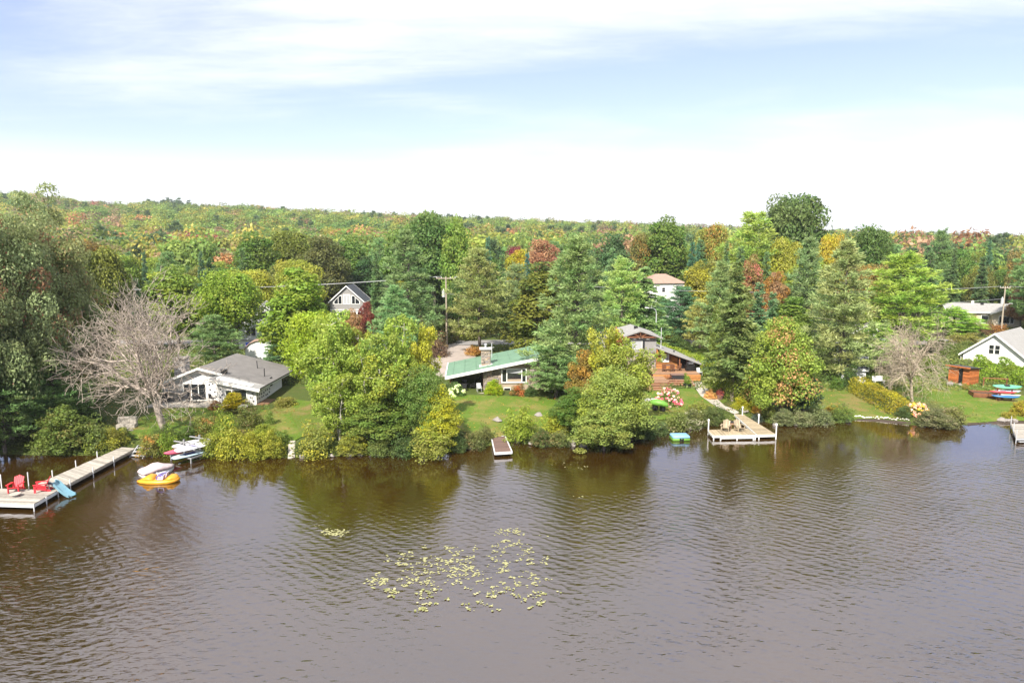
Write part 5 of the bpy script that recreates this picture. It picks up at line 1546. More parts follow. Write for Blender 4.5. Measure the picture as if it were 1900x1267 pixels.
# timber planter box beside the sauna hut
p = G(1832, 738)
t = thing('timber_planter', 'low rectangular planter of dark timber between cedar hut and kayak rack', 'planter', p + Vector((0, .4, -.03)), R(-16))
for i in range(3):
    z = i * .2
    MB().box(-1.4, 1.4, -.9, -.82, z, z + .19).build('plank', M['brown_wood'], t); MB().box(-1.4, 1.4, .82, .9, z, z + .19).build('plank', M['brown_wood'], t)
    MB().box(-1.4, -1.32, -.815, .815, z, z + .19).build('plank', M['brown_wood'], t); MB().box(1.32, 1.4, -.815, .815, z, z + .19).build('plank', M['brown_wood'], t)
for x in (-1.42, 0, 1.42): MB().box(x - .05, x + .05, -.96, -.905, 0, .64).build('post', M['brown_wood'], t)
MB().box(-1.315, 1.315, -.81, .81, 0, .42).build('soil', M['soil'], t)
p = G(1852, 722)
t = thing('timber_rail', 'dark timber rail on two posts in front of the cedar hedge', 'rail', p + Vector((0, .6, 0)), R(-14))
for x in (-1.2, 1.2): MB().box(x - .05, x + .05, -.05, .05, 0, 1.1).build('post', M['brown_wood'], t)
MB().box(-1.35, 1.35, -.06, .06, 1.1, 1.2).build('rail_bar', M['brown_wood'], t)

# ------------------------------------------------------------------ utility poles, wires and street lamp
def pole(name, label, u, y, vtop, arm, tr_side, rz=0.0):
    b = ground(u, y); top = at_y(u, vtop, y).z - b.z
    t = thing(name, label, 'utility pole', b, rz)
    MB().tube((0, 0, -.5), (0, 0, top), .15, .10, n=10).build('post', M['pole_wood'], t)
    ca = MB().box(-arm, arm, -.06, .06, top - .35, top - .22).build('crossarm', M['pole_wood'], t)
    for s in (-.92, -.45, .45, .92): MB().tube((arm * s, 0, top - .22), (arm * s, 0, top - .02), .05, .035, n=6).build('insulator', M['white_metal'], ca)
    tr = MB().tube((tr_side * .38, -.1, top - 3.1), (tr_side * .38, -.1, top - 2.1), .24, n=12).build('transformer', M['lamp_grey'], t)
    MB().tube((tr_side * .38, -.1, top - 2.09), (tr_side * .38, -.1, top - 1.85), .06, n=6).build('bushing', M['white_metal'], tr)
    return Vector((b.x, b.y, b.z + top - .02)), t
P1, _ = pole('utility_pole', 'grey wooden utility pole with crossarm and transformer between tall pines', 829, 103.5, 513, 1.5, -1)
P2, t2 = pole('utility_pole', 'wooden utility pole with transformer and lamp arm in front of the beige bungalow', 1857, 121.0, 531, .9, -1)
b2 = t2.location; hh = P2.z - b2.z
MB().path([(0, 0, hh - 3.4), (.9, -.3, hh - 3.0), (1.3, -.4, hh - 3.05)], .05).build('lamp_arm', M['lamp_grey'], t2)


def wire(name, label, a, b, sag, r=.03):
    a, b = Vector(a), Vector(b); pts = []
    for i in range(17):
        s = i / 16; q = a.lerp(b, s); q.z -= sag * 4 * s * (1 - s); pts.append(q - a)
    o = MB().path(pts, r, 4).build(name, M['lamp_grey']); o.location = a
    return tag(o, label, 'wire', 'overhead power wires')
Pw = at_y(-120, 530, 102); Pe = Vector((P2.x + 60, P2.y + 6, P2.z))
wire('power_wire', 'overhead power wire from the transformer pole past the greige gable house', P1 + Vector((-1.4, 0, 0)), Pw, 1.2)
wire('power_wire', 'second overhead power wire beside the one past the gable house', P1 + Vector((-.7, 0, .02)), Pw + Vector((.9, 1.0, .1)), 1.25)
wire('power_wire', 'overhead power wire crossing in front of the white hip roofed house', P1 + Vector((1.4, 0, 0)), P2 + Vector((-.8, 0, 0)), 1.7)
wire('power_wire', 'lower thin wire strung from the transformer pole towards the bungalow pole', P1 + Vector((0, 0, -2.6)), P2 + Vector((0, 0, -2.2)), 1.9, .022)
wire('power_wire', 'overhead power wire running from the bungalow pole away from the other houses', P2 + Vector((.8, 0, 0)), Pe, 1.0)
b = ground(1216, 101.5); top = at_y(1216, 572, 101.5).z - b.z
t = thing('street_lamp', 'tall grey gooseneck street lamp behind the log house', 'street lamp', b)
MB().tube((0, 0, -.2), (0, 0, top - .8), .10, .07, n=8).build('post', M['lamp_grey'], t)
MB().path([(0, 0, top - .8), (-.1, 0, top - .3), (-.5, -.1, top), (-1.1, -.2, top + .1)], .05).build('arm', M['lamp_grey'], t)
MB().obox((-1.45, -.25, top + .1), (.7, .28, .13), ry=.1).build('lamp_head', M['white_metal'], t)
# fire pit seat and stones by the domed shrub
p = G(225, 798)
t = thing('garden_bench', 'pale stone bench with dark rubble in front beside the domed hedge', 'bench', p + Vector((.2, .5, -.03)), R(8))
MB().box(-.8, .8, .25, .55, 0, 1.05).build('backrest', M['concrete'], t); MB().box(-.8, .8, -.25, .245, 0, .45).build('seat', M['concrete'], t)
for i in range(9):
    a = random.uniform(0, 6.28); r = random.uniform(.1, .8)
    x, y = r * 1.1 * math.cos(a), -.85 + .42 * math.sin(a); s = random.uniform(.12, .24)
    mb = MB().loft([(-s, s * .3, 0, s * .5, .8), (-s * .4, s * .8, -.05, s * .9, .8), (s * .4, s * .8, -.05, s, .8), (s, s * .3, 0, s * .6, .8)], 7)
    mb.v = [(q[0] + x, q[1] + y, q[2]) for q in mb.v]; mb.build('stone', M['rock'], t)
# lime covered barbecue by the pink flowers; its cover is shaped like a hull
p = G(1223, 764)
t = thing('covered_barbecue', 'lime green cover over a black barbecue by the pink hydrangea', 'kayak', p + Vector((0, .3, 0)), R(-20))
MB().loft([(-1.0, .05, .85, 1.0, .7), (-.8, .38, .66, 1.12, .7), (-.2, .52, .60, 1.22, .6), (.4, .5, .56, 1.15, .6), (.85, .3, .52, .92, .7), (1.0, .05, .55, .75, .8)], 12).build('hull', M['lime'], t, True)
for x in (-.35, .4): MB().tube((x, 0, -.05), (x, 0, .62), .28, .3, n=10).build('barbecue_stand', M['black'], t)
p = G(1212, 748)
t = thing('garden_wall', 'short grey timber retaining wall beside the pink hydrangea', 'wall', p + Vector((0, .2, -.05)), R(-4))
for i in range(3): MB().box(-1.3, 1.0, -.15 + .02 * i, .15, i * .17, i * .17 + .16).build('plank', M['lamp_grey'], t)
p = G(1335, 742)
t = thing('flower_pot', 'dark red round planter with reddish foliage beside the concrete path', 'planter', p)
MB().tube((0, 0, 0), (0, 0, .55), .3, .42, n=12).build('pot', M['brown_deck'], t)
t_pot = t
p = G(1275, 718)
t = thing('black_planter', 'low black tub planted with green at the foot of the deck steps', 'planter', p)
MB().tube((0, 0, 0), (0, 0, .42), .4, .5, n=12).build('pot', M['black'], t)
t_pot2 = t
p = G(1416, 712)
t = thing('blue_hammock', 'dark blue cloth hammock slung behind the orange tinted maple', 'hammock', p + Vector((0, .6, .3)), R(-30))
hm = MB()
for i in range(8):
    a, b = -1.4 + i * .35, -1.05 + i * .35; za, zb = .5 * (a / 1.4) ** 2 - a * .55, .5 * (b / 1.4) ** 2 - b * .55
    hm.add([(a, -.35, za + 1.2), (b, -.35, zb + 1.2), (b, .35, zb + 1.3), (a, .35, za + 1.3), (a, -.35, za + 1.16), (b, -.35, zb + 1.16), (b, .35, zb + 1.26), (a, .35, za + 1.26)], [(3, 2, 1, 0), (4, 5, 6, 7), (0, 1, 5, 4), (1, 2, 6, 5), (2, 3, 7, 6), (3, 0, 4, 7)])
hm.build('cloth', M['deep_blue'], t)
MB().tube((-1.4, 0, 2.45), (-1.9, 0, 3.1), .02, n=5).tube((1.4, 0, .95), (1.8, 0, 1.2), .02, n=5).build('rope', M['dark'], t)
p = G(1630, 713)
t = thing('garden_bench', 'white garden bench on the grass behind the clipped hedge', 'bench', p, R(10))
MB().box(-.7, .7, -.25, .25, .42, .47).build('seat', M['white'], t); MB().obox((0, .27, .72), (1.4, .05, .5), rx=-.12).build('backrest', M['white'], t)
for x in (-.6, .6): MB().box(x - .04, x + .04, -.22, .25, 0, .42).build('leg', M['white'], t)
p = G(454, 775)
t = thing('bird_box', 'small dark wooden box on a post among the shrubs below the cottage', 'bird box', p)
MB().box(-.03, .03, -.03, .03, 0, .5).build('post', M['pole_wood'], t)
bx_ = MB().box(-.35, .35, -.3, .3, .5, 1.05).build('body', M['brown_wood'], t); MB().slab([(-.45, -.4, 1.16), (.45, -.4, 1.16), (.45, .4, 1.22), (-.45, .4, 1.22)], .06).build('roof', M['grey_deck'], t)
MB().box(-.16, .16, -.32, -.302, .58, .95).build('opening', M['black'], t)


# ------------------------------------------------------------------ rocks
def rock_mesh(seed, flat=.6):
    rng = np.random.default_rng(seed); bm = bmesh.new(); bmesh.ops.create_icosphere(bm, subdivisions=2, radius=.5)
    for v in bm.verts:
        d = v.co.normalized(); k = 1 + .22 * math.sin(d.x * 3 + seed) * math.sin(d.y * 4 + seed * 2) + .12 * math.sin(d.z * 6 + seed) + rng.normal() * .035
        v.co = d * .5 * k; v.co.z *= flat
    me = bpy.data.meshes.new('rock'); bm.to_mesh(me); bm.free(); me.materials.append(M['rock']); return me
rocks = [rock_mesh(s, f) for s, f in ((1, .6), (2, .7), (3, .5), (4, .65))]
def boulder(name, label, u, v, wpx, k, cat='boulder', group=None, mat=None, hs=1.0):
    p = G(u, v); w = wpx * p.y / FPX; o = put(name, rocks[k % 4], None, p + Vector((0, w * .3, w * .15 * hs)), u * .7, (w, w * .8, w * hs))
    return tag(o, label, cat, group)
boulder('boulder', 'large flat grey boulder on the lawn above the brown floating dock', 923, 784, 20, 0)
boulder('boulder', 'dark grey boulder at the lawn corner beside the big pine', 1000, 774, 15, 1)
boulder('boulder', 'grey rounded rock beside the landward end of the tan dock', 1384, 768, 17, 2)
boulder('boulder', 'small pale rock near the sauna hut on the lawn', 1765, 716, 14, 3)
boulder('boulder', 'low pale rock in front of the sauna hut by the planter', 1783, 717, 11, 0)
srg = 'grey rocks along the water line under the shrubs'
for i, (u, v, w) in enumerate([(205, 846, 14), (240, 846, 12), (395, 846, 14), (560, 851, 13), (615, 849, 12), (650, 847, 16), (668, 846, 14), (700, 846, 12), (745, 848, 12), (845, 838, 13), (870, 835, 12), (960, 821, 13), (985, 826, 14), (1015, 829, 17), (1040, 828, 15), (1062, 827, 20), (1082, 831, 15), (1185, 815, 12), (1205, 809, 14), (1228, 803, 12), (1255, 799, 12), (1280, 798, 13), (1300, 796, 11), (1440, 791, 11), (1478, 791, 12), (1532, 790, 11), (1575, 784, 12), (1715, 793, 13), (1765, 793, 12), (1862, 784, 15), (1872, 783, 12), (1884, 785, 13)]):
    boulder('shore_rock', 'weathered grey rock half under the overhanging shrubs along the shoreline', u, v, w, i, 'rock', srg)
wr_ = put('w', rocks[0]); bpy.data.objects.remove(wr_)
pr_me = rocks[0].copy(); pr_me.materials.clear(); pr_me.materials.append(M['pale_rock'])
for i in range(26):
    u = 1588 + i * 3.9 + random.uniform(-1, 1); v = 774.5 + (i / 26) * 6 + random.uniform(-1.2, 1.0)
    p = G(u, v); w = random.uniform(.16, .3)
    tag(put('edging_stone', pr_me, None, p + Vector((0, 0, w * .2)), i * 1.3, (w, w * .8, w)), 'small whitish stone in the row edging the little beach', 'stone', 'whitish stones edging the little beach')

# ------------------------------------------------------------------ trees: a few grown kinds, each placed tree its own object
TREES = {
    'broad': [broad_tree(11, .66, .18, 100, 220, .027), broad_tree(12, .6, .15, 95, 220, .028, .3, .35), broad_tree(13, .72, .2, 105, 220, .027, .55, .3), broad_tree(14, .58, .12, 95, 220, .028, .65, .2)],
    'big': [broad_tree(21, .7, .05, 230, 330, .0135, .35, .35, .10), broad_tree(22, .62, .05, 220, 330, .014, .5, .35, .10)],
    'column': [broad_tree(31, .42, .07, 110, 150, .026, .85, .25, .17)],
    'maple': [broad_tree(41, .8, .04, 140, 200, .025, .8, .4, .13)],
    'birch': [birch_tree(51), birch_tree(52, .55, 150, 120, .027), birch_tree(53, .42, 130, 120)],
    'willow': [broad_tree(61, .8, .0, 170, 150, .02, .55, .35, .105), broad_tree(62, .7, .0, 160, 150, .022, .7, .3, .11)],
    'pine': [pine_tree(71, .5, .16, 17, 7, 24, .032, .2), pine_tree(72, .55, .2, 15, 7, 24, .036, .16), pine_tree(73, .46, .12, 19, 7, 22, .03, .25)],
    'bigpine': [pine_tree(76, .52, .06, 22, 7, 26, .030, .14, cone=1.0), pine_tree(77, .5, .1, 20, 7, 26, .032, .04, cone=1.0)],
    'spruce': [spruce_tree(81), spruce_tree(82, .42, .05, 28, 9, 11, .033, .45, .75, .4), spruce_tree(83, .34, .08, 24, 8, 11, .036, .3, .9, .35), spruce_tree(84, .42, .17, 22, 8, 12, .036, .3, .8, .5)],
    'fir': [spruce_tree(86, .26, .03, 26, 8, 10, .032, .1, 1.0, .2), spruce_tree(87, .22, .04, 24, 8, 10, .036, .15, .9, .25)],
    'cedar': [broad_tree(91, .44, .02, 130, 130, .022, 1.0, .2, .13)],
    'bare': [bare_tree(97, 1.0)],
    'weep': [bare_tree(105, 1.0, True)],
}
WID = {}
for k, lst in TREES.items():
    for i, (tm, cm) in enumerate(lst):
        co = np.empty(len(cm.vertices) * 3, np.float32); cm.vertices.foreach_get('co', co); co = co.reshape(-1, 3)
        rr_ = np.sort(np.hypot(co[:, 0], co[:, 1])); top_ = float(np.quantile(co[:, 2], .995 if k == 'big' else .985 if k in ('birch', 'willow', 'maple', 'broad') else .998))
        WID[(k, i)] = (2 * float(rr_[int(len(rr_) * .96)]), top_)
DEFBARK = {'birch': (.46, .43, .37), 'bare': (.38, .32, .27), 'weep': (.42, .35, .26), 'pine': (.13, .105, .09), 'spruce': (.15, .125, .11)}
KINDNAME = {'broad': 'broadleaf_tree', 'big': 'broadleaf_tree', 'column': 'columnar_maple', 'maple': 'maple_tree', 'birch': 'birch_tree', 'willow': 'willow_tree', 'pine': 'pine_tree', 'bigpine': 'pine_tree',
            'spruce': 'spruce_tree', 'fir': 'fir_tree', 'cedar': 'cedar_tree', 'bare': 'leafless_tree', 'weep': 'weeping_tree'}
PINK, RED, ORANGE, GOLD, BROWN = (.20, .085, .06), (.13, .026, .028), (.19, .09, .028), (.20, .18, .025), (.12, .08, .04)
DKG, MDG, LTG, YLG, OLV, BLG = (.040, .068, .020), (.062, .105, .022), (.100, .150, .028), (.170, .185, .030), (.095, .105, .026), (.045, .085, .045)
_n = [0]


def plant_tree(kind, loc, height, width, col, label, group=None, acc=None, amt=0.0, bark=None, var=None, rz=None, jitter=True, name=None):
    lst = TREES[kind]; _n[0] += 1
    var = (_n[0] * 7 + 3) % len(lst) if var is None else var % len(lst)
    wu, tu = WID[(kind, var)]
    t = thing(name or KINDNAME[kind], label, 'tree', loc, random.uniform(0, 6.28) if rz is None else rz, group, (width / wu, width / wu, height / tu))
    tr = put('trunk', lst[var][0], t); tr.color = (*(bark or DEFBARK.get(kind, (.12, .10, .085))), 1)
    cr_ = put('crown', lst[var][1], t)
    j = random.uniform(.88, 1.12) if jitter else 1
    cr_.color = (*(c * j for c in col), amt) if kind not in ('bare', 'weep') else (*(bark or DEFBARK[kind]), 1)
    cr_['accent'] = [float(c) for c in (acc or col)]
    return t


def T(kind, u, y, vtop, wpx, col, label, vbase=None, **k):
    """a tree in the column u of the photograph at depth y (or with its foot at vbase), its top at vtop, wpx wide"""
    if vbase is not None: loc = G(u, vbase)
    else: loc = ground(u, y)
    top = at_y(u, vtop, loc.y).z
    d = loc.y * _cp
    return plant_tree(kind, loc, top - loc.z, wpx * (loc.y + .5) / FPX, col, label, **k)


random.seed(21)
# the tall dark group at the shore
T('big', 22, 58, 352, 210, (.125, .155, .070), 'tall dark green tree at the shore with reddish tip', acc=(.16, .06, .045), amt=.16, var=0, bark=(.30, .27, .25))
T('big', 112, 66, 382, 170, (.130, .148, .062), 'tall dark tree with pink crown top beside the leafless tree', acc=(.24, .07, .07), amt=.08, var=1)
T('big', -75, 54, 430, 190, (.075, .105, .04), 'dark tree beyond the shore group, partly out of view', var=1, bark=(.3, .28, .26))
T('big', 60, 64, 560, 170, (.080, .115, .04), 'lower dark green tree filling in behind the domed hedge', var=0)
T('broad', 160, 72, 545, 110, (.070, .10, .03), 'dark understorey tree right behind the leafless tree limbs', var=1, acc=BROWN, amt=.15)
T('pine', 105, 60, 640, 120, (.055, .088, .032), 'dark low conifer behind the domed hedge at the shore')
T('pine', 10, 56, 660, 130, (.055, .085, .030), 'dark low conifer around the pale trunk at the shore')
T('birch', -10, 55, 560, 60, (.05, .07, .02), 'pale stemmed thin tree at the outer edge of the dark shore group', var=2)
T('bare', 300, 69, 517, 305, (.3, .25, .2), 'large leafless grey tree on the lawn in front of the stone cottage', vbase=803, rz=1.0, name='leafless_tree')
T('weep', 1690, 78, 582, 140, (.3, .25, .2), 'weeping leafless tree with bent trunk on the far lawn', vbase=746, rz=.4)
T('weep', 1652, 80, 648, 75, (.3, .25, .2), 'short leafless weeping stub behind the clipped hedge', vbase=722, rz=2.4)
T('bare', 1690, 100, 553, 70, (.34, .25, .22), 'thin leafless reddish tree between the bright pine and bungalow hedge', rz=2)
# behind the cottage
T('broad', 203, 95, 468, 92, (.062, .078, .018), 'round dark olive tree with yellowish top beyond the leafless tree', acc=(.12, .12, .022), amt=.3)
T('fir', 276, 128, 470, 18, (.035, .06, .03), 'slim dark fir rising above the yellow-green thicket')
T('fir', 381, 122, 470, 28, (.033, .058, .030), 'pointed dark fir between the red maples and bright maple')
T('broad', 330, 101, 508, 112, LTG, 'light green maple above the leafless tree crown', acc=YLG, amt=.35)
T('broad', 432, 99, 508, 118, (.10, .155, .022), 'bright green maple in front of the hidden grey house', acc=YLG, amt=.3, var=2)
T('broad', 395, 104, 560, 80, MDG, 'middle green tree tucked below the bright green maple')
T('pine', 400, 87, 585, 92, (.056, .082, .031), 'bushy blue-green pine behind the cottage roof')
T('broad', 478, 148, 447, 92, (.062, .10, .018), 'dark green broad maple above the grey house')
T('broad', 545, 158, 434, 92, (.095, .12, .022), 'yellowish green dome shaped tree on the forest edge', acc=OLV, amt=.3)
T('broad', 604, 152, 447, 92, (.075, .082, .026), 'olive brown round tree next to the yellowish dome tree')
T('broad', 560, 118, 488, 85, YLG, 'yellow-green tree behind the columnar maple', var=0)
T('broad', 655, 166, 452, 80, MDG, 'dark green tree directly above the greige gable house')
T('broad', 622, 160, 500, 90, (.036, .066, .024), 'dark green tree behind the roof of the gable house, window side')
T('broad', 690, 164, 480, 85, (.038, .07, .024), 'dark green tree behind the gable house, pine side')
T('column', 560, 82, 500, 112, (.10, .155, .022), 'tall columnar bright green maple beside the cottage roof', vbase=None, acc=YLG, amt=.25)
T('broad', 512, 96, 600, 60, (.06, .10, .03), 'small blue-green tree next to the white shed')
T('fir', 512, 92, 560, 36, (.045, .075, .035), 'young dark fir between the grey house and columnar maple')
T('broad', 597, 94, 568, 48, LTG, 'small light green tree at the side of the gable house')
T('broad', 683, 96, 566, 34, (.12, .05, .032), 'small red maple under the trapezoid windows', acc=RED, amt=.4, var=1)
T('broad', 655, 92, 582, 44, (.20, .13, .06), 'small brownish pink tree before the gable house')
T('broad', 590, 69, 586, 112, (.145, .20, .022), 'yellow-green maple with dark trunk on the lawn by the birches', vbase=757, acc=(.18, .21, .02), amt=.3, var=0)
# birches at the shore
bl = 'birch clump on the shore'
T('birch', 632, 60, 590, 118, (.135, .19, .038), 'tallest pale stemmed birch of the shore clump, nearest the yellow-green maple', acc=(.175, .20, .036), amt=.35, var=0, group=bl)
T('birch', 742, 60.5, 598, 120, (.13, .185, .038), 'broad birch in the middle of the shore clump', acc=(.17, .20, .036), amt=.3, var=1, group=bl)
T('birch', 690, 58.5, 660, 110, (.14, .185, .036), 'yellowish birch at the front of the shore clump', acc=(.20, .195, .03), amt=.3, var=2, group=bl)
T('birch', 796, 61.5, 612, 66, (.19, .21, .03), 'slim yellow topped birch nearest the green roof', acc=(.24, .22, .03), amt=.5, var=2, group=bl)
T('birch', 662, 62, 620, 100, (.14, .16, .03), 'birch standing between the tallest and the front one', acc=YLG, amt=.3, var=1, group=bl)
T('birch', 770, 59.5, 672, 80, (.12, .15, .028), 'shorter green birch between the middle and slim birches', acc=YLG, amt=.3, var=0, group=bl)
T('birch', 630, 57.5, 700, 90, (.14, .185, .036), 'low yellow-green birch leaning over the lawn edge', acc=YLG, amt=.25, var=1, group=bl)
T('willow', 790, 58, 690, 100, (.08, .125, .03), 'dark green willow filling the foot of the birch clump', var=0)
T('willow', 700, 58, 740, 130, (.105, .145, .032), 'olive willow scrub under the birches')
T('willow', 818, 57, 728, 78, (.16, .185, .028), 'yellow leaved willow at the end of the birch clump', acc=(.22, .20, .02), amt=.45, var=1)
# tall pines between the houses
T('bigpine', 756, 101, 428, 128, (.058, .085, .034), 'large dark pine behind the birches with dense crown', var=0)
T('bigpine', 735, 92, 530, 95, (.062, .10, .042), 'younger grey-green pine in front of the large dark pine', var=1)
T('broad', 806, 142, 404, 122, (.058, .098, .026), 'tall dark green tree breaking the forest line behind the transformer pole', var=0)
T('broad', 760, 150, 425, 90, MDG, 'green tree at the back of the large dark pine')
T('broad', 850, 132, 420, 60, LTG, 'pale green slender tree left of the transformer pole top', var=3)
T('broad', 858, 112, 520, 62, (.052, .088, .024), 'middle green tree right behind the transformer pole')
T('pine', 889, 97, 462, 112, (.085, .095, .034), 'olive pine with layered boughs and bare trunk behind the stone chimney', var=1)
T('pine', 958, 100, 490, 84, (.075, .095, .042), 'grey-green pine with two pale thin stems', var=2, bark=(.26, .24, .21))
T('fir', 906, 140, 442, 22, (.032, .062, .036), 'slim dark fir sticking up over the olive pine')
T('cedar', 1003, 93, 488, 122, (.095, .11, .022), 'yellow-green cedar cone behind the green roof', acc=(.055, .075, .02), amt=.35)
T('bigpine', 1066, 76, 440, 172, (.075, .105, .040), 'huge full pine overhanging the end of the fieldstone house', var=0)
T('pine', 1030, 73, 640, 110, (.068, .098, .038), 'lower boughs of a pine spreading before the fieldstone house', var=1)
T('broad', 966, 152, 470, 60, (.23, .20, .02), 'golden yellow maple between the pines on the slope', var=1)
T('broad', 958, 168, 462, 40, (.13, .03, .03), 'small deep red maple above the golden one')
T('broad', 1002, 172, 452, 80, (.17, .10, .05), 'orange pink maple on the slope behind the golden one', acc=PINK, amt=.4)
T('fir', 978, 140, 472, 26, (.03, .07, .06), 'blue-green small spruce beside the golden maple')
T('pine', 1152, 103, 478, 95, (.088, .12, .038), 'soft light green pine behind the huge full pine', var=0)
T('spruce', 1192, 104, 498, 92, (.060, .090, .034), 'twin topped dark spruce in front of the white hip roofed house', var=1)
T('broad', 1130, 152, 443, 90, (.048, .085, .032), 'dark blue-green tree on the slope above the light green pine')
T('broad', 1192, 168, 440, 66, (.10, .10, .028), 'brownish olive tree on the slope above the white house', acc=ORANGE, amt=.2)
T('broad', 1232, 166, 418, 86, (.066, .105, .02), 'tall green tree rising just behind the white hip roofed house', var=3)
T('fir', 1262, 168, 420, 30, (.05, .085, .026), 'narrow green fir beside the tall tree behind the white house')
T('fir', 1280, 150, 452, 26, (.03, .065, .038), 'dark fir pair member nearer the white house')
T('fir', 1291, 152, 456, 24, (.03, .065, .038), 'dark fir pair member nearer the orange tree')
T('fir', 1295, 175, 424, 18, (.03, .06, .034), 'slender dark fir on the skyline between green and orange trees')
T('broad', 1318, 163, 424, 74, (.13, .14, .03), 'orange green tree on the forest edge', acc=ORANGE, amt=.2)
T('pine', 1262, 112, 532, 84, (.036, .07, .034), 'rounded dark green conifer beside the white house', var=2)
T('pine', 1224, 116, 549, 74, (.05, .085, .03), 'dense dark conifer right under the white house windows', var=0)
T('broad', 1290, 115, 498, 60, (.13, .135, .024), 'yellow tinged tree behind the rounded dark conifer', acc=GOLD, amt=.5)
T('pine', 1298, 104, 556, 66, (.105, .105, .034), 'small olive tree with bare trunk by the road', var=1)
T('bigpine', 1333, 99, 486, 92, (.085, .11, .044), 'pale grey-green spruce behind the dark shore spruce', var=1)
T('spruce', 1358, 78, 488, 104, (.060, .078, .026), 'dark spruce with clean pale trunk near the tan dock', vbase=745, var=3, bark=(.30, .25, .2))
T('fir', 1402, 88, 528, 52, (.048, .078, .038), 'blue-green narrow fir beside the dark shore spruce', var=0)
T('fir', 1428, 92, 545, 44, (.046, .076, .036), 'second blue-green fir behind the autumn maple')
T('broad', 1388, 118, 488, 52, (.15, .12, .04), 'tree with pink tip between the spruces', acc=(.30, .10, .09), amt=.35, var=3)
T('pine', 1392, 131, 394, 122, (.098, .125, .030), 'big white pine with upswept yellow-green boughs on the skyline', var=1)
T('broad', 1466, 140, 370, 112, (.066, .10, .030), 'tallest round dark tree standing on the skyline', var=0)
T('broad', 1452, 128, 450, 80, YLG, 'yellow-green tree below the tallest skyline tree')
T('broad', 1436, 108, 512, 56, (.16, .11, .055), 'salmon orange maple between the tall conifers', acc=ORANGE, amt=.4)
T('cedar', 1462, 92, 552, 96, (.09, .14, .026), 'fresh green bushy tree behind the autumn maple', var=0)
T('maple', 1446, 69.5, 600, 128, (.115, .165, .030), 'autumn maple by the tan dock turning orange and pink', vbase=768, acc=(.30, .15, .08), amt=.24, var=0)
T('cedar', 1490, 69, 690, 66, (.035, .058, .026), 'dark juniper cone beside the autumn maple')
T('bigpine', 1492, 106, 442, 112, (.064, .09, .038), 'tall grey-green spruce behind the autumn maple', var=0)
T('broad', 1530, 128, 442, 46, (.22, .19, .025), 'golden tree wedged between two tall spruces')
T('bigpine', 1556, 84, 448, 132, (.085, .098, .040), 'tall olive spruce with bare trunk at the head of the clipped hedge', var=1, vbase=None)
T('broad', 1606, 138, 428, 86, (.05, .088, .022), 'dark green maple behind the bright white pine')
T('pine', 1666, 99, 470, 172, (.098, .135, .028), 'wide bright yellow-green white pine above the leafless tree', var=0)
T('pine', 1624, 88, 600, 104, (.09, .13, .03), 'bright pine with flat boughs before the grey gabled house', var=1)
T('pine', 1770, 120, 574, 100, (.088, .14, .022), 'broad flat topped pine bush by the bungalow lawn', var=2)
T('pine', 1736, 178, 426, 56, (.05, .08, .03), 'dark pine on the skyline above the bungalow')
T('broad', 1872, 166, 492, 70, (.055, .09, .024), 'green tree behind the bungalow and pole')
T('broad', 1896, 150, 470, 60, (.14, .125, .04), 'orange tree at the far side of the bungalow', acc=ORANGE, amt=.15)
T('broad', 1892, 132, 540, 44, (.16, .10, .05), 'low salmon tree behind the bungalow pole')
T('fir', 1826, 176, 448, 24, (.03, .06, .03), 'dark thin fir above the bungalow roof')
T('birch', 1806, 180, 470, 34, (.12, .14, .03), 'thin pale stemmed birch above the bungalow roof')
# willows by the log house
T('birch', 1122, 62, 614, 98, (.15, .18, .038), 'tall yellowish willow birch in front of the log house', acc=(.23, .21, .03), amt=.4, var=1)
T('birch', 1160, 61, 640, 110, (.15, .185, .038), 'wide yellow-green birch nearest the orange deck', acc=YLG, amt=.3, var=0)
T('broad', 1140, 63, 626, 44, (.24, .13, .06), 'small salmon orange maple between the willow birches', acc=(.28, .13, .06), amt=.5, var=3)
T('broad', 1082, 64, 656, 62, (.15, .12, .028), 'orange flushed maple in front of the huge pine', acc=(.22, .11, .03), amt=.22, var=1)
T('willow', 1135, 58.5, 690, 132, (.125, .165, .042), 'large dome shaped grey-green willow hanging over the water', acc=YLG, amt=.4, var=0)
T('willow', 1120, 57, 748, 110, (.145, .175, .045), 'low willow skirt touching the water below the dome willow', var=1)
T('willow', 1066, 60.5, 728, 90, (.07, .115, .022), 'leafy green willow next to the orange flushed maple', var=1)
T('willow', 1172, 60, 745, 80, (.075, .105, .026), 'green willow scrub beside the dome willow towards the steps')

# ------------------------------------------------------------------ shrubs and hedges
BUSH = [bush_mesh(201, 50, 70, .055, .17), bush_mesh(202, 42, 70, .062, .2, .4), bush_mesh(203, 60, 70, .05, .15, .5), bush_mesh(204, 230, 60, .036, .085, .04)]


def S(u, vb, wpx, hpx, col, label, acc=None, amt=.0, var=None, depth=.9, name='shrub', cat='shrub', group=None, hf=1.0):
    p = G(u, vb); _n[0] += 1
    k_ = 1 + wpx / FPX * .35; p = Vector((p.x * k_, p.y * k_, 0)); p.z = elev(p.x, p.y) - .08 if elev(p.x, p.y) > 0 else -.05
    w = wpx * p.y / FPX; h = max(.3, (hpx * p.y / FPX) * hf)
    o = put(name, BUSH[(_n[0] if var is None else var) % 4], None, p, random.uniform(0, 6.28), (w, w * depth, h))
    o.color = (*col, amt); o['accent'] = [float(c) for c in (acc or col)]
    return tag(o, label, cat, group)


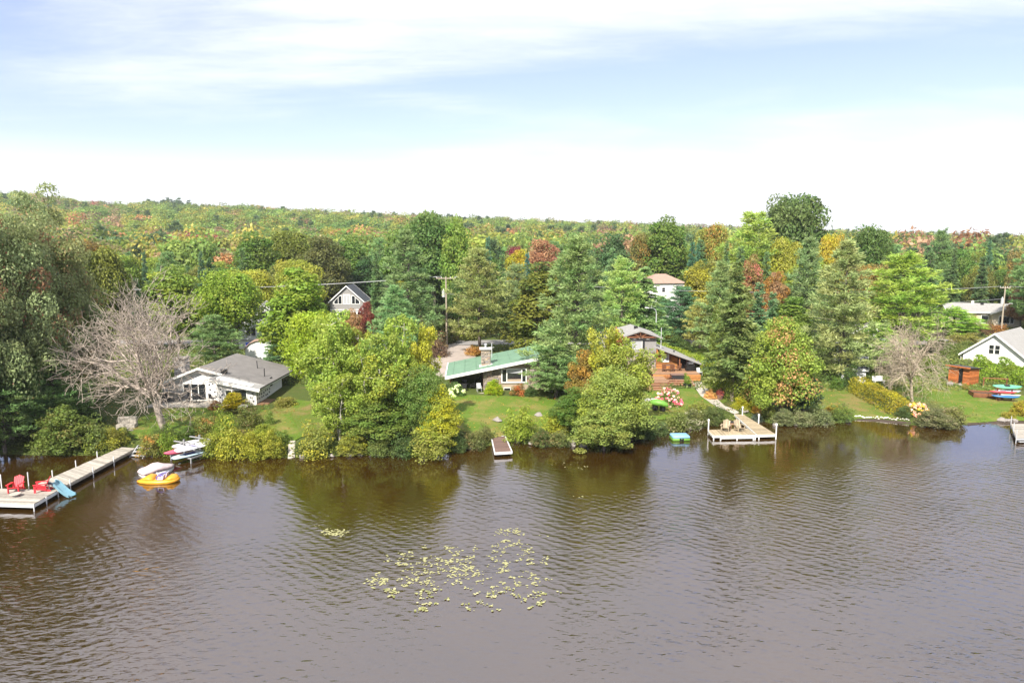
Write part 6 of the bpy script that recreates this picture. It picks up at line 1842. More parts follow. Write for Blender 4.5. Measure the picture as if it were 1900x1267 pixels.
S(126, 852, 138, 92, (.075, .105, .024), 'large domed clipped hedge bush at the water beside the long dock', (.10, .085, .03), .2, 3, name='domed_hedge')
S(158, 800, 92, 52, (.045, .072, .024), 'dark green dome shrub behind the large clipped dome', var=3)
S(186, 846, 60, 58, (.075, .10, .026), 'grey-green shrub between domed hedge and long dock', YLG, .2)
S(214, 844, 56, 46, (.12, .13, .03), 'yellowish shrub overhanging the long dock', GOLD, .3)
S(228, 822, 40, 30, (.06, .085, .025), 'small green shrub before the stone seat')
S(282, 850, 58, 56, (.11, .12, .03), 'reddish green shrub between water steps and board rack', (.25, .12, .04), .3)
S(312, 848, 44, 48, (.095, .15, .022), 'bright green shrub just beside the board rack', YLG, .3)
S(305, 822, 52, 32, (.07, .095, .028), 'low green shrub around the foot of the leafless tree')
S(345, 826, 60, 30, (.075, .11, .025), 'green shrub behind the board rack')
S(398, 852, 56, 62, (.12, .145, .024), 'yellow-green shrub on the shore right beside the board rack', GOLD, .2)
S(432, 856, 60, 66, (.145, .16, .024), 'golden green shrub in the middle of the cottage shoreline', GOLD, .35)
S(470, 857, 60, 62, (.15, .165, .022), 'yellow-green shrub below the small dark box', GOLD, .3)
S(506, 855, 62, 64, (.13, .15, .022), 'yellow-green shrub nearest the narrow concrete path', (.2, .18, .03), .35)
S(385, 815, 60, 52, (.095, .12, .028), 'leafy shrub with reddish shoots in front of the cottage patio', (.22, .10, .04), .25)
S(418, 822, 52, 58, (.11, .15, .024), 'light green shrub between the patio shrubs', YLG, .3)
S(462, 800, 60, 48, (.085, .105, .028), 'dull green shrub under the cottage picture window', BROWN, .2)
S(490, 826, 62, 40, (.12, .15, .022), 'yellowish ground shrub behind the cottage shoreline', YLG, .4)
S(522, 828, 40, 34, (.09, .13, .026), 'small green shrub at the top of the concrete path')
S(500, 792, 24, 34, (.10, .14, .03), 'slim young bush on the cottage lawn')
S(446, 772, 60, 30, (.075, .09, .03), 'low shrub row against the cottage bay', BROWN, .3)
S(400, 764, 34, 22, (.2, .13, .05), 'small orange brown shrub at the patio corner', ORANGE, .4)
S(530, 757, 50, 24, (.14, .14, .035), 'tan green shrub at the cottage corner by the side deck', GOLD, .2)
S(586, 854, 74, 60, (.115, .135, .03), 'round shrub with yellow flecks between path and birches', (.22, .19, .03), .35)
S(556, 848, 26, 30, (.07, .10, .03), 'small dark shrub beside the narrow concrete path')
S(655, 850, 80, 50, (.125, .14, .03), 'yellowish shrub at the foot of the tallest birch', GOLD, .25)
S(705, 850, 60, 44, (.08, .105, .03), 'green shrub under the front birch')
S(748, 852, 56, 40, (.05, .08, .026), 'dark shrub under the middle birch')
S(800, 857, 92, 62, (.135, .15, .036), 'large pale green shrub bulging over the water by the birches', YLG, .35)
S(850, 842, 50, 46, (.055, .08, .026), 'dark green shrub to the dock side of the yellow willow')
S(880, 838, 50, 48, (.075, .09, .03), 'olive shrub next to the brown floating dock', BROWN, .25)
S(900, 826, 34, 32, (.085, .09, .03), 'small olive shrub beside the ramp of the floating dock')
S(966, 826, 76, 66, (.12, .165, .024), 'big bright green shrub beside the floating dock', YLG, .35, hf=1.05)
S(1004, 832, 54, 40, (.065, .09, .028), 'dark low shrub just past the bright green shrub', (.14, .09, .05), .2)
S(1036, 832, 52, 40, (.075, .095, .03), 'olive low shrub over the grey rocks', (.15, .11, .05), .2)
S(1030, 810, 60, 40, (.16, .18, .024), 'tall yellow-green grassy shrub above the grey rocks', YLG, .3)
S(1050, 780, 60, 40, (.05, .075, .026), 'dark green shrub under the huge pine')
S(1195, 818, 54, 40, (.05, .078, .028), 'dark green shrub past the dome willow on the water line')
S(1222, 812, 44, 36, (.055, .08, .028), 'dark green shrub in front of the lime covered barbecue')
S(1256, 806, 56, 44, (.09, .11, .03), 'mixed green shrub beneath the pink hydrangea', (.26, .2, .14), .15)
S(1288, 800, 56, 44, (.085, .10, .032), 'shrub with pale flowers nearest the blue raft', (.34, .30, .24), .18)
S(1318, 792, 48, 40, (.07, .09, .028), 'green shrub beside the tan dock platform')
S(1298, 776, 60, 30, (.11, .12, .03), 'low yellowish shrub on the bank above the tan dock', YLG, .25)
S(1330, 782, 36, 26, (.06, .085, .026), 'small dark shrub by the folded parasol')
S(1374, 766, 36, 26, (.19, .20, .016), 'bright yellow-green shrub at the landward end of the tan dock', GOLD, .3)
S(1393, 770, 30, 22, (.16, .18, .018), 'second bright shrub with yellow flowers beside the rock', GOLD, .4)
S(1409, 776, 30, 20, (.26, .18, .03), 'low orange yellow flower shrub below the autumn maple', ORANGE, .45)
S(1404, 784, 24, 16, (.07, .09, .07), 'small silvery blue shrub by the tan walkway')
S(1425, 778, 30, 24, (.10, .12, .03), 'small green shrub between flowers and grey-green shrubs')
S(1452, 793, 56, 36, (.105, .125, .055), 'grey-green shrub on the bank nearest the tan dock', (.15, .14, .08), .2)
S(1488, 794, 56, 36, (.11, .13, .058), 'grey-green shrub in the middle of the bank by the juniper', (.16, .15, .09), .2)
S(1524, 793, 50, 34, (.095, .115, .05), 'grey-green shrub on the bank under the spruces', (.15, .14, .08), .2)
S(1562, 786, 52, 36, (.075, .115, .03), 'rounded green shrub at the end of the grass slope', YLG, .2)
S(1545, 770, 44, 20, (.16, .16, .022), 'low yellow heath on the grass slope', (.2, .09, .05), .25)
S(1552, 726, 30, 34, (.06, .105, .02), 'bright green shrub at the foot of the tall olive spruce')
S(1575, 722, 40, 40, (.048, .08, .022), 'dark green shrub before the grey shed')
S(1676, 780, 34, 26, (.055, .08, .026), 'dark green shrub at the lake end of the clipped hedge')
S(1735, 799, 92, 38, (.095, .105, .045), 'grey-green shrub at the lake point', (.15, .13, .08), .25)
S(1764, 792, 56, 44, (.10, .11, .036), 'olive shrub with pale tips on the lake point', (.2, .15, .1), .25)
S(1722, 770, 60, 22, (.11, .125, .05), 'low pale green plants under the weeping leafless tree')
S(1790, 724, 16, 14, (.16, .14, .03), 'tiny yellowish shrub before the sauna hut')
S(1892, 776, 44, 34, (.2, .17, .028), 'yellow feathery shrub above the grey dock', GOLD, .4)
S(1870, 780, 30, 16, (.17, .16, .03), 'small yellow shrub on the beach by the grey dock', GOLD, .3)
S(917, 735, 48, 33, (.155, .215, .014), 'round bright lime shrub in front of the fieldstone wall', (.22, .19, .02), .2, 3)
S(962, 737, 36, 26, (.12, .11, .035), 'reddish green shrub below the picture window', (.3, .09, .04), .45)
S(985, 738, 34, 24, (.055, .085, .025), 'dark green shrub at the end of the fieldstone house')
S(838, 733, 40, 30, (.055, .085, .026), 'dark shrub beside the covered patio')
S(1245, 713, 34, 12, (.07, .045, .03), 'low brownish purple shrub by the deck steps', (.16, .05, .05), .4)
S(1268, 712, 30, 20, (.10, .15, .02), 'bright green shrub at the end of the small steps')
S(1318, 743, 34, 22, (.36, .24, .10), 'clump of tan ornamental grass by the concrete path', name='ornamental_grass', cat='grass clump')
S(880, 662, 44, 24, (.26, .17, .05), 'orange tan ornamental grass behind the green roof', ORANGE, .3, name='ornamental_grass', cat='grass clump')
for tp, lb, c, a in ((t_pot, 'reddish foliage growing in the dark red pot', (.16, .045, .04), .4), (t_pot2, 'fresh green plant growing in the low black tub', (.09, .15, .02), .1)):
    o = put('potted_plant', BUSH[1], None, tp.location + Vector((0, 0, .38)), 1.0, (.95, .95, .75)); o.color = (*c, a); o['accent'] = [.3, .08, .06]; tag(o, lb, 'plant')


def flower_bush(u, vb, wpx, hpx, green, blossom, label, seed, dens=80, second=None):
    p = G(u, vb); k_ = 1 + wpx / FPX * .35; p = Vector((p.x * k_, p.y * k_, 0)); p.z = elev(p.x, p.y) - .05; w, h = wpx * p.y / FPX, hpx * p.y / FPX
    t = thing('hydrangea', label, 'flowering shrub', p, 0)
    o = put('foliage', BUSH[1], t, (0, 0, 0), seed, (w * .95, w * .85, h * .95)); o.color = (*green, 0); o['accent'] = [float(c) for c in green]
    rng = np.random.default_rng(seed); k = dens
    d = unit(rng.normal(size=(k, 3)) + np.array([0, -.3, .3])); d[:, 2] = np.abs(d[:, 2])
    c = d * np.array([.5 * w, .45 * w, .9 * h]) * rng.uniform(.85, 1.06, (k, 1)); c[:, 2] += .05
    V, F, tt, cl = clump_leaves(c, np.full(k, .16) * rng.uniform(.7, 1.2, k), 22, .12, .8, rng)
    f = put('blossoms', np_mesh('blossoms', V, F, M['leaf'], {'tint': tt, 'clump': cl}), t); f.color = (*blossom, .45 if second else 0); f['accent'] = [float(c) for c in (second or blossom)]
    return t
flower_bush(1240, 757, 52, 36, (.07, .11, .025), (.52, .13, .18), 'pink and white flowering hydrangea between the lawn and the shore shrubs', 3, 90, (.66, .52, .48))
flower_bush(1700, 775, 48, 24, (.10, .12, .03), (.60, .42, .34), 'cream and pinkish hydrangea at the foot of the weeping tree', 4, 70, (.56, .40, .06))
flower_bush(848, 737, 32, 24, (.06, .10, .025), (.50, .55, .34), 'white green hydrangea by the covered patio of the fieldstone house', 5, 40)


def hedge(pts, w, h, col, label, acc=None, amt=0, dens=70, leaf=.2, seed=1, rough=.12):
    P = [tuple(G(u, v)) if len(q) == 0 else tuple(ground(u, q[0])) for u, v, *q in pts]
    o = put('hedge', hedge_mesh(P, w, h, dens, leaf, seed, rough), None, P[0]); o.color = (*col, amt); o['accent'] = [float(c) for c in (acc or col)]
    return tag(o, label, 'hedge')
hedge([(1590, 729), (1612, 740), (1645, 758), (1668, 770)], 1.9, 1.7, (.175, .16, .018), 'long clipped yellow-green hedge running down to the lake', (.22, .18, .016), .35, 90, .16, 2)
hedge([(1506, 704), (1552, 712)], 2.0, 2.3, (.060, .088, .022), 'dark green hedge under the tall olive spruce', dens=80, seed=3)
hedge([(1225, 0, 97), (1262, 0, 92), (1312, 0, 85), (1345, 0, 79)], 1.6, 2.0, (.12, .165, .018), 'bright lime hedge behind the sloping wing roof of the log house', YLG, .4, 80, .2, 4)
hedge([(1318, 705), (1350, 738), (1388, 752)], 1.8, 2.6, (.095, .12, .020), 'olive hedge behind the trunk of the dark shore spruce', YLG, .3, 70, .2, 5)
hedge([(1806, 0, 84.5), (1850, 0, 83), (1935, 0, 80)], 1.8, 2.5, (.10, .155, .018), 'feathery bright green cedar hedge in front of the white clapboard house', (.14, .18, .02), .35, 90, .22, 6, .4)
hedge([(1740, 0, 100), (1800, 0, 99)], 2.2, 1.8, (.075, .10, .026), 'rough green hedge beside the road near the weeping tree', dens=60, seed=7, rough=.3)
S(1255, 652, 60, 30, (.05, .08, .022), 'dark round bush on the grass by the road', var=3)
S(1275, 655, 44, 22, (.055, .082, .024), 'second dark bush under the small olive tree', var=3)
S(825, 640, 70, 46, (.085, .10, .03), 'olive thicket across the road above the driveway', BROWN, .2)
S(862, 634, 60, 36, (.11, .12, .03), 'yellowish thicket across the road behind the stone chimney', YLG, .2)
S(812, 665, 50, 40, (.10, .07, .045), 'brown purple shrub beside the driveway', BROWN, .4)
S(1235, 636, 60, 28, (.14, .15, .03), 'yellow-green roadside thicket by the street lamp', YLG, .3)
S(1240, 620, 36, 24, (.17, .09, .05), 'rusty brown shrub below the rounded dark conifer', BROWN, .4)
S(1850, 622, 44, 26, (.20, .12, .04), 'orange brown shrub before the bungalow', ORANGE, .4)
S(1828, 622, 36, 22, (.13, .09, .05), 'brown shrub under the bungalow porch', BROWN, .3)
S(1792, 640, 70, 22, (.13, .13, .035), 'rough yellowish shrubs along the road by the white house', GOLD, .2)
S(1740, 660, 60, 30, (.09, .12, .03), 'green shrub across the road from the weeping tree')
S(1715, 690, 46, 34, (.085, .12, .02), 'green shrub behind the weeping leafless tree')
S(1655, 690, 40, 26, (.2, .19, .02), 'yellow flowering plants by the porch rail', GOLD, .4)

# ------------------------------------------------------------------ young sapling with yellow leaves below the cottage
T('column', 434, 66, 728, 40, (.25, .23, .016), 'slender yellow sapling in front of the cottage picture window', acc=GOLD, amt=.4)
T('column', 1330, 88, 560, 30, (.09, .12, .025), 'slim green tree behind the small olive tree')

for u, y, vt, w, lb in [(702, 122, 470, 30, 'slim dark fir beside the dense dark pine crown'), (878, 124, 470, 26, 'slim dark fir behind the stone chimney'), (932, 116, 475, 28, 'slim dark fir between olive and grey-green pines'), (1040, 126, 458, 30, 'slim dark fir behind the huge full pine, chimney side'),
                        (1106, 122, 462, 32, 'slim dark fir behind the huge full pine, log house side'), (1342, 122, 452, 28, 'slim dark fir rising behind the pale grey-green spruce'), (1416, 118, 470, 30, 'slim dark fir below the big white pine'), (1580, 126, 455, 28, 'slim dark fir beside the dark green maple'),
                        (1718, 150, 470, 30, 'slim dark fir beyond the wide bright white pine'), (1762, 160, 462, 28, 'slim dark fir behind the bungalow, pine side'), (455, 132, 462, 26, 'slim dark fir above the bright green maple')]:
    T('fir', u, y, vt, w, (.044, .068, .026), lb)
for u, y, vt, w, kd, c, lb in [(1975, 116, 500, 120, 'broad', MDG, 'green tree past the white clapboard house'), (2090, 106, 500, 150, 'broad', LTG, 'light green tree further past the white clapboard house'), (2010, 72, 690, 90, 'willow', YLG, 'yellow-green willow past the grey metal dock'), (2120, 76, 560, 140, 'spruce', DKG, 'dark spruce past the grey metal dock'),
                               (2200, 84, 520, 170, 'broad', OLV, 'olive tree well past the grey metal dock'), (2240, 72, 620, 120, 'willow', MDG, 'green willow well past the grey metal dock'), (-190, 62, 430, 220, 'broad', MDG, 'green tree beyond the dark shore group'), (-300, 70, 420, 220, 'broad', LTG, 'light green tree well beyond the dark shore group')]:
    T(kd, u, y, vt, w, c, lb)
for u, vb, w, h, c, lb in [(1945, 786, 70, 40, LTG, 'light green shrub on the shore past the grey metal dock'), (2040, 790, 80, 44, MDG, 'green shrub on the shore past the yellow-green willow'), (2130, 793, 80, 40, OLV, 'olive shrub on the shore past the dark spruce'), (-60, 842, 90, 50, MDG, 'green shrub on the shore under the dark group'), (-150, 842, 90, 46, OLV, 'olive shrub on the shore beyond the dark group')]:
    S(u, vb, w, h, c, lb)

# ------------------------------------------------------------------ the wood behind the houses, tree by tree
random.seed(77)
CLEAR = [(606, 515, 696, 600, 147), (1194, 500, 1256, 560, 150), (1742, 548, 1880, 612, 138), (806, 508, 856, 604, 104), (470, 525, 520, 600, 111), (800, 634, 900, 668, 200), (1232, 632, 1320, 662, 200),
         (448, 622, 510, 668, 200), (1560, 600, 1660, 660, 97), (1190, 560, 1226, 640, 102), (1690, 600, 1830, 690, 200), (1836, 520, 1880, 604, 120), (1005, 500, 1040, 530, 175), (1500, 640, 1660, 720, 200), (806, 640, 1300, 760, 200)]
FILL = [('broad', MDG, 'green broadleaf tree in the wood behind the houses', None, 0, 5), ('broad', LTG, 'light green broadleaf tree in the wood behind the houses', YLG, .3, 5), ('broad', OLV, 'olive broadleaf tree in the wood behind the houses', GOLD, .15, 4),
        ('broad', YLG, 'yellow-green broadleaf tree in the wood behind the houses', GOLD, .2, 3), ('broad', (.135, .115, .035), 'orange tinted tree in the wood behind the houses', ORANGE, .25, 1), ('broad', (.16, .05, .035), 'red maple in the wood behind the houses', PINK, .4, 0),
        ('fir', (.042, .066, .027), 'dark pointed fir in the wood behind the houses', None, 0, 3), ('pine', (.058, .09, .034), 'layered pine in the wood behind the houses', None, 0, 3), ('spruce', (.045, .075, .032), 'dark spruce in the wood behind the houses', None, 0, 2)]
bag = [f for f in FILL for _ in range(f[5])]
placed = []; wood = []
tries = 0
while len(placed) < 190 and tries < 6000:
    tries += 1
    y = random.uniform(112, 200); x = random.uniform(-.92 * y, .92 * y)
    u = 950 + x / y * FPX
    f = random.choice(bag)
    if f[0] == 'broad' and f[1][0] > .2 and y < 155: f = FILL[1]
    if u > 1650 and random.random() < .5: f = random.choice(FILL[6:8])
    h = random.uniform(9, 16) * (1.12 if f[0] in ('pine', 'spruce') else 1)
    if 180 < u < 500: h *= .8
    w = h * {'broad': random.uniform(.55, .75), 'fir': .24, 'pine': .5, 'spruce': .38}[f[0]]
    z = elev(x, y)
    if any((x - a) ** 2 + (y - b) ** 2 < (.42 * (w + c)) ** 2 for a, b, c in placed): continue
    u0, vt = to_px((x, y, z + h)); u1, vb = to_px((x, y, z)); wp = w / y * FPX / 2
    if any(u0 + wp > a and u0 - wp < c and vt < d and vb > b and y < dd + 9 for a, b, c, d, dd in CLEAR): continue
    if abs(y - ROAD_Y - 4) < 7: continue
    placed.append((x, y, w))
    wood.append((plant_tree(f[0], Vector((x, y, z)), h, w, f[1], None, None, f[3], f[4]), f[2], u0, y))

MARKS = [(60, 'the tall dark shore trees'), (250, 'the leafless lakeside tree'), (400, 'the stone cottage'), (500, 'the columnar maple'), (650, 'the greige gable house'), (755, 'the large dark pine'), (829, 'the transformer pole'), (905, 'the stone chimney'),
         (1000, 'the yellow-green cedar'), (1068, 'the huge full pine'), (1150, 'the truss gable'), (1222, 'the white hip roofed house'), (1300, 'the roadside olive tree'), (1357, 'the dark shore spruce'), (1446, 'the autumn maple'), (1556, 'the tall olive spruce'),
         (1665, 'the bright white pine'), (1740, 'the flat topped pine'), (1808, 'the beige bungalow'), (1880, 'the white clapboard house')]
byl = {}
for t, lb, u, y in wood:
    mk = min(MARKS, key=lambda q: abs(q[0] - u))[1]
    base = lb.replace(' in the wood behind the houses', '')
    row = 'close behind' if y < 142 else ('well behind' if y < 172 else 'far behind')
    t['group'] = base + 's in the wood behind the houses'
    byl.setdefault(f'{base} {row} {mk}', []).append((u, t))
ORD = ['first', 'second', 'third', 'fourth', 'fifth', 'sixth', 'seventh', 'eighth', 'ninth']
for lb, ts in byl.items():
    ts.sort(key=lambda q: q[0])
    for k, (u, t) in enumerate(ts): t['label'] = lb if len(ts) == 1 else (f'{lb}, {ORD[min(k, 8)]} from the left')

# ------------------------------------------------------------------ the far forest on the hill: one mass
protos = bpy.data.collections.new('forest_kinds')
def proto(name, mesh):
    o = bpy.data.objects.new(name, mesh); protos.objects.link(o); return o
def far_crown(seed, kind):
    if kind == 'b':
        t_, c_ = broad_tree(seed, .8, .05, 20, 110, .075, .35, .35, .29)
    elif kind == 'p':
        t_, c_ = pine_tree(seed, .5, .12, 12, 6, 9, .07, .2)
    else:
        t_, c_ = spruce_tree(seed, .3, .03, 17, 6, 5, .07, .2)
    c_.materials.clear(); c_.materials.append(M['forest_leaf']); return c_
for i, kd in enumerate('bbbbpps'): proto('kind_%02d' % i, far_crown(300 + i, kd))
rng = np.random.default_rng(9)
PTS = []
y = 196.0
while y < 960:
    sp_ = 8.2 + (y - 196) / 760 * 3.2
    half = .92 * y + 30
    k = int(2 * half / sp_)
    PTS.append(np.stack([np.linspace(-half, half, k) + rng.uniform(-.45, .45, k) * sp_, np.full(k, y) + rng.uniform(-.5, .5, k) * sp_], 1))
    y += sp_ * .92
PTS = np.concatenate(PTS)
Xf, Yf = PTS[:, 0], PTS[:, 1]
Zf = elev_np(Xf, Yf) - 0.8
nf = len(Xf)
patch = np.sin(Xf * .021 + 1.3) * np.sin(Yf * .017 + .4) + .6 * np.sin(Xf * .05 + Yf * .033) + .3 * np.sin(Yf * .11 - Xf * .07)
pal = np.array([(.060, .105, .026), (.085, .128, .028), (.125, .15, .030), (.165, .16, .032), (.12, .105, .05), (.16, .105, .06), (.20, .11, .045), (.22, .07, .055), (.045, .08, .03), (.17, .13, .075)])
wts = np.array([.25, .26, .17, .07, .07, .065, .035, .010, .07, .05])
ci = np.empty(nf, int)
ur = rng.uniform(size=nf); cum = np.cumsum(wts / wts.sum())
ci = np.searchsorted(cum, np.clip(ur * .6 + .4 * (0.5 + .34 * patch), 0, .9999))
px_ = 950 + Xf / Yf * FPX
redz = (np.abs(px_ - 395) < 95) & (Yf > 205) & (Yf < 275) & (rng.uniform(size=nf) < .5)
ci[redz] = rng.choice([7, 7, 6, 3], redz.sum())
kind_i = rng.integers(0, 4, nf)
pc = (rng.uniform(size=nf) < np.where(px_ > 1400, .18, .05) + .30 * ((Yf > 780) & (px_ < 520)) * (patch > .1))
skyp = (Yf > 770) & (Yf < 900) & (np.abs(px_ - 325) < 45) & (rng.uniform(size=nf) < .75)
pc = pc | skyp
kind_i[pc] = rng.choice([4, 5, 4, 5, 6], pc.sum())
colf = pal[ci] * rng.uniform(.62, 1.28, (nf, 1))
colf[pc] = np.array([.052, .082, .036]) * rng.uniform(.8, 1.3, (pc.sum(), 1))
sz = rng.uniform(12, 20, nf) * np.where(pc, 1.06, 1.0)
sz[skyp] *= 1.25
wd = sz * rng.uniform(.85, 1.2, nf) * np.where(pc, .8, 1)
me = bpy.data.meshes.new('forest')
me.vertices.add(nf); me.vertices.foreach_set('co', np.stack([Xf, Yf, Zf], 1).astype(np.float32).ravel())
a = me.attributes.new('col', 'FLOAT_COLOR', 'POINT'); a.data.foreach_set('color', np.concatenate([colf, np.ones((nf, 1))], 1).astype(np.float32).ravel())
a = me.attributes.new('rot', 'FLOAT_VECTOR', 'POINT'); a.data.foreach_set('vector', np.stack([np.zeros(nf), np.zeros(nf), rng.uniform(0, 6.28, nf)], 1).astype(np.float32).ravel())
a = me.attributes.new('siz', 'FLOAT_VECTOR', 'POINT'); a.data.foreach_set('vector', np.stack([wd, wd, sz], 1).astype(np.float32).ravel())
a = me.attributes.new('pick', 'INT', 'POINT'); a.data.foreach_set('value', kind_i.astype(np.int32))
fo = put('forest', me)
tag(fo, 'mixed autumn forest covering the long hill behind the houses', 'forest', None, 'stuff')
ng = bpy.data.node_groups.new('forest_scatter', 'GeometryNodeTree')
ng.interface.new_socket('Geometry', in_out='INPUT', socket_type='NodeSocketGeometry'); ng.interface.new_socket('Geometry', in_out='OUTPUT', socket_type='NodeSocketGeometry')
gi = ng.nodes.new('NodeGroupInput'); go = ng.nodes.new('NodeGroupOutput')
ip = ng.nodes.new('GeometryNodeInstanceOnPoints'); cinf = ng.nodes.new('GeometryNodeCollectionInfo')
cinf.inputs['Collection'].default_value = protos; cinf.inputs['Separate Children'].default_value = True; cinf.inputs['Reset Children'].default_value = True
def named(nm, ty):
    k = ng.nodes.new('GeometryNodeInputNamedAttribute'); k.data_type = ty; k.inputs['Name'].default_value = nm
    return [o for o in k.outputs if o.enabled and o.name == 'Attribute'][0]
ng.links.new(gi.outputs[0], ip.inputs['Points']); ng.links.new(cinf.outputs[0], ip.inputs['Instance'])
ip.inputs['Pick Instance'].default_value = True
ng.links.new(named('pick', 'INT'), ip.inputs['Instance Index'])
ng.links.new(named('rot', 'FLOAT_VECTOR'), ip.inputs['Rotation']); ng.links.new(named('siz', 'FLOAT_VECTOR'), ip.inputs['Scale'])
ng.links.new(ip.outputs[0], go.inputs[0])
md = fo.modifiers.new('scatter', 'NODES'); md.node_group = ng

# ------------------------------------------------------------------ grassy and leafy ground cover
def cover(name, label, n_, xr, yr, cond, col_a, leaf, seed):
    rng = np.random.default_rng(seed); x = rng.uniform(*xr, n_); y = rng.uniform(*yr, n_); d = y - np.interp(x, SHX, SHY)
    k = cond(x, y, d); x, y = x[k], y[k]; z = elev_np(x, y)
    P = np.stack([x, y, z + rng.uniform(.02, .25, len(x))], 1); N = rng.normal(size=P.shape) * .6 + np.array([0, -.3, .8])
    V, F = cards(P, N, leaf * rng.uniform(.6, 1.4, len(P)), .5, rng)
    cl = .5 + .5 * np.sin(x * 1.3) * np.sin(y * 1.7 + x * .4)
    o = put(name, np_mesh(name, V, F, M['leaf'], {'tint': rng.uniform(size=len(F)), 'clump': cl})); o.color = (*col_a, .35); o['accent'] = [.12, .12, .03]
    return tag(o, label, 'ground cover', None, 'stuff')
bx = lambda x: (x > 950 / 1267 * 56 * 10)
cover('undergrowth', 'weedy green undergrowth along the shore bank', 60000, (-75, 52), (50, 78), lambda x, y, d: (d > -.1) & (d < 2.0) & ((x < 27) | (x > 46)) & (x < 47.5), (.07, .09, .026), .24, 31)
cover('wood_floor', 'leafy undergrowth on the floor of the wood behind the road', 60000, (-130, 150), (116, 200), lambda x, y, d: rng.uniform(size=len(x)) < .8, (.075, .09, .03), .9, 32)
cover('wood_floor', 'weedy ground under the trees beside and behind the houses', 60000, (-80, 80), (78, 106), lambda x, y, d: (np.abs(x + 10) > 6) & ~((x > 18) & (x < 34) & (y > 88)), (.07, .095, .026), .4, 33)
cover('wood_floor', 'dark green weeds under the dark shore trees', 20000, (-75, -42), (50, 84), lambda x, y, d: d > .2, (.05, .065, .022), .3, 34)

def litter(name, label, n_, boxes, seed):
    rng = np.random.default_rng(seed); P = []
    for x0, x1, y0, y1, k in boxes:
        x = rng.uniform(x0, x1, k); y = rng.uniform(y0, y1, k); d = y - np.interp(x, SHX, SHY)
        ok = d > 1.5; P.append(np.stack([x[ok], y[ok], elev_np(x[ok], y[ok]) + .10], 1))
    P = np.concatenate(P); V, F = cards(P, rng.normal(size=P.shape) * .25 + np.array([0, 0, 1.0]), rng.uniform(.10, .2, len(P)), .7, rng)
    o = put(name, np_mesh(name, V, F, M['leaf'], {'tint': rng.uniform(size=len(F)), 'clump': rng.uniform(size=len(F))})); o.color = (.20, .13, .03, .4); o['accent'] = [.16, .06, .02]
    return tag(o, label, 'leaf litter', None, 'stuff')
litter('fallen_leaves', 'fallen yellow and brown leaves strewn over the lawns', 0, [(-42, -20, 57, 70, 900), (-8, 6, 57, 73, 500), (15, 26, 60, 76, 350), (33, 47, 63, 82, 500), (44, 62, 64, 84, 500)], 41)

# ------------------------------------------------------------------ water lilies
rng = np.random.default_rng(55)
m, n, l = new_mat('lily_leaf'); out = nd(n, 'OutputMaterial'); p_ = nd(n, 'BsdfPrincipled'); p_.inputs['Roughness'].default_value = .4
at_ = nd(n, 'ObjectInfo'); cr = nd(n, 'ValToRGB'); cr.color_ramp.elements[0].color = (.15, .165, .035, 1); cr.color_ramp.elements[1].color = (.42, .40, .22, 1)
l.new(at_.outputs['Random'], cr.inputs[0]); l.new(cr.outputs[0], p_.inputs['Base Color']); l.new(p_.outputs[0], out.inputs[0]); M['lily'] = m
def pad_mesh(seed):
    r_ = random.Random(seed); vs = [(0, 0, .008)]; k = 11
    for i in range(k):
        a = .22 + (6.28 - .44) * i / (k - 1); rad = .5 * (1 - .06 * r_.random()); vs.append((rad * math.cos(a) * 1.1, rad * math.sin(a), .008 + .02 * r_.random()))
    me = bpy.data.meshes.new('lily_pad'); me.from_pydata(vs, [], [(0, i, i + 1) for i in range(1, k)]); me.materials.append(M['lily']); return me
pads = [pad_mesh(i) for i in range(4)]
cl_px = [(885, 1030, 62, 22), (830, 1040, 40, 25), (950, 1020, 40, 25), (775, 1050, 45, 22), (760, 1080, 45, 18), (790, 1105, 30, 28), (900, 1065, 60, 26), (950, 1090, 45, 22), (985, 1115, 28, 18), (700, 1075, 25, 6), (935, 985, 25, 5), (905, 1120, 28, 18), (1000, 1060, 25, 22), (860, 1075, 40, 30), (740, 1040, 22, 16), (725, 1098, 14, 6), (790, 1130, 20, 10), (925, 1045, 40, 26)]
pts = []
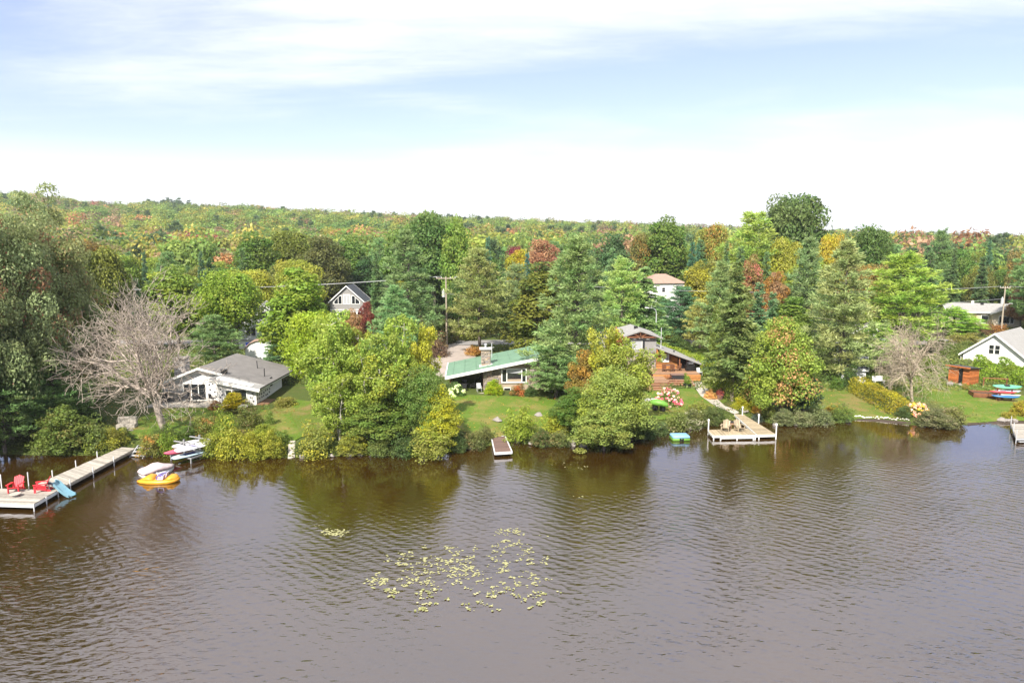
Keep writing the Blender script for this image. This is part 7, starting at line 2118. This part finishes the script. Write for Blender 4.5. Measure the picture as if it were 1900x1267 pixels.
for u, v, su, sv in cl_px:
    for _ in range(int(5 + su * .27)):
        cu, cv_ = rng.normal(u, su * .62), rng.normal(v, sv * .6)
        for _ in range(rng.integers(1, 9)):
            c = at_e(cu + rng.normal() * 4.2, cv_ + rng.normal() * 1.6, 0); pts.append((c.x, c.y))
extra = []
for u, v, su, sv, k in ((608, 986, 8, 3, 34), (632, 987, 8, 4, 40), (620, 992, 9, 3, 34), (1052, 862, 16, 3, 9), (1080, 866, 10, 3, 5), (1077, 922, 5, 1.5, 4), (585, 975, 6, 2, 3)):
    for _ in range(k):
        c = at_e(rng.normal(u, su), rng.normal(v, sv * .8), 0); extra.append((c.x, c.y))
allp = [(x, y, 0) for x, y in pts] + [(x, y, 1) for x, y in extra]
rad = rng.uniform(.055, .155, len(allp))
order = np.argsort([y for _, y, _ in allp])           # nearest first
V, F = [], []
for q, i in enumerate(order):
    x, y, e_ = allp[i]; s = rad[i]
    if q < 285:
        tag(put('lily_pad', pads[q % 4], None, (x, y, .004 + .004 * (q % 5)), float(rng.uniform(0, 6.28)), (s, s, 1)), 'yellowish water lily pad floating in the scattered patch on the lake', 'lily pad', 'water lily pads in the scattered patch')
    else:
        a0 = rng.uniform(0, 6.28); b = len(V); V += [(x, y, .012)] + [(x + s * .5 * math.cos(a0 + .25 + 5.8 * j / 8), y + s * .5 * math.sin(a0 + .25 + 5.8 * j / 8), .012 + .01 * (j % 2)) for j in range(9)]
        F += [(b, b + j, b + j + 1) for j in range(1, 9)]
me = bpy.data.meshes.new('lily_leaves'); me.from_pydata(V, [], F); me.materials.append(M['lily'])
tag(put('lily_leaves', me), 'remaining small yellow water lily leaves further out on the lake', 'lily pads', None, 'stuff')

# ------------------------------------------------------------------ thin air between the shore and the hill
hz_ = MB().box(-1500, 1500, -320, 1600, -4, 112).build('haze', M['white'])
m, n, l = new_mat('thin_haze'); out = nd(n, 'OutputMaterial'); pv = nd(n, 'VolumePrincipled')
pv.inputs['Color'].default_value = (0.86, 0.92, 1.0, 1); pv.inputs['Density'].default_value = 0.00016; pv.inputs['Anisotropy'].default_value = 0.2
l.new(pv.outputs[0], out.inputs['Volume'])
hz_.data.materials.clear(); hz_.data.materials.append(m)
tag(hz_, 'faint pale haze over the lake and hill', 'haze', None, 'stuff')
